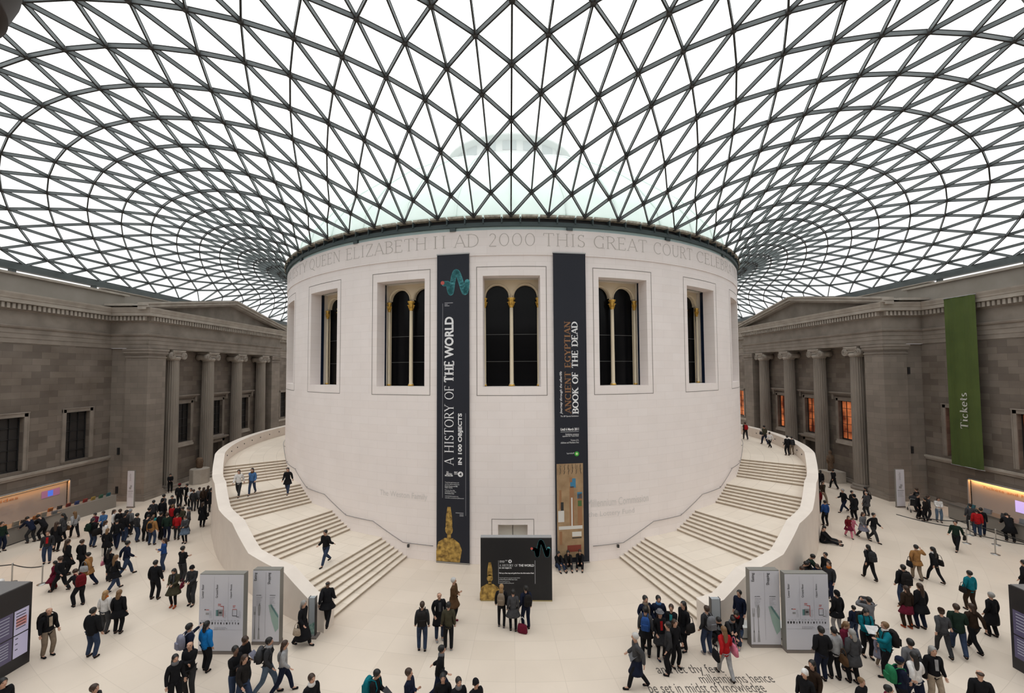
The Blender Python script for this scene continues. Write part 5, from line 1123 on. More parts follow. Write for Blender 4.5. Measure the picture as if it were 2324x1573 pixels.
# ================================================================ people
SKIN = [mat('skin_fair', (.52, .30, .21), .6), mat('skin_tan', (.36, .19, .12), .6), mat('skin_brown', (.16, .085, .055), .6)]
M_eye = mat('eye_dark', (.02, .015, .012), .4); M_lip = mat('lip', (.30, .10, .08), .5)
def ik(a, c, l1, l2, pole):
    """middle joint of a limb from a to c"""
    a = Vector(a); c = Vector(c); d = c-a; L = min(d.length, (l1+l2)*.999); dn = d.normalized()
    if d.length > L: c = a+dn*L
    x = (l1*l1-l2*l2+L*L)/(2*L); h = math.sqrt(max(0, l1*l1-x*x)); p = Vector(pole); p = (p-dn*p.dot(dn))
    p = p.normalized() if p.length > 1e-5 else Vector((0, -1, 0)); return a+dn*x+p*h, c
def skin_mesh(name, verts, edges, radii, sub=1, root=0):
    me = bpy.data.meshes.new(name); me.from_pydata([tuple(v) for v in verts], edges, []); ob = bpy.data.objects.new(name, me); COL.objects.link(ob)
    md = ob.modifiers.new('Skin', 'SKIN'); md.use_smooth_shade = True; md.branch_smoothing = .6
    for i, v in enumerate(me.skin_vertices[0].data):
        r = radii[i]; v.radius = r if isinstance(r, tuple) else (r, r); v.use_root = (i == root)
    if sub: s = ob.modifiers.new('Sub', 'SUBSURF'); s.levels = sub; s.render_levels = sub
    bpy.context.view_layer.update(); dg = bpy.context.evaluated_depsgraph_get(); out = bpy.data.meshes.new_from_object(ob.evaluated_get(dg)); out.name = name
    bpy.data.objects.remove(ob); bpy.data.meshes.remove(me)
    for p in out.polygons: p.use_smooth = True
    return out
# a pose: hip height and tilt, feet, hands, head; local axes: the figure faces -Y, x to its left hand side of the picture when it faces us
def pose(hipz=.93, hip_back=0.0, lean=0.0, fl=(.10, 0, 0), fr=(-.10, 0, 0), hl=None, hr=None, bow=0.0, turn=0.0, elb=(0, .5, -1), sit=False):
    J = {}; hip = Vector((0, hip_back, hipz)); J['hip'] = hip; up = Vector((0, -sin(lean), cos(lean)))
    J['spine'] = hip+up*.22; J['chest'] = hip+up*.42; J['neck'] = hip+up*.555; J['up'] = up
    hd = Vector((0, -sin(lean+bow), cos(lean+bow))); J['head'] = J['neck']+hd*.155; J['top'] = J['neck']+hd*.255; J['hd'] = hd; J['turn'] = turn
    for s, n, f, h in ((1, 'l', fl, hl), (-1, 'r', fr, hr)):
        hj = hip+Vector((s*.095, 0, -.04)); f = Vector(f); ank = f+Vector((0, .02, .085)); kn, ank = ik(hj, ank, .425, .405, (s*.15, -1, .25 if not sit else 1))
        J['hip'+n] = hj; J['knee'+n] = kn; J['ank'+n] = ank; J['foot'+n] = f
        sh = J['chest']+up*.075+Vector((s*.175, 0, 0)); J['sh'+n] = sh
        if h is None: h = sh+Vector((s*.07, -.03, -.53))
        h = Vector(h); el, h = ik(sh, h, .285, .255, (s*elb[0]+s*.15, elb[1], elb[2])); J['el'+n] = el; J['wr'+n] = h
    return J
def body_mesh(name, J, skinny=False):
    V = []; E = []; R = []
    def add(p, r, par=None):
        V.append(Vector(p)); R.append(r); i = len(V)-1
        if par is not None: E.append((par, i))
        return i
    hip = add(J['hip'], (.11, .075)); sp = add(J['spine'], (.10, .07), hip); ch = add(J['chest']-J['up']*.03, (.11, .075), sp); nk = add(J['neck'], .052, ch)
    hd = J['hd']; fwd = Vector((sin(J['turn']), -cos(J['turn']), 0)); fwd = (fwd-hd*fwd.dot(hd)).normalized()
    h1 = add(J['neck']+hd*.05+fwd*.012, (.060, .066), nk); h2 = add(J['neck']+hd*.095+fwd*.018, (.080, .092), h1); h3 = add(J['neck']+hd*.16+fwd*.008, (.092, .106), h2); h4 = add(J['neck']+hd*.225, (.074, .088), h3)
    side = hd.cross(fwd).normalized()
    for s, n in ((1, 'l'), (-1, 'r')):
        hj = add(J['hip'+n], .085, hip); k = add(J['knee'+n], .052, hj); a = add(J['ank'+n], .036, k); f = J['foot'+n]; add(f+Vector((0, -.12, .035)), .032, a)
        sh = add(J['sh'+n]-J['up']*.02, .045, ch); e = add(J['el'+n], .036, sh); w = add(J['wr'+n], .026, e)
        d = (J['wr'+n]-J['el'+n]).normalized(); sx = d.cross(Vector((0, 1, 0))); sx = sx.normalized() if sx.length > .1 else Vector((1, 0, 0)); pz = d.cross(sx)
        pm = add(J['wr'+n]+d*.055, (.032, .018), w)
        for q, (o, L) in enumerate(((-.030, .062), (-.010, .074), (.010, .070), (.029, .054))):
            b0 = add(J['wr'+n]+d*(.095)+sx*o, .0095, pm); b1 = add(J['wr'+n]+d*(.095+L*.5)+sx*o+pz*.006, .0085, b0); add(J['wr'+n]+d*(.095+L*.85)+sx*o+pz*.022, .0075, b1)
        t0 = add(J['wr'+n]+d*.045+sx*s*.038, .010, pm); add(J['wr'+n]+d*.085+sx*s*.052+pz*.012, .0085, t0)
    me = skin_mesh(name, V, E, R, 1)
    # face: nose, eyes, mouth and ears shaped on the same surface
    c = J['neck']+hd*.135+fwd*.01
    bm = bmesh.new(); bm.from_mesh(me)
    fc = [f for f in bm.faces if (f.calc_center_median()-c).length < .16]
    r_ = bmesh.ops.subdivide_edges(bm, edges=list({e for f in fc for e in f.edges}), cuts=1, use_grid_fill=True)
    for v in bm.verts:
        q = v.co-c
        if q.length > .16: continue
        a, b_, z = q.dot(side), q.dot(fwd), q.dot(hd)
        if b_ > .02:
            v.co += fwd*(.026*math.exp(-((a/.016)**2+((z-.0)/.026)**2)))-fwd*(.008*math.exp(-(((abs(a)-.03)/.014)**2+((z-.03)/.012)**2)))+fwd*(.006*math.exp(-((a/.03)**2+((z+.062)/.02)**2)))
        if abs(a) > .05 and abs(b_) < .03: v.co += side*(math.copysign(.014, a)*math.exp(-(((z-.01)/.03)**2+(b_/.018)**2)))
    bm.faces.ensure_lookup_table()
    for f in bm.faces:
        q = f.calc_center_median()-c
        if q.length > .15: continue
        a, b_, z = q.dot(side), q.dot(fwd), q.dot(hd)
        if b_ > .03 and abs(abs(a)-.030) < .015 and abs(z-.030) < .010: f.material_index = 1
        elif b_ > .03 and abs(a) < .026 and abs(z+.038) < .009: f.material_index = 2
    bm.to_mesh(me); bm.free()
    for m in (SKIN[0], M_eye, M_lip): me.materials.append(m)
    for p in me.polygons: p.use_smooth = True
    return me
def top_mesh(name, J, k=1.0, bulk=1.0):
    V = []; E = []; R = []
    def add(p, r, par=None):
        V.append(Vector(p)); R.append(r); i = len(V)-1
        if par is not None: E.append((par, i))
        return i
    up = J['up']; lo = add(J['hip']-up*.17, (.185*bulk, .150*bulk)); lo = add(J['hip']+up*.03, (.182*bulk, .145*bulk), lo); sp = add(J['spine'], (.178*bulk, .142*bulk), lo); ch = add(J['chest']-up*.01, (.195*bulk, .145*bulk), sp); nk = add(J['neck']-up*.012, (.082, .078), ch)
    for s, n in ((1, 'l'), (-1, 'r')):
        sh = add(J['sh'+n], .098*bulk, ch); e = add(J['el'+n], .070*bulk, sh); d = (J['wr'+n]-J['el'+n]).normalized(); add(J['wr'+n]+d*.03, .050*bulk, e)
    return skin_mesh(name, V, E, R, 1)
def legs_mesh(name, J, slim=1.0):
    V = []; E = []; R = []
    def add(p, r, par=None):
        V.append(Vector(p)); R.append(r); i = len(V)-1
        if par is not None: E.append((par, i))
        return i
    hp = add(J['hip']+J['up']*.10, (.145, .11))
    for s, n in ((1, 'l'), (-1, 'r')):
        hj = add(J['hip'+n]+Vector((0, 0, -.03)), .112*slim, hp); k = add(J['knee'+n], .084*slim, hj); m = add(J['knee'+n].lerp(J['ank'+n], .5), .074*slim, k); add(J['ank'+n]-Vector((0, 0, .02)), .066*slim, m)
    return skin_mesh(name, V, E, R, 1)
def shoe_mesh(name, J, n, boot=False):
    f = J['foot'+n]; a = J['ank'+n]
    V = [f+Vector((0, .06, .045)), f+Vector((0, -.03, .045)), f+Vector((0, -.14, .035)), f+Vector((0, -.17, .03))]; R = [(.042, .04), (.044, .04), (.046, .033), (.036, .025)]; E = [(0, 1), (1, 2), (2, 3)]
    if boot: V += [a+Vector((0, 0, .06)), a.lerp(J['knee'+n], .75)]; R += [.052, .064]; E += [(1, 4), (4, 5)]
    else: V += [a]; R += [.045]; E += [(0, 4)]
    return skin_mesh(name, V, E, R, 1)
def skirt_mesh(name, J, low, flare, top=.04):
    """coat or dress skirt hung from the waist down to height low, following the legs"""
    b = MB(); rings = []; n = 16; hp = J['hip']; zt = hp.z+top; N = 5
    for i in range(N+1):
        t = i/N; z = zt+(low-zt)*t
        def at(nm):
            h, k, a = J['hip'+nm], J['knee'+nm], J['ank'+nm]
            if z > k.z: u = (h.z-z)/max(.05, h.z-k.z); return h.lerp(k, max(0, min(1, u)))
            u = (k.z-z)/max(.05, k.z-a.z); return k.lerp(a, max(0, min(1, u)))
        L_, R_2 = at('l'), at('r'); cx = (L_+R_2)/2; rx = .195+flare*t+abs(L_.x-R_2.x)/2*t*.5; ry = .155+flare*t+abs(L_.y-R_2.y)/2*t*.55
        rings.append([b.bm.verts.new((cx.x*t+rx*cos(2*PI*k/n), hp.y*(1-t)+cx.y*t+ry*sin(2*PI*k/n), z)) for k in range(n)])
    for i in range(N):
        for k in range(n): f = b.bm.faces.new((rings[i][k], rings[i][(k+1) % n], rings[i+1][(k+1) % n], rings[i+1][k])); f.smooth = True
    b.bm.faces.new(rings[-1])
    return b.mesh(name)
def hair_mesh(name, J, kind):
    b = MB(); hd = J['hd']; fwd = Vector((sin(J['turn']), -cos(J['turn']), 0)); fwd = (fwd-hd*fwd.dot(hd)).normalized(); side = hd.cross(fwd).normalized(); c = J['neck']+hd*.165
    def P(a, f, z): return c+side*a+fwd*f+hd*z
    R0, R1, R2 = (.094, .116, .110) if kind != 'bald' else (.080, .100, .05)
    n = 16; m = 9; rows = []
    for i in range(m+1):
        th = PI*.5-i/m*(PI*.5+1.0); row = []
        for k in range(n):
            ph = 2*PI*k/n; front = max(0, cos(ph)); cut = {'short': 1.0, 'long': 1.0, 'bob': 1.0, 'bald': 1.35, 'hood': .35}.get(kind, 1.0)
            tt = max(th, (.28 if kind != 'hood' else .15)*front*2.2*cut+(-1.25 if kind != 'bald' else -.6)*(1-front)); 
            row.append(b.bm.verts.new(P(R0*cos(tt)*sin(ph), R1*cos(tt)*cos(ph)-.008, R2*sin(tt))))
        rows.append(row)
    for i in range(m):
        for k in range(n):
            try: f = b.bm.faces.new((rows[i][k], rows[i][(k+1) % n], rows[i+1][(k+1) % n], rows[i+1][k])); f.smooth = True
            except ValueError: pass
    if kind in ('long', 'bob', 'hood'):
        L = {'long': .30, 'bob': .13, 'hood': .10}[kind]
        bk = J['up']
        pts = [P(0, -.05, .02), P(0, -.085, -.06), P(0, -.10, -.14)-Vector((0, 0, L*.35)), P(0, -.10, -.14)-Vector((0, 0, L))] if kind != 'hood' else [P(0, -.05, .03), P(0, -.08, -.05), P(0, -.07, -.13)]
        V = pts; E = [(i, i+1) for i in range(len(pts)-1)]; R = [(.075, .05), (.085, .05), (.09, .045), (.05, .02)][:len(pts)]
        me = skin_mesh('x', V, E, R, 1); bm2 = bmesh.new(); bm2.from_mesh(me)
        off = len(b.bm.verts); mp = {}
        for v in bm2.verts: mp[v.index] = b.bm.verts.new(v.co)
        for f in bm2.faces:
            nf = b.bm.faces.new([mp[v.index] for v in f.verts]); nf.smooth = True
        bm2.free(); bpy.data.meshes.remove(me)
    return b.mesh(name)
POSES = {
    'stand': pose(fl=(.11, -.03, 0), fr=(-.10, .05, 0), hl=(.24, -.07, .92), hr=(-.23, -.03, .90)),
    'standw': pose(fl=(.16, -.02, 0), fr=(-.15, .03, 0), hl=(.30, -.08, .92), hr=(-.28, -.05, .90)),
    'read': pose(fl=(.10, -.06, 0), fr=(-.10, .04, 0), hl=(.09, -.30, 1.12), hr=(-.09, -.30, 1.12), bow=.35),
    'pocket': pose(fl=(.12, 0, 0), fr=(-.11, -.05, 0), hl=(.19, -.10, .98), hr=(-.19, -.10, .98), elb=(.25, .8, -.6)),
    'folded': pose(fl=(.10, 0, 0), fr=(-.10, .04, 0), hl=(-.08, -.22, 1.18), hr=(.06, -.20, 1.15), elb=(.35, .3, -1)),
    'photo': pose(fl=(.12, -.05, 0), fr=(-.11, .05, 0), hl=(.10, -.28, 1.48), hr=(-.10, -.28, 1.46), elb=(.9, 0, -.5)),
    'walk': pose(hipz=.90, lean=.06, fl=(.07, -.30, 0), fr=(-.07, .34, .05), hl=(.25, .16, .93), hr=(-.25, -.22, .95)),
    'walkm': pose(hipz=.90, lean=.06, fl=(.07, .34, .05), fr=(-.07, -.30, 0), hl=(.25, -.22, .95), hr=(-.25, .16, .93)),
    'stride': pose(hipz=.87, lean=.10, fl=(.06, -.37, 0), fr=(-.06, .38, .06), hl=(.24, .22, .95), hr=(-.22, -.26, 1.0)),
    'point': pose(fl=(.10, -.15, 0), fr=(-.10, .12, 0), hl=(.30, -.42, 1.32), hr=(-.26, -.02, .90)),
    'wave': pose(fl=(.07, -.18, 0), fr=(-.07, .18, .02), hr=(-.34, -.12, 1.45), hl=(.24, -.02, .9), elb=(.9, .1, -.8)),
    'lean': pose(hipz=.86, hip_back=.06, lean=.55, fl=(.13, -.05, 0), fr=(-.12, .10, 0), hl=(.16, -.62, .88), hr=(-.14, -.60, .90), bow=.25),
    'floor': pose(hipz=.13, hip_back=.12, lean=.12, fl=(.13, -.55, 0), fr=(-.16, -.48, 0), hl=(.10, -.42, .42), hr=(-.10, -.40, .40), bow=.15, sit=True),
    'legsout': pose(hipz=.13, hip_back=.2, lean=.05, fl=(.10, -.68, 0), fr=(-.12, -.62, 0), hl=(.14, -.2, .22), hr=(-.14, -.2, .22), bow=.3, sit=True),
    'squat': pose(hipz=.36, hip_back=.16, lean=.50, fl=(.14, -.16, 0), fr=(-.16, -.05, 0), hl=(.08, -.50, .42), hr=(-.10, -.46, .45), bow=.1, sit=True),
    'seat': pose(hipz=.50, hip_back=.16, lean=.35, fl=(.13, -.32, 0), fr=(-.13, -.22, 0), hl=(.06, -.40, .62), hr=(-.08, -.38, .60), bow=.25, sit=True),
}
_mc = {}
def part(kind, pz, *a):
    key = (kind, pz)+a
    if key in _mc: return _mc[key]
    J = POSES[pz]
    if kind == 'body': m = body_mesh('body', J)
    elif kind == 'top': m = top_mesh('jacket', J, 1.0, a[0])
    elif kind == 'legs': m = legs_mesh('trousers', J, a[0])
    elif kind == 'shoe': m = shoe_mesh('shoe', J, a[0], a[1])
    elif kind == 'skirt': m = skirt_mesh('skirt', J, a[0], a[1])
    elif kind == 'hair': m = hair_mesh('hair', J, a[0])
    _mc[key] = m; return m
CLOTH_COLOURS = dict(blk=(.010, .010, .012), blk2=(.016, .014, .014), char=(.030, .030, .033), dgrey=(.055, .055, .060), grey=(.14, .14, .15), lgrey=(.30, .30, .31), white=(.66, .64, .63), cream=(.50, .42, .32), navy=(.010, .014, .032), blue=(.02, .06, .20), bblue=(.01, .16, .46), jean=(.030, .045, .085), ljean=(.10, .14, .20), teal=(.005, .14, .18), aqua=(.03, .25, .27),
           red=(.35, .012, .015), dred=(.12, .008, .012), pink=(.60, .18, .26), tan=(.30, .15, .055), brown=(.085, .045, .022), dbrown=(.03, .018, .012), olive=(.05, .045, .028), khaki=(.20, .155, .115), orange=(.45, .12, .02), boot=(.30, .05, .015), green=(.02, .16, .07), maroon=(.13, .012, .03), sky=(.06, .14, .30), beige=(.36, .29, .22), dgreen=(.012, .025, .018), lav=(.20, .20, .26),
           hblk=(.006, .005, .005), hbrn=(.035, .016, .008), hlt=(.16, .085, .035), hbl=(.32, .19, .08), hgry=(.26, .25, .24), hwht=(.48, .47, .46))
def dull(*a):
    m = noisy(*a); m.node_tree.nodes['Principled BSDF'].inputs['Specular IOR Level'].default_value = .12; return m
def cmat(c, kind='cloth'):
    nm = kind+'_'+c
    return dull(nm, tuple(.8*v for v in CLOTH_COLOURS[c]), tuple(min(1, 1.15*v) for v in CLOTH_COLOURS[c]), 9.0, .85, 3) if kind == 'cloth' else mat(nm, CLOTH_COLOURS[c], .55)
def inst(name, me, m, parent, slot=0):
    o = bpy.data.objects.new(name, me); COL.objects.link(o); o.parent = parent
    if len(me.materials) == 0: me.materials.append(m)
    o.material_slots[slot].link = 'OBJECT'; o.material_slots[slot].material = m
    return o
NP = [0]; PEOPLE = []
def follow(r, o):
    for e in PEOPLE:
        if e[0] == r: e[1].append(o)
def person(at, head, pz, hair, hcol, top, bot, label, H=1.72, coat=None, skin=0, shoe='blk', boots=False, hat=None, scarf=None, bulk=1.0, slim=1.0, z=0.0, byhead=False, lapel=None, group=None):
    J = POSES[pz]; base = J['top'].z; k = H/1.72
    if len(at) == 3: loc = Vector(at)
    elif byhead: loc = floor_at(at[0], at[1], z+(base+.01)*k); loc.z = z
    else: loc = floor_at(at[0], at[1], z)
    if byhead and len(at) == 2:
        off = Matrix.Rotation(rad(head), 3, 'Z') @ Vector((0, J['top'].y*k, 0)); loc -= off
    r = empty('person', loc, rad(head)); r.scale = (k, k, k); tag(r, label, 'person', group); NP[0] += 1
    inst('body', part('body', pz), SKIN[skin], r)
    nm = {'jacket': 'jacket'}.get('jacket')
    inst('jacket', part('top', pz, bulk), cmat(top), r)
    if coat is not None: inst('coat_skirt' if coat[0] > .4 or coat[2] == top else 'skirt', part('skirt', pz, coat[0], coat[1]), cmat(coat[2]), r)
    inst('trousers', part('legs', pz, slim), cmat(bot), r)
    for n in 'lr': inst('boot' if boots else 'shoe', part('shoe', pz, n, boots), cmat(shoe), r)
    if hair: inst('hood' if hair == 'hood' else 'hair', part('hair', pz, hair), cmat(hcol if hcol in CLOTH_COLOURS else 'hblk', 'hair') if hair != 'hood' else cmat(hcol), r)
    hd = J['hd']; nk = J['neck']
    if hat:
        b = MB(); c = nk+hd*.205
        if hat[0] == 'trilby': b.lathe([(.155, -.005), (.155, .01), (.098, .012), (.092, .09), (.07, .105), (.02, .09)], 18, tuple(c))
        else: b.lathe([(.094, -.02), (.100, .0), (.095, .04), (.07, .075), (.02, .09)], 16, tuple(c), 1, 1.15)
        b.build('hat', cmat(hat[1]), r)
    if scarf:
        b = MB(); b.lathe([(.085, -.06), (.105, -.03), (.10, .02), (.075, .05)], 14, tuple(nk-J['up']*.0), 1, .95)
        if len(scarf) > 1:
            ch = J['spine']; b.tube([nk+Vector((.05, -.10, -.03)), J['chest']+Vector((.05, -.155, 0)), ch+Vector((.05, -.15, 0)), J['hip']+Vector((.05, -.15, -.02))], .036, 6)
            b.tube([nk+Vector((-.05, -.10, -.03)), J['chest']+Vector((-.05, -.155, 0)), ch+Vector((-.05, -.15, .05))], .036, 6)
        b.build('scarf', cmat(scarf[0]), r)
    if lapel:
        b = MB(); c = J['chest']; s_ = J['spine']; nn = Vector((0, -1, 0)); b.quad(nk+Vector((-.05, -.115, -.06)), nk+Vector((.05, -.115, -.06)), s_+Vector((.045, -.138, -.05)), s_+Vector((-.045, -.138, -.05))); b.build('shirt_front', cmat(lapel), r, fixn=False)
    r['_pz'] = pz; PEOPLE.append([r, [], z]); return r
def local(r, v): k = r.scale.x; return Vector(r.location)+(Matrix.Rotation(r.rotation_euler.z, 3, 'Z') @ (Vector(v)*k))
_bp = {}
def backpack(r, col_, label, big=1.0, side=0.0):
    J = POSES[r['_pz']]
    if 'pack' not in _bp:
        m = MB(); rings = []
        for z, hx, hy in ((-.22, .11, .06), (-.20, .15, .09), (0, .16, .105), (.14, .145, .09), (.22, .10, .055)):
            rings.append([m.bm.verts.new((hx*(abs(cos(a))**.6)*math.copysign(1, cos(a)), hy*(abs(sin(a))**.6)*math.copysign(1, sin(a)), z)) for a in [2*PI*i/16 for i in range(16)]])
        for i in range(4):
            for k in range(16): f = m.bm.faces.new((rings[i][k], rings[i][(k+1) % 16], rings[i+1][(k+1) % 16], rings[i+1][k])); f.smooth = True
        m.bm.faces.new(rings[0]); m.bm.faces.new(rings[-1]); _bp['pack'] = m.mesh('pack')
        m = MB(); m.box(-.10, .10, .09, .145, -.17, .03); _bp['pocket'] = m.mesh('pocket')
        m = MB()
        for s in (-1, 1): m.tube([(s*.08, -.07, .18), (s*.085, -.16, .235), (s*.09, -.30, .22), (s*.10, -.36, .05), (s*.11, -.30, -.12), (s*.12, -.10, -.20)], .016, 5)
        _bp['straps'] = m.mesh('straps')
    c = J['chest']-J['up']*.10; o = empty('backpack', local(r, (c.x, c.y+.235, c.z)), r.rotation_euler.z); o.scale = r.scale*big; o.rotation_euler.x = 0; tag(o, label, 'backpack')
    inst('pack', _bp['pack'], cmat(col_), o); inst('pocket', _bp['pocket'], cmat(col_), o); inst('straps', _bp['straps'], cmat(col_), o)
    follow(r, o); return o
def handbag(r, col_, label, s=1, z=.78, size=1.0, y=0.0):
    if 'bag' not in _bp:
        m = MB(); rings = []
        for zz, hx, hy in ((-.15, .05, .15), (-.12, .065, .18), (.05, .055, .165), (.13, .03, .14)):
            rings.append([m.bm.verts.new((hx*(abs(cos(a))**.7)*math.copysign(1, cos(a)), hy*(abs(sin(a))**.7)*math.copysign(1, sin(a)), zz)) for a in [2*PI*i/14 for i in range(14)]])
        for i in range(3):
            for k in range(14): f = m.bm.faces.new((rings[i][k], rings[i][(k+1) % 14], rings[i+1][(k+1) % 14], rings[i+1][k])); f.smooth = True
        m.bm.faces.new(rings[0]); m.bm.faces.new(rings[-1]); _bp['bag'] = m.mesh('pouch')
        m = MB(); m.tube([(0, -.12, .12), (0, -.07, .30), (0, 0, .36), (0, .07, .30), (0, .12, .12)], .012, 5); _bp['handle'] = m.mesh('handle')
    o = empty('handbag', local(r, (s*.33, y, z)), r.rotation_euler.z); o.scale = r.scale*size; tag(o, label, 'bag'); inst('pouch', _bp['bag'], cmat(col_), o); inst('handle', _bp['handle'], cmat(col_), o); follow(r, o); return o
def paper(r, label, col_='white', w=.24, h=.30):
    J = POSES[r['_pz']]; p = (J['wrl']+J['wrr'])/2+Vector((0, -.09, .07)); m = MB(); m.quad((-w/2, 0, -h/2), (0, .02, -h/2), (0, .02, h/2), (-w/2, 0, h/2)); m.quad((0, .02, -h/2), (w/2, 0, -h/2), (w/2, 0, h/2), (0, .02, h/2)); m.quad((-w/2, -.006, -h/2), (0, .014, -h/2), (0, .014, h/2), (-w/2, -.006, h/2)); m.quad((0, .014, -h/2), (w/2, -.006, -h/2), (w/2, -.006, h/2), (0, .014, h/2))
    o = m.build('leaflet', cmat(col_), None, fixn=False); o.location = local(r, p); o.rotation_euler = (rad(-50), 0, r.rotation_euler.z); tag(o, label, 'leaflet'); follow(r, o); return o
# readings of the photograph by the enlarged view they were taken from
def A_(x, y): return (x/3.008, 1050+y/3.008)
def B_(x, y): return (370+x/3.008, 1050+y/3.008)
def C_(x, y): return (800+x/3.008, 1050+y/3.008)
def D_(x, y): return (1200+x/3.008, 1050+y/3.008)
def E_(x, y): return (1560+x/3.0075, 1050+y/3.0075)
def G_(x, y): return (1860+x/3.0086, 1050+y/3.0086)
def L_(x, y): return (480+x/3.146, 920+y/3.146)
def R_4(x, y): return (1340+x/3.146, 920+y/3.146)
W1, W2, W3, W4 = .924, 1.848, 2.772, 3.696
# facing: 0 towards the viewer, 90 to the right of the picture, 180 away, 270 to the left
# ---- left desk and the crowd before it
person((-31.9, -18.6, 0), 80, 'lean', 'bald', 'hbrn', 'blk', 'blk', 'balding person in black leaning over the left counter from behind', H=1.7)
person(A_(215, 545), 265, 'lean', 'short', 'hblk', 'navy', 'char', 'person in a dark navy jacket bending over the left counter', H=1.74)
person(A_(290, 528), 275, 'lean', 'short', 'hblk', 'blk', 'blk', 'person in black beside the navy jacket at the left counter', H=1.74)
p = person(A_(380, 608), 200, 'stand', 'long', 'hbrn', 'blk', 'blk', 'woman with very long dark hair and a knee-length black coat near the left desk', coat=(.55, .05, 'blk'), H=1.7)
person(A_(438, 530), 280, 'read', 'long', 'hblk', 'dgrey', 'blk', 'woman in a grey coat looking at her hands beside the left counter', coat=(.6, .04, 'dgrey'), H=1.66)
p = person(A_(500, 515), 250, 'walk', 'long', 'hlt', 'lgrey', 'blk', 'woman with light brown hair, pale top and dark trousers walking past the left counter', H=1.66); handbag(p, 'brown', 'brown bag carried by the woman with the pale top near the left counter')
person(A_(318, 688), 40, 'stand', 'short', 'hbrn', 'char', 'jean', 'man in an open dark jacket over red and blue jeans near the left queue posts', lapel='red', H=1.74)
person(A_(455, 768), 160, 'stand', 'long', 'hbrn', 'blk', 'blk', 'tall person with long dark hair in a long black coat, seen from behind', coat=(.5, .05, 'blk'), H=1.8)
person(A_(553, 750), 175, 'stand', 'short', 'hbrn', 'blk', 'blk', 'person in a square black blazer and black trousers seen from behind', coat=(.72, .02, 'blk'), H=1.68)
p = person(A_(600, 850), 285, 'walk', 'short', 'hblk', 'tan', 'navy', 'woman in a tan coat walking to the left', coat=(.68, .05, 'tan'), H=1.68); handbag(p, 'lgrey', 'pale shoulder bag of the woman in the tan coat', 1, 1.05)
person(A_(412, 882), 270, 'stride', 'short', 'hbrn', 'blk', 'blk', 'adult in black striding left with a child close behind', H=1.7)
person(A_(368, 868), 290, 'stand', 'long', 'hblk', 'maroon', 'dred', 'child in a dark red skirt and red tights beside the striding adult', coat=(.55, .14, 'maroon'), H=1.35)
p = person(A_(628, 578), 170, 'standw', 'hood', 'dgrey', 'blk', 'jean', 'person with a grey hood, black jacket and wide jeans seen from behind', H=1.72, bulk=1.12); backpack(p, 'dgreen', 'dark green rucksack on the person with the grey hood'); handbag(p, 'blk2', 'big black shoulder bag hanging at the side of the grey-hooded person', -1, .95, 1.4)
person(A_(650, 345), 0, 'read', 'short', 'hblk', 'maroon', 'char', 'boy looking down at his hands behind the grey-hooded person', H=1.5, byhead=True)
person(A_(712, 332), 10, 'read', 'short', 'hbrn', 'sky', 'navy', 'boy in a blue jumper holding something small', H=1.6, byhead=True)
person(A_(768, 322), 120, 'point', 'bob', 'hbrn', 'white', 'char', 'person in a white top holding up one hand among the left crowd', H=1.6, byhead=True)
person(A_(838, 315), 200, 'stand', 'short', 'hbrn', 'blk', 'blk', 'dark-haired person in black at the top of the nearer left crowd', H=1.7, byhead=True)
person(A_(866, 322), 180, 'stand', 'hood', 'lgrey', 'grey', 'char', 'person in a pale grey hooded top at the right of the nearer left crowd', H=1.62, byhead=True)
person(A_(722, 395), 150, 'stand', 'bob', 'hbrn', 'white', 'char', 'woman in a short white quilted jacket in the nearer left crowd', H=1.6, byhead=True, bulk=1.1)
person(A_(728, 642), 200, 'stand', 'bob', 'hlt', 'blk', 'blk', 'elderly woman in a black coat leaning on a walking stick', coat=(.6, .05, 'blk'), H=1.56)
q = floor_at(*A_(697, 640)); b = MB(); b.tube([(0, 0, 0), (0, 0, .82), (.03, 0, .87), (.09, 0, .87)], .012, 6); o = b.build('walking_stick', M_blk); o.location = (q.x, q.y, 0); tag(o, 'thin black walking stick held by the elderly woman in the black coat', 'walking stick')
b = MB(); b.lathe([(.018, 0), (.018, .03)], 8); b.build('rubber_tip', M_signedge, o)
person(A_(792, 588), 215, 'walk', 'short', 'hblk', 'blk', 'navy', 'man in a black jacket walking out of the nearer left crowd', H=1.74)
person(A_(845, 543), 180, 'stand', 'hood', 'char', 'blk', 'jean', 'tall person in a black hooded jacket and jeans, right end of the nearer left crowd', H=1.76, bulk=1.08)
person(A_(868, 505), 160, 'stand', 'short', 'hblk', 'char', 'blk', 'person in a charcoal jacket just behind the tall black hooded jacket', H=1.7)
person(A_(858, 775), 150, 'walk', 'short', 'hblk', 'navy', 'jean', 'man in a navy jacket and jeans walking away with one arm out', H=1.78, bulk=1.06)
p = person(A_(742, 812), 180, 'stand', 'long', 'hblk', 'blk', 'char', 'woman with long black hair and a pink bag under her arm', H=1.62); handbag(p, 'pink', 'pink bag under the arm of the black-haired woman', 1, .98, .8)
person(A_(778, 875), 170, 'walk', 'long', 'hlt', 'blk', 'jean', 'woman with long light brown hair, black coat and jeans walking away', coat=(.66, .03, 'blk'), H=1.68)
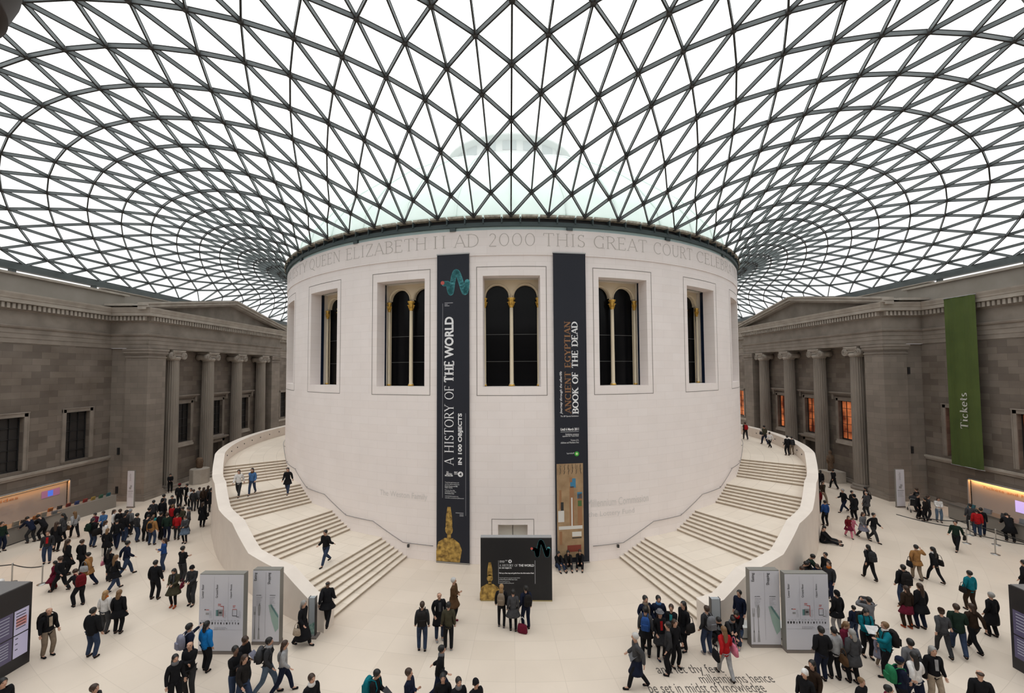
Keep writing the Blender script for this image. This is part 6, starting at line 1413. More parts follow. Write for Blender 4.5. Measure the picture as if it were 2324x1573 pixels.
# ---- the denser crowd by the foot of the left stair wall
person(A_(935, 540), 160, 'stand', 'short', 'hblk', 'char', 'jean', 'person in a dark striped jumper and jeans at the near left of the denser crowd', H=1.72)
person(A_(988, 538), 200, 'lean', 'short', 'hblk', 'blk', 'blk', 'person in black bending forward between the striped jumper and the tan jacket', H=1.7)
p = person(A_(1035, 563), 190, 'standw', 'short', 'hbrn', 'tan', 'jean', 'man in a tan jacket and jeans seen from behind', H=1.68, bulk=1.08); backpack(p, 'blk2', 'small black rucksack on the tan jacket', .7)
person(A_(1095, 528), 180, 'stand', 'short', 'hblk', 'blk', 'blk', 'person in black standing right of the tan jacket', H=1.72)
person(A_(1160, 535), 200, 'stand', 'short', 'hbrn', 'dgreen', 'navy', 'person in a dark green jacket between the tan jacket and the girl in the skirt', H=1.74)
person(A_(1262, 548), 10, 'read', 'long', 'hbrn', 'dgrey', 'blk', 'girl with a pale hair band, short denim skirt and black tights', coat=(.58, .05, 'ljean'), slim=.8, H=1.64, scarf=('lgrey',))
person(A_(1215, 460), 190, 'stand', 'short', 'hblk', 'blk', 'dred', 'person in black with dark red trousers just left of the girl in the skirt', H=1.7)
person(A_(1188, 348), 200, 'stand', 'short', 'hbrn', 'red', 'char', 'person in a red top in the middle of the denser crowd', H=1.62, byhead=True)
person(A_(1180, 285), 170, 'stand', 'short', 'hlt', 'red', 'blk', 'fair person in red half hidden behind the red top', H=1.6, byhead=True)
person(A_(1048, 355), 20, 'stand', 'short', 'hlt', 'aqua', 'char', 'child in a turquoise top between the dark coats', H=1.3, byhead=True)
person(A_(1022, 305), 180, 'stand', 'short', 'hblk', 'blk', 'blk', 'person in black at the far left of the denser crowd', H=1.7, byhead=True)
person(A_(1052, 255), 200, 'stand', 'short', 'hblk', 'char', 'blk', 'dark-coated person standing alone behind the far left of the denser crowd', H=1.7, byhead=True)
person(A_(1110, 245), 190, 'stand', 'hood', 'blk', 'blk', 'blk', 'person in a black hooded coat in the middle back of the denser crowd', H=1.74, byhead=True)
person(A_(1120, 215), 160, 'stand', 'short', 'hblk', 'dgrey', 'blk', 'person in dark grey at the very back of the denser crowd', H=1.7, byhead=True)
person(A_(1175, 225), 30, 'read', 'short', 'hblk', 'char', 'blk', 'person in charcoal looking down behind the red top', H=1.66, byhead=True)
person(A_(1250, 305), 340, 'read', 'short', 'hblk', 'olive', 'char', 'person in an olive jacket behind the girl in the skirt', H=1.66, byhead=True)
person(A_(1282, 300), 300, 'stand', 'hood', 'dgrey', 'dgrey', 'char', 'person in a grey hooded coat right of the olive jacket', H=1.7, byhead=True)
person(A_(1222, 305), 200, 'stand', 'short', 'hblk', 'blk', 'blk', 'person with a dark red cap and black coat at the back of the crowd', H=1.78, hat=('cap', 'dred'))
person(A_(1272, 292), 330, 'photo', 'short', 'hblk', 'blk', 'blk', 'person in black raising a camera beside the dark red cap', H=1.66)
p = person(A_(1300, 322), 20, 'folded', 'bob', 'hblk', 'white', 'blk', 'person in a white shirt at the back of the crowd', H=1.6); handbag(p, 'green', 'bright green bag held in front of the white shirt', 1, .72, .9)
for x, y, cc, lb, hh in ((1330, 180, 'char', 'person in charcoal right of the white shirt', 1.6), (1375, 168, 'grey', 'person in a grey jacket second from the right of the back row', 1.62), (1405, 160, 'dgrey', 'long-haired person in dark grey before the stair wall', 1.66)):
    person(A_(x, y), 200, 'stand', 'long' if x > 1400 else 'short', 'hbrn', cc, 'char', lb, H=hh, byhead=True)
person(A_(1386, 320), 190, 'stand', 'long', 'hbrn', 'dbrown', 'blk', 'person with long brown hair in a dark brown coat near the stair wall', H=1.66)
person(A_(1440, 338), 200, 'stand', 'short', 'hblk', 'blk', 'char', 'tall person in a black coat touching the edge of the left stair wall', H=1.78, coat=(.6, .03, 'blk'))
p = person(A_(1380, 440), 195, 'stand', 'bob', 'hbrn', 'blk', 'blk', 'woman in a fitted black knee-length coat standing alone by the stair wall', coat=(.5, .05, 'blk'), H=1.64); handbag(p, 'blk2', 'black bag of the woman alone by the stair wall', -1, .85, .9)
person(A_(1160, 205), 45, 'read', 'short', 'hblk', 'blk', 'blk', 'person in black reading a white sheet at the foot of the left portico', H=1.62)
# ---- middle left
person(A_(1115, 742), 320, 'folded', 'long', 'hbrn', 'blue', 'jean', 'woman in a blue denim jacket with one hand at her chin', H=1.70)
person(A_(1242, 815), 170, 'folded', 'short', 'hblk', 'blk', 'char', 'man in a black jacket with folded arms seen from behind', H=1.74)
person(A_(1055, 935), 185, 'standw', 'short', 'hblk', 'blk', 'blk', 'broad man in a black jacket and black trousers left of the orange boots', H=1.76, bulk=1.1)
p = person(A_(1185, 985), 10, 'read', 'long', 'hblk', 'olive', 'blk', 'woman in a grey-green coat and bright orange boots', coat=(.62, .07, 'olive'), shoe='boot', boots=True, slim=.8, H=1.68, scarf=('dgrey', 1)); handbag(p, 'maroon', 'dark red shoulder bag of the woman in orange boots', 1, .95, .8)
person(A_(1308, 972), 5, 'read', 'hood', 'blk', 'char', 'char', 'hooded person in a dark jacket checking something beside the wide left sign', H=1.76)
p = person(A_(322, 1325), 75, 'stand', 'bald', 'hlt', 'blk', 'khaki', 'balding man in a black jacket and brown trousers standing beside the left kiosk', H=1.76, lapel='beige'); backpack(p, 'blk2', 'black rucksack on the balding man beside the left kiosk', 1.2)
person(A_(625, 1332), 178, 'standw', 'short', 'hblk', 'blk', 'jean', 'large man in a black jacket and blue jeans seen from behind', H=1.78, bulk=1.2)
person(A_(712, 1165), 185, 'stand', 'bob', 'hbl', 'white', 'dgrey', 'woman in a white jumper with orange shoulders', H=1.66, scarf=('orange',))
person(A_(805, 1168), 195, 'stand', 'bob', 'hlt', 'blk', 'blk', 'woman in a swinging black coat beside the white jumper', coat=(.68, .07, 'blk'), H=1.70)
p = person((-19.6, -25.0, 0), 250, 'lean', 'short', 'hbrn', 'blk', 'blk', 'person in black stooping behind the left kiosk', H=1.75); backpack(p, 'dred', 'red and black rucksack on the stooping person behind the left kiosk', 1.1)
person(A_(8, 795), 30, 'stand', 'hood', 'white', 'char', 'char', 'person in a white hood cut by the left edge of the picture', byhead=True, H=1.75)
person(A_(5, 608), 90, 'stand', 'short', 'hblk', 'dgreen', 'navy', 'dark figure at the left counter cut by the left edge of the picture', H=1.7)
# ---- people round the left signs
p = person(A_(1312, 1092), 150, 'point', 'short', 'hblk', 'navy', 'char', 'man in navy pointing at the wide left sign', byhead=True, H=1.76); backpack(p, 'lav', 'pale violet-grey rucksack on the man pointing at the sign')
p = person(A_(1385, 1432), 165, 'stand', 'bob', 'hblk', 'bblue', 'blk', 'person in a bright blue anorak at the wide left sign', H=1.70, bulk=1.12)
person(A_(1290, 1222), 10, 'folded', 'bald', 'hbrn', 'blk', 'char', 'balding man in black left of the bright blue anorak', byhead=True, H=1.76)
person(A_(1207, 1302), 60, 'stand', 'long', 'hblk', 'blk', 'blk', 'woman in black with long dark hair, lowest of the group by the blue anorak', byhead=True, H=1.66, scarf=('grey',))
p = person(B_(568, 1188), 80, 'read', 'short', 'hbrn', 'blk', 'char', 'man in a black jacket holding a white leaflet before the narrow left sign', byhead=True, H=1.76, skin=1); paper(p, 'white leaflet in the hands of the man before the narrow left sign', 'lav', .24, .3)
person(B_(508, 1260), 70, 'folded', 'short', 'hblk', 'blk', 'jean', 'man with dark skin in a black jacket at the front left', byhead=True, H=1.76, skin=2)
person(B_(545, 1302), 75, 'walk', 'bob', 'hbrn', 'blk2', 'jean', 'brown-haired person in black nearest the bottom beside the dark-skinned man', byhead=True, H=1.70)
p = person(B_(762, 1192), 100, 'walk', 'short', 'hblk', 'char', 'ljean', 'man in a black waistcoat over a grey top and light jeans walking right', byhead=True, H=1.80, scarf=('lgrey',)); backpack(p, 'dgrey', 'patterned grey rucksack on the man in light jeans')
person(B_(800, 1215), 110, 'walk', 'bob', 'hbrn', 'lgrey', 'navy', 'person in a pale grey top half hidden by the man in light jeans', byhead=True, H=1.68)
person(B_(1015, 1443), 60, 'stand', 'short', 'hbrn', 'blk', 'blk', 'dark-haired man with a white collar at the bottom left of centre', byhead=True, H=1.76, scarf=('white',))
person(A_(645, 1512), 100, 'stand', 'short', 'hbrn', 'char', 'char', 'top of a brown-haired head at the very bottom left', byhead=True, H=1.72)
person(A_(20, 1470), 80, 'stand', 'short', 'hblk', 'blk', 'blk', 'dark head and shoulder below the left kiosk at the bottom edge', byhead=True, H=1.75)
# ---- on the left staircase
person(B_(515, 232), 20, 'walk', 'long', 'hbrn', 'white', 'char', 'woman in a white jumper coming down the left stairs', z=W3, H=1.66)
person(B_(608, 218), 10, 'walkm', 'long', 'hblk', 'sky', 'jean', 'woman in a blue shirt with a coat over her arm on the left stairs', z=W3, H=1.66, scarf=('brown',))
person(B_(850, 214), 15, 'walk', 'long', 'hblk', 'blk', 'jean', 'woman in a black coat on the left stairs close to the drum', z=W3, H=1.66, coat=(.66, .03, 'blk'))
person(B_(1112, 695), 345, 'stride', 'short', 'hblk', 'blk', 'jean', 'man in a black jacket and blue jeans on the lowest left landing', z=W1, H=1.74, bulk=1.06)
person(B_(1125, 806), 190, 'walk', 'bald', 'hblk', 'blk', 'blk', 'person in a roomy black coat starting up the left stairs', z=.40, H=1.72, bulk=1.2, byhead=True, coat=(.7, .08, 'blk'), skin=2)
p = person(B_(950, 1250), 80, 'walk', 'bob', 'hgry', 'blk', 'blk', 'grey-haired woman in a long black coat walking past the left stair foot', coat=(.30, .06, 'blk'), H=1.70); handbag(p, 'beige', 'cream patterned bag carried by the woman in the long black coat', -1, .72, .9)
# ---- centre
p = person(C_(475, 1285), 190, 'stand', 'short', 'hbrn', 'char', 'jean', 'man in a striped jumper and jeans standing alone left of centre', H=1.78); backpack(p, 'blk2', 'black rucksack on the man in the striped jumper', 1.1)
person(C_(592, 1208), 20, 'pocket', 'bald', 'hbrn', 'blk', 'jean', 'man with glasses and a black coat facing us left of centre', H=1.78, coat=(.62, .03, 'blk'), lapel='dgrey', shoe='lgrey')
person(C_(690, 1090), 80, 'folded', 'short', 'hwht', 'brown', 'blk', 'white-haired man in a brown coat left of centre', H=1.80, coat=(.66, .05, 'brown'), bulk=1.12, shoe='maroon')
person(C_(655, 1280), 190, 'stand', 'short', 'hblk', 'olive', 'blk', 'man in an olive jacket with his back to us left of centre', H=1.74, shoe='lgrey', bulk=1.05)
person(C_(612, 1247), 90, 'stride', 'short', 'hblk', 'blk', 'navy', 'man in a black jacket with a grey hood striding right at the bottom centre', byhead=True, H=1.78, scarf=('grey',), bulk=1.08)
person(C_(667, 1448), 10, 'stand', 'short', 'hblk', 'blk', 'blk', 'black-haired head left in the trio at the bottom centre', byhead=True, H=1.68)
person(C_(720, 1458), 30, 'stand', 'short', 'hblk', 'blk', 'blk', 'middle head in the trio at the bottom centre, with a pale collar', byhead=True, H=1.68, scarf=('grey',))
person(C_(797, 1472), 40, 'stand', 'hood', 'blk', 'blk', 'blk', 'right-hand head in the trio at the bottom centre', byhead=True, H=1.66)
p = person(C_(385, 1405), 80, 'folded', 'short', 'hbrn', 'navy', 'navy', 'man in a navy jacket with a red stripe at the bottom left of centre', byhead=True, H=1.76); handbag(p, 'red', 'red bag at the hip of the navy jacket, bottom left of centre', -1, 1.0, .7)
p = person(C_(175, 1416), 75, 'read', 'short', 'hblk', 'blk', 'blk', 'black-haired man reading a dark booklet at the bottom', byhead=True, H=1.76); backpack(p, 'teal', 'dark teal rucksack on the man reading a booklet'); paper(p, 'dark booklet in the hands of the man at the bottom edge', 'dgrey', .2, .26)
p = person(C_(1018, 1125), 175, 'stand', 'bob', 'hbl', 'blk', 'blk', 'woman with curly fair hair standing before the black display board', H=1.70, slim=.8, shoe='grey', bulk=1.08); backpack(p, 'khaki', 'grey-brown rucksack on the curly-haired woman')
person(C_(1098, 1150), 185, 'stand', 'short', 'hblk', 'dgrey', 'blk', 'woman in a belted grey coat before the display board', H=1.62, coat=(.62, .08, 'dgrey'), slim=.85)
p = person(C_(1185, 1135), 200, 'stand', 'short', 'hblk', 'navy', 'navy', 'person with a camera right of the grey coat before the display board', H=1.70); backpack(p, 'blk2', 'black rucksack on the right-hand person at the display board')
q = floor_at(*C_(1160, 1165)); o = empty('handbag', (q.x, q.y, .20), rad(70)); o.scale = (1.2, 1.2, 1.2); tag(o, 'dark red shopping bag standing on the floor before the display board', 'bag')
if 'bag' in _bp: inst('pouch', _bp['bag'], cmat('maroon'), o); inst('handle', _bp['handle'], cmat('white'), o)
person(D_(205, 722), 20, 'floor', 'long', 'hblk', 'blk', 'jean', 'left of three young people sitting on the floor under the right banner, in jeans', H=1.62)
person(D_(270, 715), 0, 'floor', 'long', 'hblk', 'blk2', 'char', 'middle of three young people sitting on the floor under the right banner', H=1.62)
person(D_(350, 712), 350, 'floor', 'short', 'hbrn', 'blk', 'blk', 'right of three young people sitting on the floor under the right banner', H=1.66)
# ---- group right of centre
person(D_(830, 1250), 15, 'pocket', 'short', 'hblk', 'navy', 'blk', 'tall man in a dark coat with a long pale scarf', H=1.82, scarf=('khaki', 1))
person(D_(882, 915), 0, 'pocket', 'short', 'hblk', 'navy', 'blk', 'man in a navy quilted jacket with a pale-lined hood', byhead=True, H=1.82, bulk=1.1, scarf=('sky',))
person(D_(962, 957), 330, 'folded', 'short', 'hbrn', 'blk', 'blk', 'woman with an open black jacket over a turquoise top', byhead=True, H=1.70, lapel='aqua')
p = person(D_(1045, 1282), 290, 'stand', 'bob', 'hblk', 'blk', 'blk', 'curly dark-haired person in black at the right of the group', H=1.76, coat=(.7, .04, 'blk')); handbag(p, 'blk2', 'black shoulder bag of the curly dark-haired person', 1, .98, 1.1)
p = person(D_(803, 1322), 160, 'stand', 'short', 'hblk', 'dgrey', 'blk', 'person in a grey jacket seen from behind at the left of the group', H=1.76, coat=(.68, .02, 'blk')); backpack(p, 'blue', 'royal blue rucksack on the grey jacket')
person(D_(900, 1338), 5, 'pocket', 'long', 'hbrn', 'blk', 'blk', 'woman in a grey trilby hat with a red top and short dark skirt', H=1.68, hat=('trilby', 'grey'), lapel='red', coat=(.62, .05, 'char'), slim=.78, shoe='navy')
person(D_(985, 1080), 20, 'stand', 'long', 'hbrn', 'blk', 'blk', 'girl with long brown hair turned away inside the group', byhead=True, H=1.62)
person(D_(968, 1435), 255, 'stand', 'short', 'hblk', 'char', 'blk', 'young man in a charcoal coat with a bag at his side facing the group', H=1.74)
p = person(D_(742, 1545), 265, 'walk', 'short', 'hwht', 'dgrey', 'blk', 'white-haired man in a grey coat reading a newspaper', H=1.80, coat=(.50, .0, 'navy'), bulk=1.08)
paper(p, 'grey printed newspaper held by the white-haired man', 'grey', .36, .30)
p = person(D_(1222, 1312), 195, 'stand', 'short', 'hbrn', 'char', 'jean', 'person in a dark jacket and jeans at the foot of the right stair wall', H=1.74, shoe='lgrey'); backpack(p, 'grey', 'grey patterned rucksack of the person at the right stair foot')
person(D_(1270, 1230), 30, 'squat', 'short', 'hblk', 'blk', 'blk', 'crouching boy in black nearest the right stair post', H=1.66)
person(D_(1375, 1225), 10, 'squat', 'short', 'hblk', 'char', 'blk', 'crouching boy in black with clasped hands in the middle of the crouchers', H=1.70, scarf=('grey',))
person((8.55, -27.35, 0), 320, 'seat', 'short', 'hblk', 'blk', 'jean', 'boy with a red collar sitting on the bench end by the narrow right sign', H=1.74, scarf=('red',), shoe='lgrey')
person((8.98, -26.75, 0), 300, 'stand', 'short', 'hblk', 'navy', 'navy', 'person in navy half hidden behind the narrow right sign', H=1.66)
p = person(D_(1345, 1472), 185, 'walk', 'long', 'hlt', 'red', 'lgrey', 'woman in a red T-shirt and pale trousers walking away', H=1.70); handbag(p, 'pink', 'pink flowered shoulder bag of the woman in red', -1, .95, 1.15); handbag(p, 'blk', 'black coat and bag hanging from the left arm of the woman in red', 1, .80, 1.1)
person((10.05, -26.85, 0), 0, 'seat', 'short', 'hbrn', 'blk', 'blk', 'dark figure sitting in the gap between the right signs', H=1.6)
# ---- people behind the wide right sign
person(E_(738, 648), 60, 'seat', 'short', 'hblk', 'blk', 'blk', 'dark-haired person sitting at the left of the group behind the wide right sign', byhead=True, H=1.7)
person(E_(738, 695), 30, 'seat', 'short', 'hbrn', 'red', 'char', 'person in red sitting low behind the wide right sign', byhead=True, H=1.6)
person(E_(812, 668), 0, 'seat', 'short', 'hblk', 'blk', 'navy', 'person bent over a white sheet behind the wide right sign', byhead=True, H=1.6)
person(E_(850, 624), 60, 'seat', 'short', 'hblk', 'dgreen', 'navy', 'person in a dark green jacket sitting against the right stair wall', byhead=True, H=1.75)
person(E_(918, 615), 280, 'stand', 'short', 'hblk', 'blk', 'blk', 'person in black leaning in above the group behind the wide right sign', byhead=True, H=1.6)
person(E_(895, 690), 300, 'seat', 'short', 'hbrn', 'navy', 'char', 'person in navy in the middle of the group behind the wide right sign', byhead=True, H=1.6)
person(E_(975, 938), 290, 'stand', 'short', 'hbrn', 'char', 'navy', 'man in a dark jacket with a yellow scarf beside the wide right sign', H=1.70, scarf=('orange',))
person(E_(925, 545), 60, 'legsout', 'bald', 'hbrn', 'blk', 'blk', 'man sitting on the floor with his legs stretched out against the right stair wall', H=1.7)
person(E_(898, 520), 70, 'legsout', 'short', 'hblk', 'blk2', 'char', 'second figure on the floor tucked behind the stretched-out man', H=1.6)
person(E_(892, 422), 180, 'stand', 'short', 'hblk', 'blue', 'blk', 'person in dark blue standing close to the right stair wall', H=1.66)
person(E_(884, 335), 180, 'stand', 'bob', 'hblk', 'dred', 'blk', 'person in dark red by the right stair wall', H=1.7)
person(E_(875, 60), 180, 'stand', 'short', 'hblk', 'navy', 'navy', 'person in navy glimpsed beside the right stair wall near the doorway', H=1.7)
# ---- right of the staircase, far part
p = person(E_(912, 185), 150, 'stand', 'bob', 'hblk', 'blk', 'blk', 'woman in a black coat near the right portico, left of the statue', H=1.66, coat=(.7, .04, 'blk')); handbag(p, 'blk2', 'black bag on the woman left of the statue', 1, .95, .9)
person(E_(927, 278), 10, 'walk', 'short', 'hbrn', 'dbrown', 'khaki', 'man in an open dark brown jacket walking towards us right of the stairs', H=1.74, lapel='olive')
person(E_(1000, 180), 190, 'walk', 'short', 'hblk', 'blk', 'blk', 'person in black with a pale strap across the back, before the pedestal', H=1.72)
person(E_(1072, 340), 275, 'stride', 'short', 'hgry', 'blk', 'navy', 'grey-haired man in black striding left with one hand out', H=1.74)
person(E_(1143, 392), 190, 'stand', 'hood', 'blk', 'blk', 'blk', 'hooded person in a black coat in the far right court', H=1.76, coat=(.7, .05, 'blk'), bulk=1.1)
person(E_(1128, 345), 20, 'stand', 'short', 'hblk', 'blk2', 'blk', 'dark companion close to the hooded person in the far right court', H=1.6)
person(E_(1103, 512), 350, 'walk', 'long', 'hbrn', 'dred', 'pink', 'girl in a patterned dress and bright pink tights', H=1.35, coat=(.62, .08, 'maroon'))
person(E_(1133, 488), 10, 'walkm', 'short', 'hbrn', 'pink', 'pink', 'toddler dressed all in pink', H=1.05)
person(G_(300, 520), 10, 'walk', 'bob', 'hbrn', 'grey', 'char', 'woman in a grey jacket and patterned skirt walking with the children', H=1.64, coat=(.55, .07, 'lav'))
person(G_(372, 540), 15, 'walkm', 'short', 'hblk', 'blk', 'char', 'man in a black jacket walking beside the patterned skirt', H=1.74)
p = person(G_(312, 165), 200, 'stand', 'bob', 'hblk', 'blk', 'blk', 'woman in black with a big bag near the right portico pier', byhead=True, H=1.68); handbag(p, 'blk2', 'big black bag of the woman near the right portico pier', -1, 1.0, 1.2)
person(G_(325, 365), 190, 'stand', 'bald', 'hgry', 'dgrey', 'char', 'grey-haired man in a slate-grey coat seen from behind in the far right court', H=1.72, coat=(.7, .03, 'dgrey'))
p = person(G_(345, 800), 175, 'walk', 'bob', 'hblk', 'blk', 'blk', 'woman with a ponytail and rucksack walking away in the middle right court', H=1.70); backpack(p, 'char', 'charcoal rucksack on the woman with the ponytail', 1.1)
p = person(G_(668, 802), 175, 'wave', 'short', 'hblk', 'tan', 'khaki', 'woman in a tan jacket and brown trousers raising her right hand', H=1.70, coat=(.76, .04, 'tan')); handbag(p, 'blk', 'black handbag hanging from the arm of the woman in tan', 1, .80, 1.0)
p = person(G_(790, 818), 190, 'walk', 'long', 'hblk', 'blk', 'blk', 'woman in a black jacket with a white hood and hem', H=1.70, slim=.8, scarf=('white',)); handbag(p, 'blk2', 'black shoulder bag of the woman with the white hood', -1, .95, 1.0)
p = person(G_(582, 985), 165, 'stand', 'short', 'hblk', 'blk', 'jean', 'big man in a black coat with his back to us in the middle right court', H=1.80, bulk=1.15); backpack(p, 'blk2', 'black rucksack on the big man in the middle right court', 1.1)
person(G_(678, 1135), 185, 'stand', 'long', 'hbrn', 'blk', 'navy', 'person in a long fringed black shawl', H=1.78, coat=(.66, .10, 'blk'), bulk=1.1)
person(G_(622, 1132), 180, 'stand', 'bob', 'hbrn', 'dbrown', 'dbrown', 'woman in brown with rust-coloured boots', H=1.66, coat=(.62, .04, 'maroon'), shoe='boot', boots=True)
p = person(G_(938, 602), 300, 'walk', 'short', 'hblk', 'dgreen', 'blk', 'man in a dark green jacket walking left before the queue posts', H=1.72); handbag(p, 'blk2', 'dark bag behind the man before the queue posts', 1, .85, .9)
p = person(G_(1036, 1008), 180, 'standw', 'short', 'hblk', 'teal', 'dbrown', 'woman in a teal jumper with her arms held out', H=1.66); handbag(p, 'blk2', 'dark bag slung at the hip of the woman in teal', 1, .92, .9)
person(G_(1186, 1190), 185, 'stand', 'short', 'hgry', 'blk', 'blk', 'grey-haired woman in a black knee-length coat beside the right kiosk', H=1.68, coat=(.5, .06, 'blk'))
p = person(G_(955, 1310), 150, 'stride', 'short', 'hbrn', 'dgreen', 'jean', 'man in a dark green jacket and jeans striding away, arms round his neighbours', H=1.82, bulk=1.12)
person(G_(850, 1318), 160, 'walk', 'short', 'hbrn', 'dgrey', 'char', 'person in a tweed jacket and flat cap', H=1.66, hat=('cap', 'dbrown'))
person(G_(1060, 1290), 175, 'walkm', 'bob', 'hbrn', 'dbrown', 'blk', 'woman in a dark brown jacket on the right of the striding man', H=1.72)
# ---- far right by the ticket desk
person(G_(660, 172), 200, 'folded', 'short', 'hbrn', 'blk', 'blk', 'person in black leaning against the right wall below the vent', byhead=True, H=1.72)
person(G_(680, 385), 30, 'stand', 'short', 'hblk', 'blk', 'blk', 'person in black standing in front of the pushchair', H=1.7)
person(G_(722, 400), 200, 'stand', 'short', 'hblk', 'blk2', 'blk', 'dark figure between the pushchair and the white jumper', H=1.6)
person(G_(752, 392), 60, 'stand', 'bob', 'hbrn', 'char', 'char', 'dark-jacketed person just left of the white jumper', H=1.66)
person(G_(812, 405), 330, 'read', 'bob', 'hbrn', 'white', 'ljean', 'woman in a white jumper and jeans holding something pink', H=1.66)
person(G_(1036, 460), 150, 'stand', 'short', 'hblk', 'dgrey', 'char', 'person in a grey top at the ticket counter', H=1.66)
person(G_(1082, 505), 140, 'stand', 'short', 'hblk', 'red', 'jean', 'person in a bright red jacket at the ticket counter', H=1.66, bulk=1.15)
person(G_(1110, 495), 130, 'stand', 'short', 'hblk', 'blk', 'navy', 'person in black immediately right of the red jacket', H=1.68)
person(G_(1305, 540), 150, 'lean', 'short', 'hblk', 'blk', 'blk', 'big figure in a black coat bending over the ticket counter', H=1.78, bulk=1.2, coat=(.5, .08, 'blk'))
person((32.2, -17.4, 0), 270, 'stand', 'short', 'hblk', 'lgrey', 'char', 'seller in a pale top behind the ticket counter', H=1.6)
person((31.95, -20.6, 0), 270, 'stand', 'short', 'hblk', 'blk', 'char', 'seller in black behind the ticket counter near the right edge', H=1.6)
person((32.0, -21.9, 0), 300, 'stand', 'short', 'hbrn', 'char', 'char', 'dark figure behind the counter cut by the right edge', H=1.66)
person(G_(1392, 665), 200, 'stand', 'short', 'hblk', 'blk', 'blk', 'dark figure cut by the right edge above the right kiosk', byhead=True, H=1.72)
# ---- lower right
person(G_(135, 1182), 190, 'stand', 'hood', 'blk', 'blk', 'lgrey', 'woman in a black hooded coat and grey leggings holding a child', H=1.72, coat=(.74, .05, 'blk'), boots=True, slim=.85)
person(G_(243, 1210), 180, 'stand', 'short', 'hblk', 'navy', 'jean', 'small child in a dark waistcoat beside the hooded woman', H=1.28)
person(G_(325, 915), 190, 'photo', 'short', 'hblk', 'grey', 'char', 'woman in a grey jumper taking a photograph beside a pushchair', byhead=True, H=1.68)
p = person(G_(335, 1335), 350, 'read', 'bob', 'hblk', 'teal', 'blk', 'woman in a turquoise top looking at an open map', H=1.72); paper(p, 'white open map in the hands of the woman in turquoise', 'white', .40, .28); backpack(p, 'blk2', 'black rucksack on the woman with the map')
p = person(G_(455, 1452), 260, 'point', 'short', 'hlt', 'teal', 'blk', 'grey-haired man in a teal shirt with a white collar', H=1.78, bulk=1.15, scarf=('white',)); backpack(p, 'blk2', 'black rucksack on the man in the teal shirt', 1.1)
person(G_(405, 1390), 10, 'stand', 'long', 'hbl', 'lav', 'khaki', 'little fair girl in a patterned skirt between the map readers', H=1.15, coat=(.55, .10, 'lav'), shoe='white')
p = person(G_(190, 1092), 20, 'read', 'bob', 'hlt', 'maroon', 'char', 'woman in a dark red jacket over white, reading a sheet', byhead=True, H=1.66, lapel='white'); paper(p, 'white sheet read by the woman in dark red', 'white', .22, .3)
p = person(G_(235, 1508), 185, 'stand', 'bob', 'hgry', 'dgrey', 'blk', 'person in a long dark grey hooded coat below the dark red jacket', H=1.74, coat=(.62, .07, 'dgrey'), bulk=1.12); handbag(p, 'brown', 'brown bag hanging by the long dark grey coat', 1, .78, 1.0)
person(E_(925, 1500), 178, 'pocket', 'short', 'hblk', 'blk', 'navy', 'man in a black jacket before the wide right sign seen from behind', H=1.80, bulk=1.1)
person(E_(1012, 1480), 180, 'stand', 'short', 'hblk', 'lgrey', 'blk', 'boy in a pale grey hooded top next to the man at the wide right sign', H=1.70, bulk=1.08)
person(E_(800, 1408), 300, 'stand', 'hood', 'white', 'blk', 'blk', 'woman in a white knitted headscarf at the bottom right of centre', byhead=True, H=1.64)
p = person(E_(850, 1348), 290, 'stand', 'long', 'hblk', 'dbrown', 'dbrown', 'woman in a long grey-brown coat behind the white headscarf', byhead=True, H=1.68, coat=(.45, .05, 'dbrown')); handbag(p, 'dred', 'red-brown bag of the woman behind the white headscarf', -1, .75, 1.0)
person(G_(285, 1470), 20, 'stand', 'short', 'hlt', 'blk', 'blk', 'fair-haired child in black at the bottom edge right of the white headscarf', byhead=True, H=1.45)
p = person(G_(545, 1330), 80, 'folded', 'short', 'hblk', 'navy', 'blk', 'man in navy with a bright green strap at the bottom right', byhead=True, H=1.74, hat=('cap', 'navy')); backpack(p, 'green', 'rucksack with bright green edging on the man in navy')
person(G_(618, 1202), 170, 'stand', 'short', 'hblk', 'grey', 'navy', 'man in a grey jumper behind the long-haired woman in white', byhead=True, H=1.76)
p = person(G_(640, 1292), 175, 'walk', 'long', 'hblk', 'white', 'navy', 'woman with long black hair and a white top at the lower right', byhead=True, H=1.68)
p = person(G_(772, 1255), 350, 'stand', 'bob', 'hgry', 'blk', 'beige', 'grey-haired woman in a black blazer and fawn trousers', byhead=True, H=1.74, lapel='lgrey'); handbag(p, 'blk2', 'black shoulder bag of the grey-haired woman in the blazer', -1, 1.0, 1.1)
person(G_(1095, 1415), 150, 'stand', 'bald', 'hbrn', 'blk', 'blk', 'balding man in black at the bottom right corner', byhead=True, H=1.76)
person(G_(470, 1520), 60, 'stand', 'short', 'hblk', 'maroon', 'blk', 'dark head cut by the bottom edge left of the green strap', byhead=True, H=1.6)
# ---- on the right landing
p = person(R_4(1108, 245), 170, 'walk', 'short', 'hbrn', 'dbrown', 'char', 'person in brown at the far end of the upper right landing', z=W4, H=1.70); backpack(p, 'red', 'red rucksack at the far end of the upper right landing')
p = person(R_4(1245, 280), 185, 'walk', 'short', 'hblk', 'olive', 'navy', 'adult in an olive coat walking away on the upper right landing', z=W4, H=1.72); handbag(p, 'char', 'dark shoulder bag of the adult in olive on the landing', 1, 1.05, 1.0)
person(R_4(1283, 303), 180, 'walkm', 'short', 'hblk', 'white', 'blk', 'child in a white top on the upper right landing', z=W4, H=1.35)
person(R_4(1408, 358), 180, 'stand', 'short', 'hblk', 'blk', 'blk', 'young person with a white-lined hood on the upper right landing', z=W4, H=1.55, scarf=('white',))
person(R_4(1440, 352), 175, 'stand', 'short', 'hblk', 'char', 'khaki', 'child in charcoal and khaki by the parapet of the upper right landing', z=W4, H=1.42)
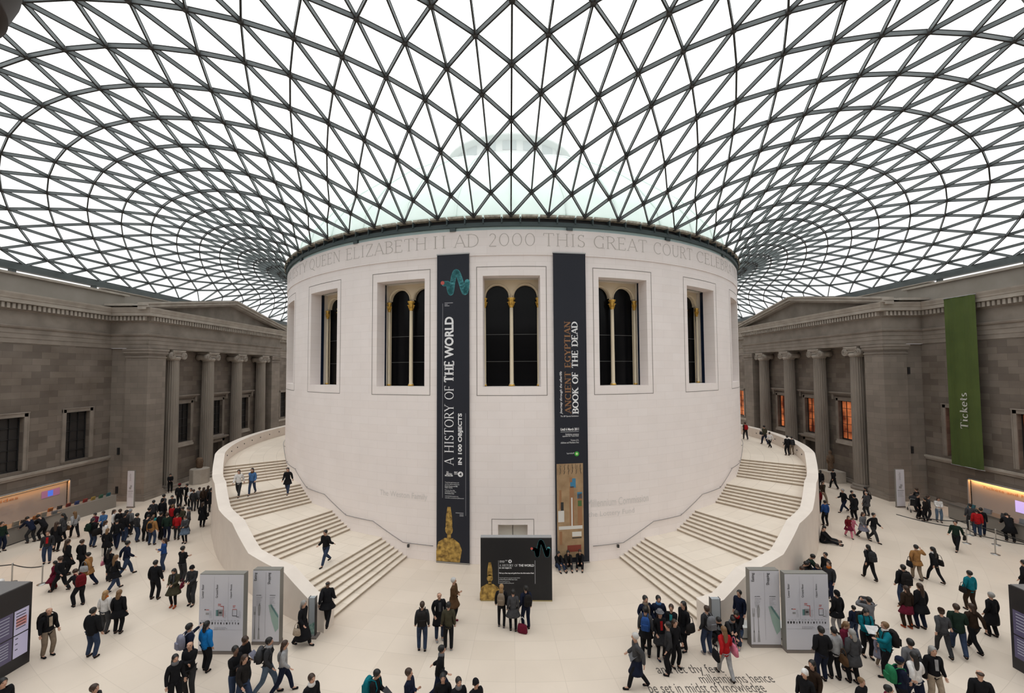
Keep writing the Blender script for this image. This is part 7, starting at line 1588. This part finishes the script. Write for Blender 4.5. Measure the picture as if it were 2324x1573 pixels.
# ---- pushchairs
def pushchair(u, v, head, label):
    q = floor_at(u, v); r = empty('pushchair', q, rad(head)); tag(r, label, 'pushchair')
    b = MB()
    for s in (-1, 1): b.tube([(s*.22, -.35, .12), (s*.22, .10, .62), (s*.22, .38, 1.0)], .014, 6); b.tube([(s*.22, .35, .12), (s*.22, -.05, .55)], .014, 6)
    b.tube([(-.22, .38, 1.0), (.22, .38, 1.0)], .018, 6); b.build('frame', M_silver, r)
    b = MB(); b.quad((-.2, .15, .45), (.2, .15, .45), (.2, -.18, .40), (-.2, -.18, .40)); b.quad((-.2, .15, .45), (.2, .15, .45), (.2, .30, .92), (-.2, .30, .92)); b.tube([(0, -.02, .95), (0, .14, 1.0), (0, .30, .92)], [.22, .24, .2], 10); b.build('seat', cmat('char'), r, fixn=False)
    for s in (-1, 1):
        for y in (-.35, .35): b = MB(); b.tube([(s*.22-.02, y, .10), (s*.22+.02, y, .10)], .10, 14); b.build('wheel', M_blk, r)
pushchair(*G_(300, 1115), 200, 'pushchair with a dark hood in front of the woman in the grey jumper')
pushchair(*G_(640, 335), 150, 'dark pushchair parked near the right wall')
# nobody stands inside anybody else or inside the stair walls
def clear(v):
    t = abs(math.degrees(math.atan2(v.x, -v.y))); R = math.hypot(v.x, v.y)
    if 15.5 < t < 122 and R < rout(t)+.34: return v*((rout(t)+.34)/R)
    return v
ground = [e for e in PEOPLE if abs(e[2]) < .01 and not (8 < e[0].location.x < 10.5 and -27.5 < e[0].location.y < -26)]
where = [Vector((e[0].location.x, e[0].location.y)) for e in ground]
for step in range(14):
    for i in range(len(where)):
        for j in range(i+1, len(where)):
            d = where[j]-where[i]; L = d.length
            if L < .50:
                d = d/L if L > 1e-3 else Vector((1, 0)); q = (.50-L)*.5; where[i] = where[i]-d*q; where[j] = where[j]+d*q
    where = [clear(v) for v in where]
for e, v in zip(ground, where):
    d = Vector((v.x-e[0].location.x, v.y-e[0].location.y, 0))
    for o in [e[0]]+e[1]: o.location = o.location+d
for e in PEOPLE: del e[0]['_pz']
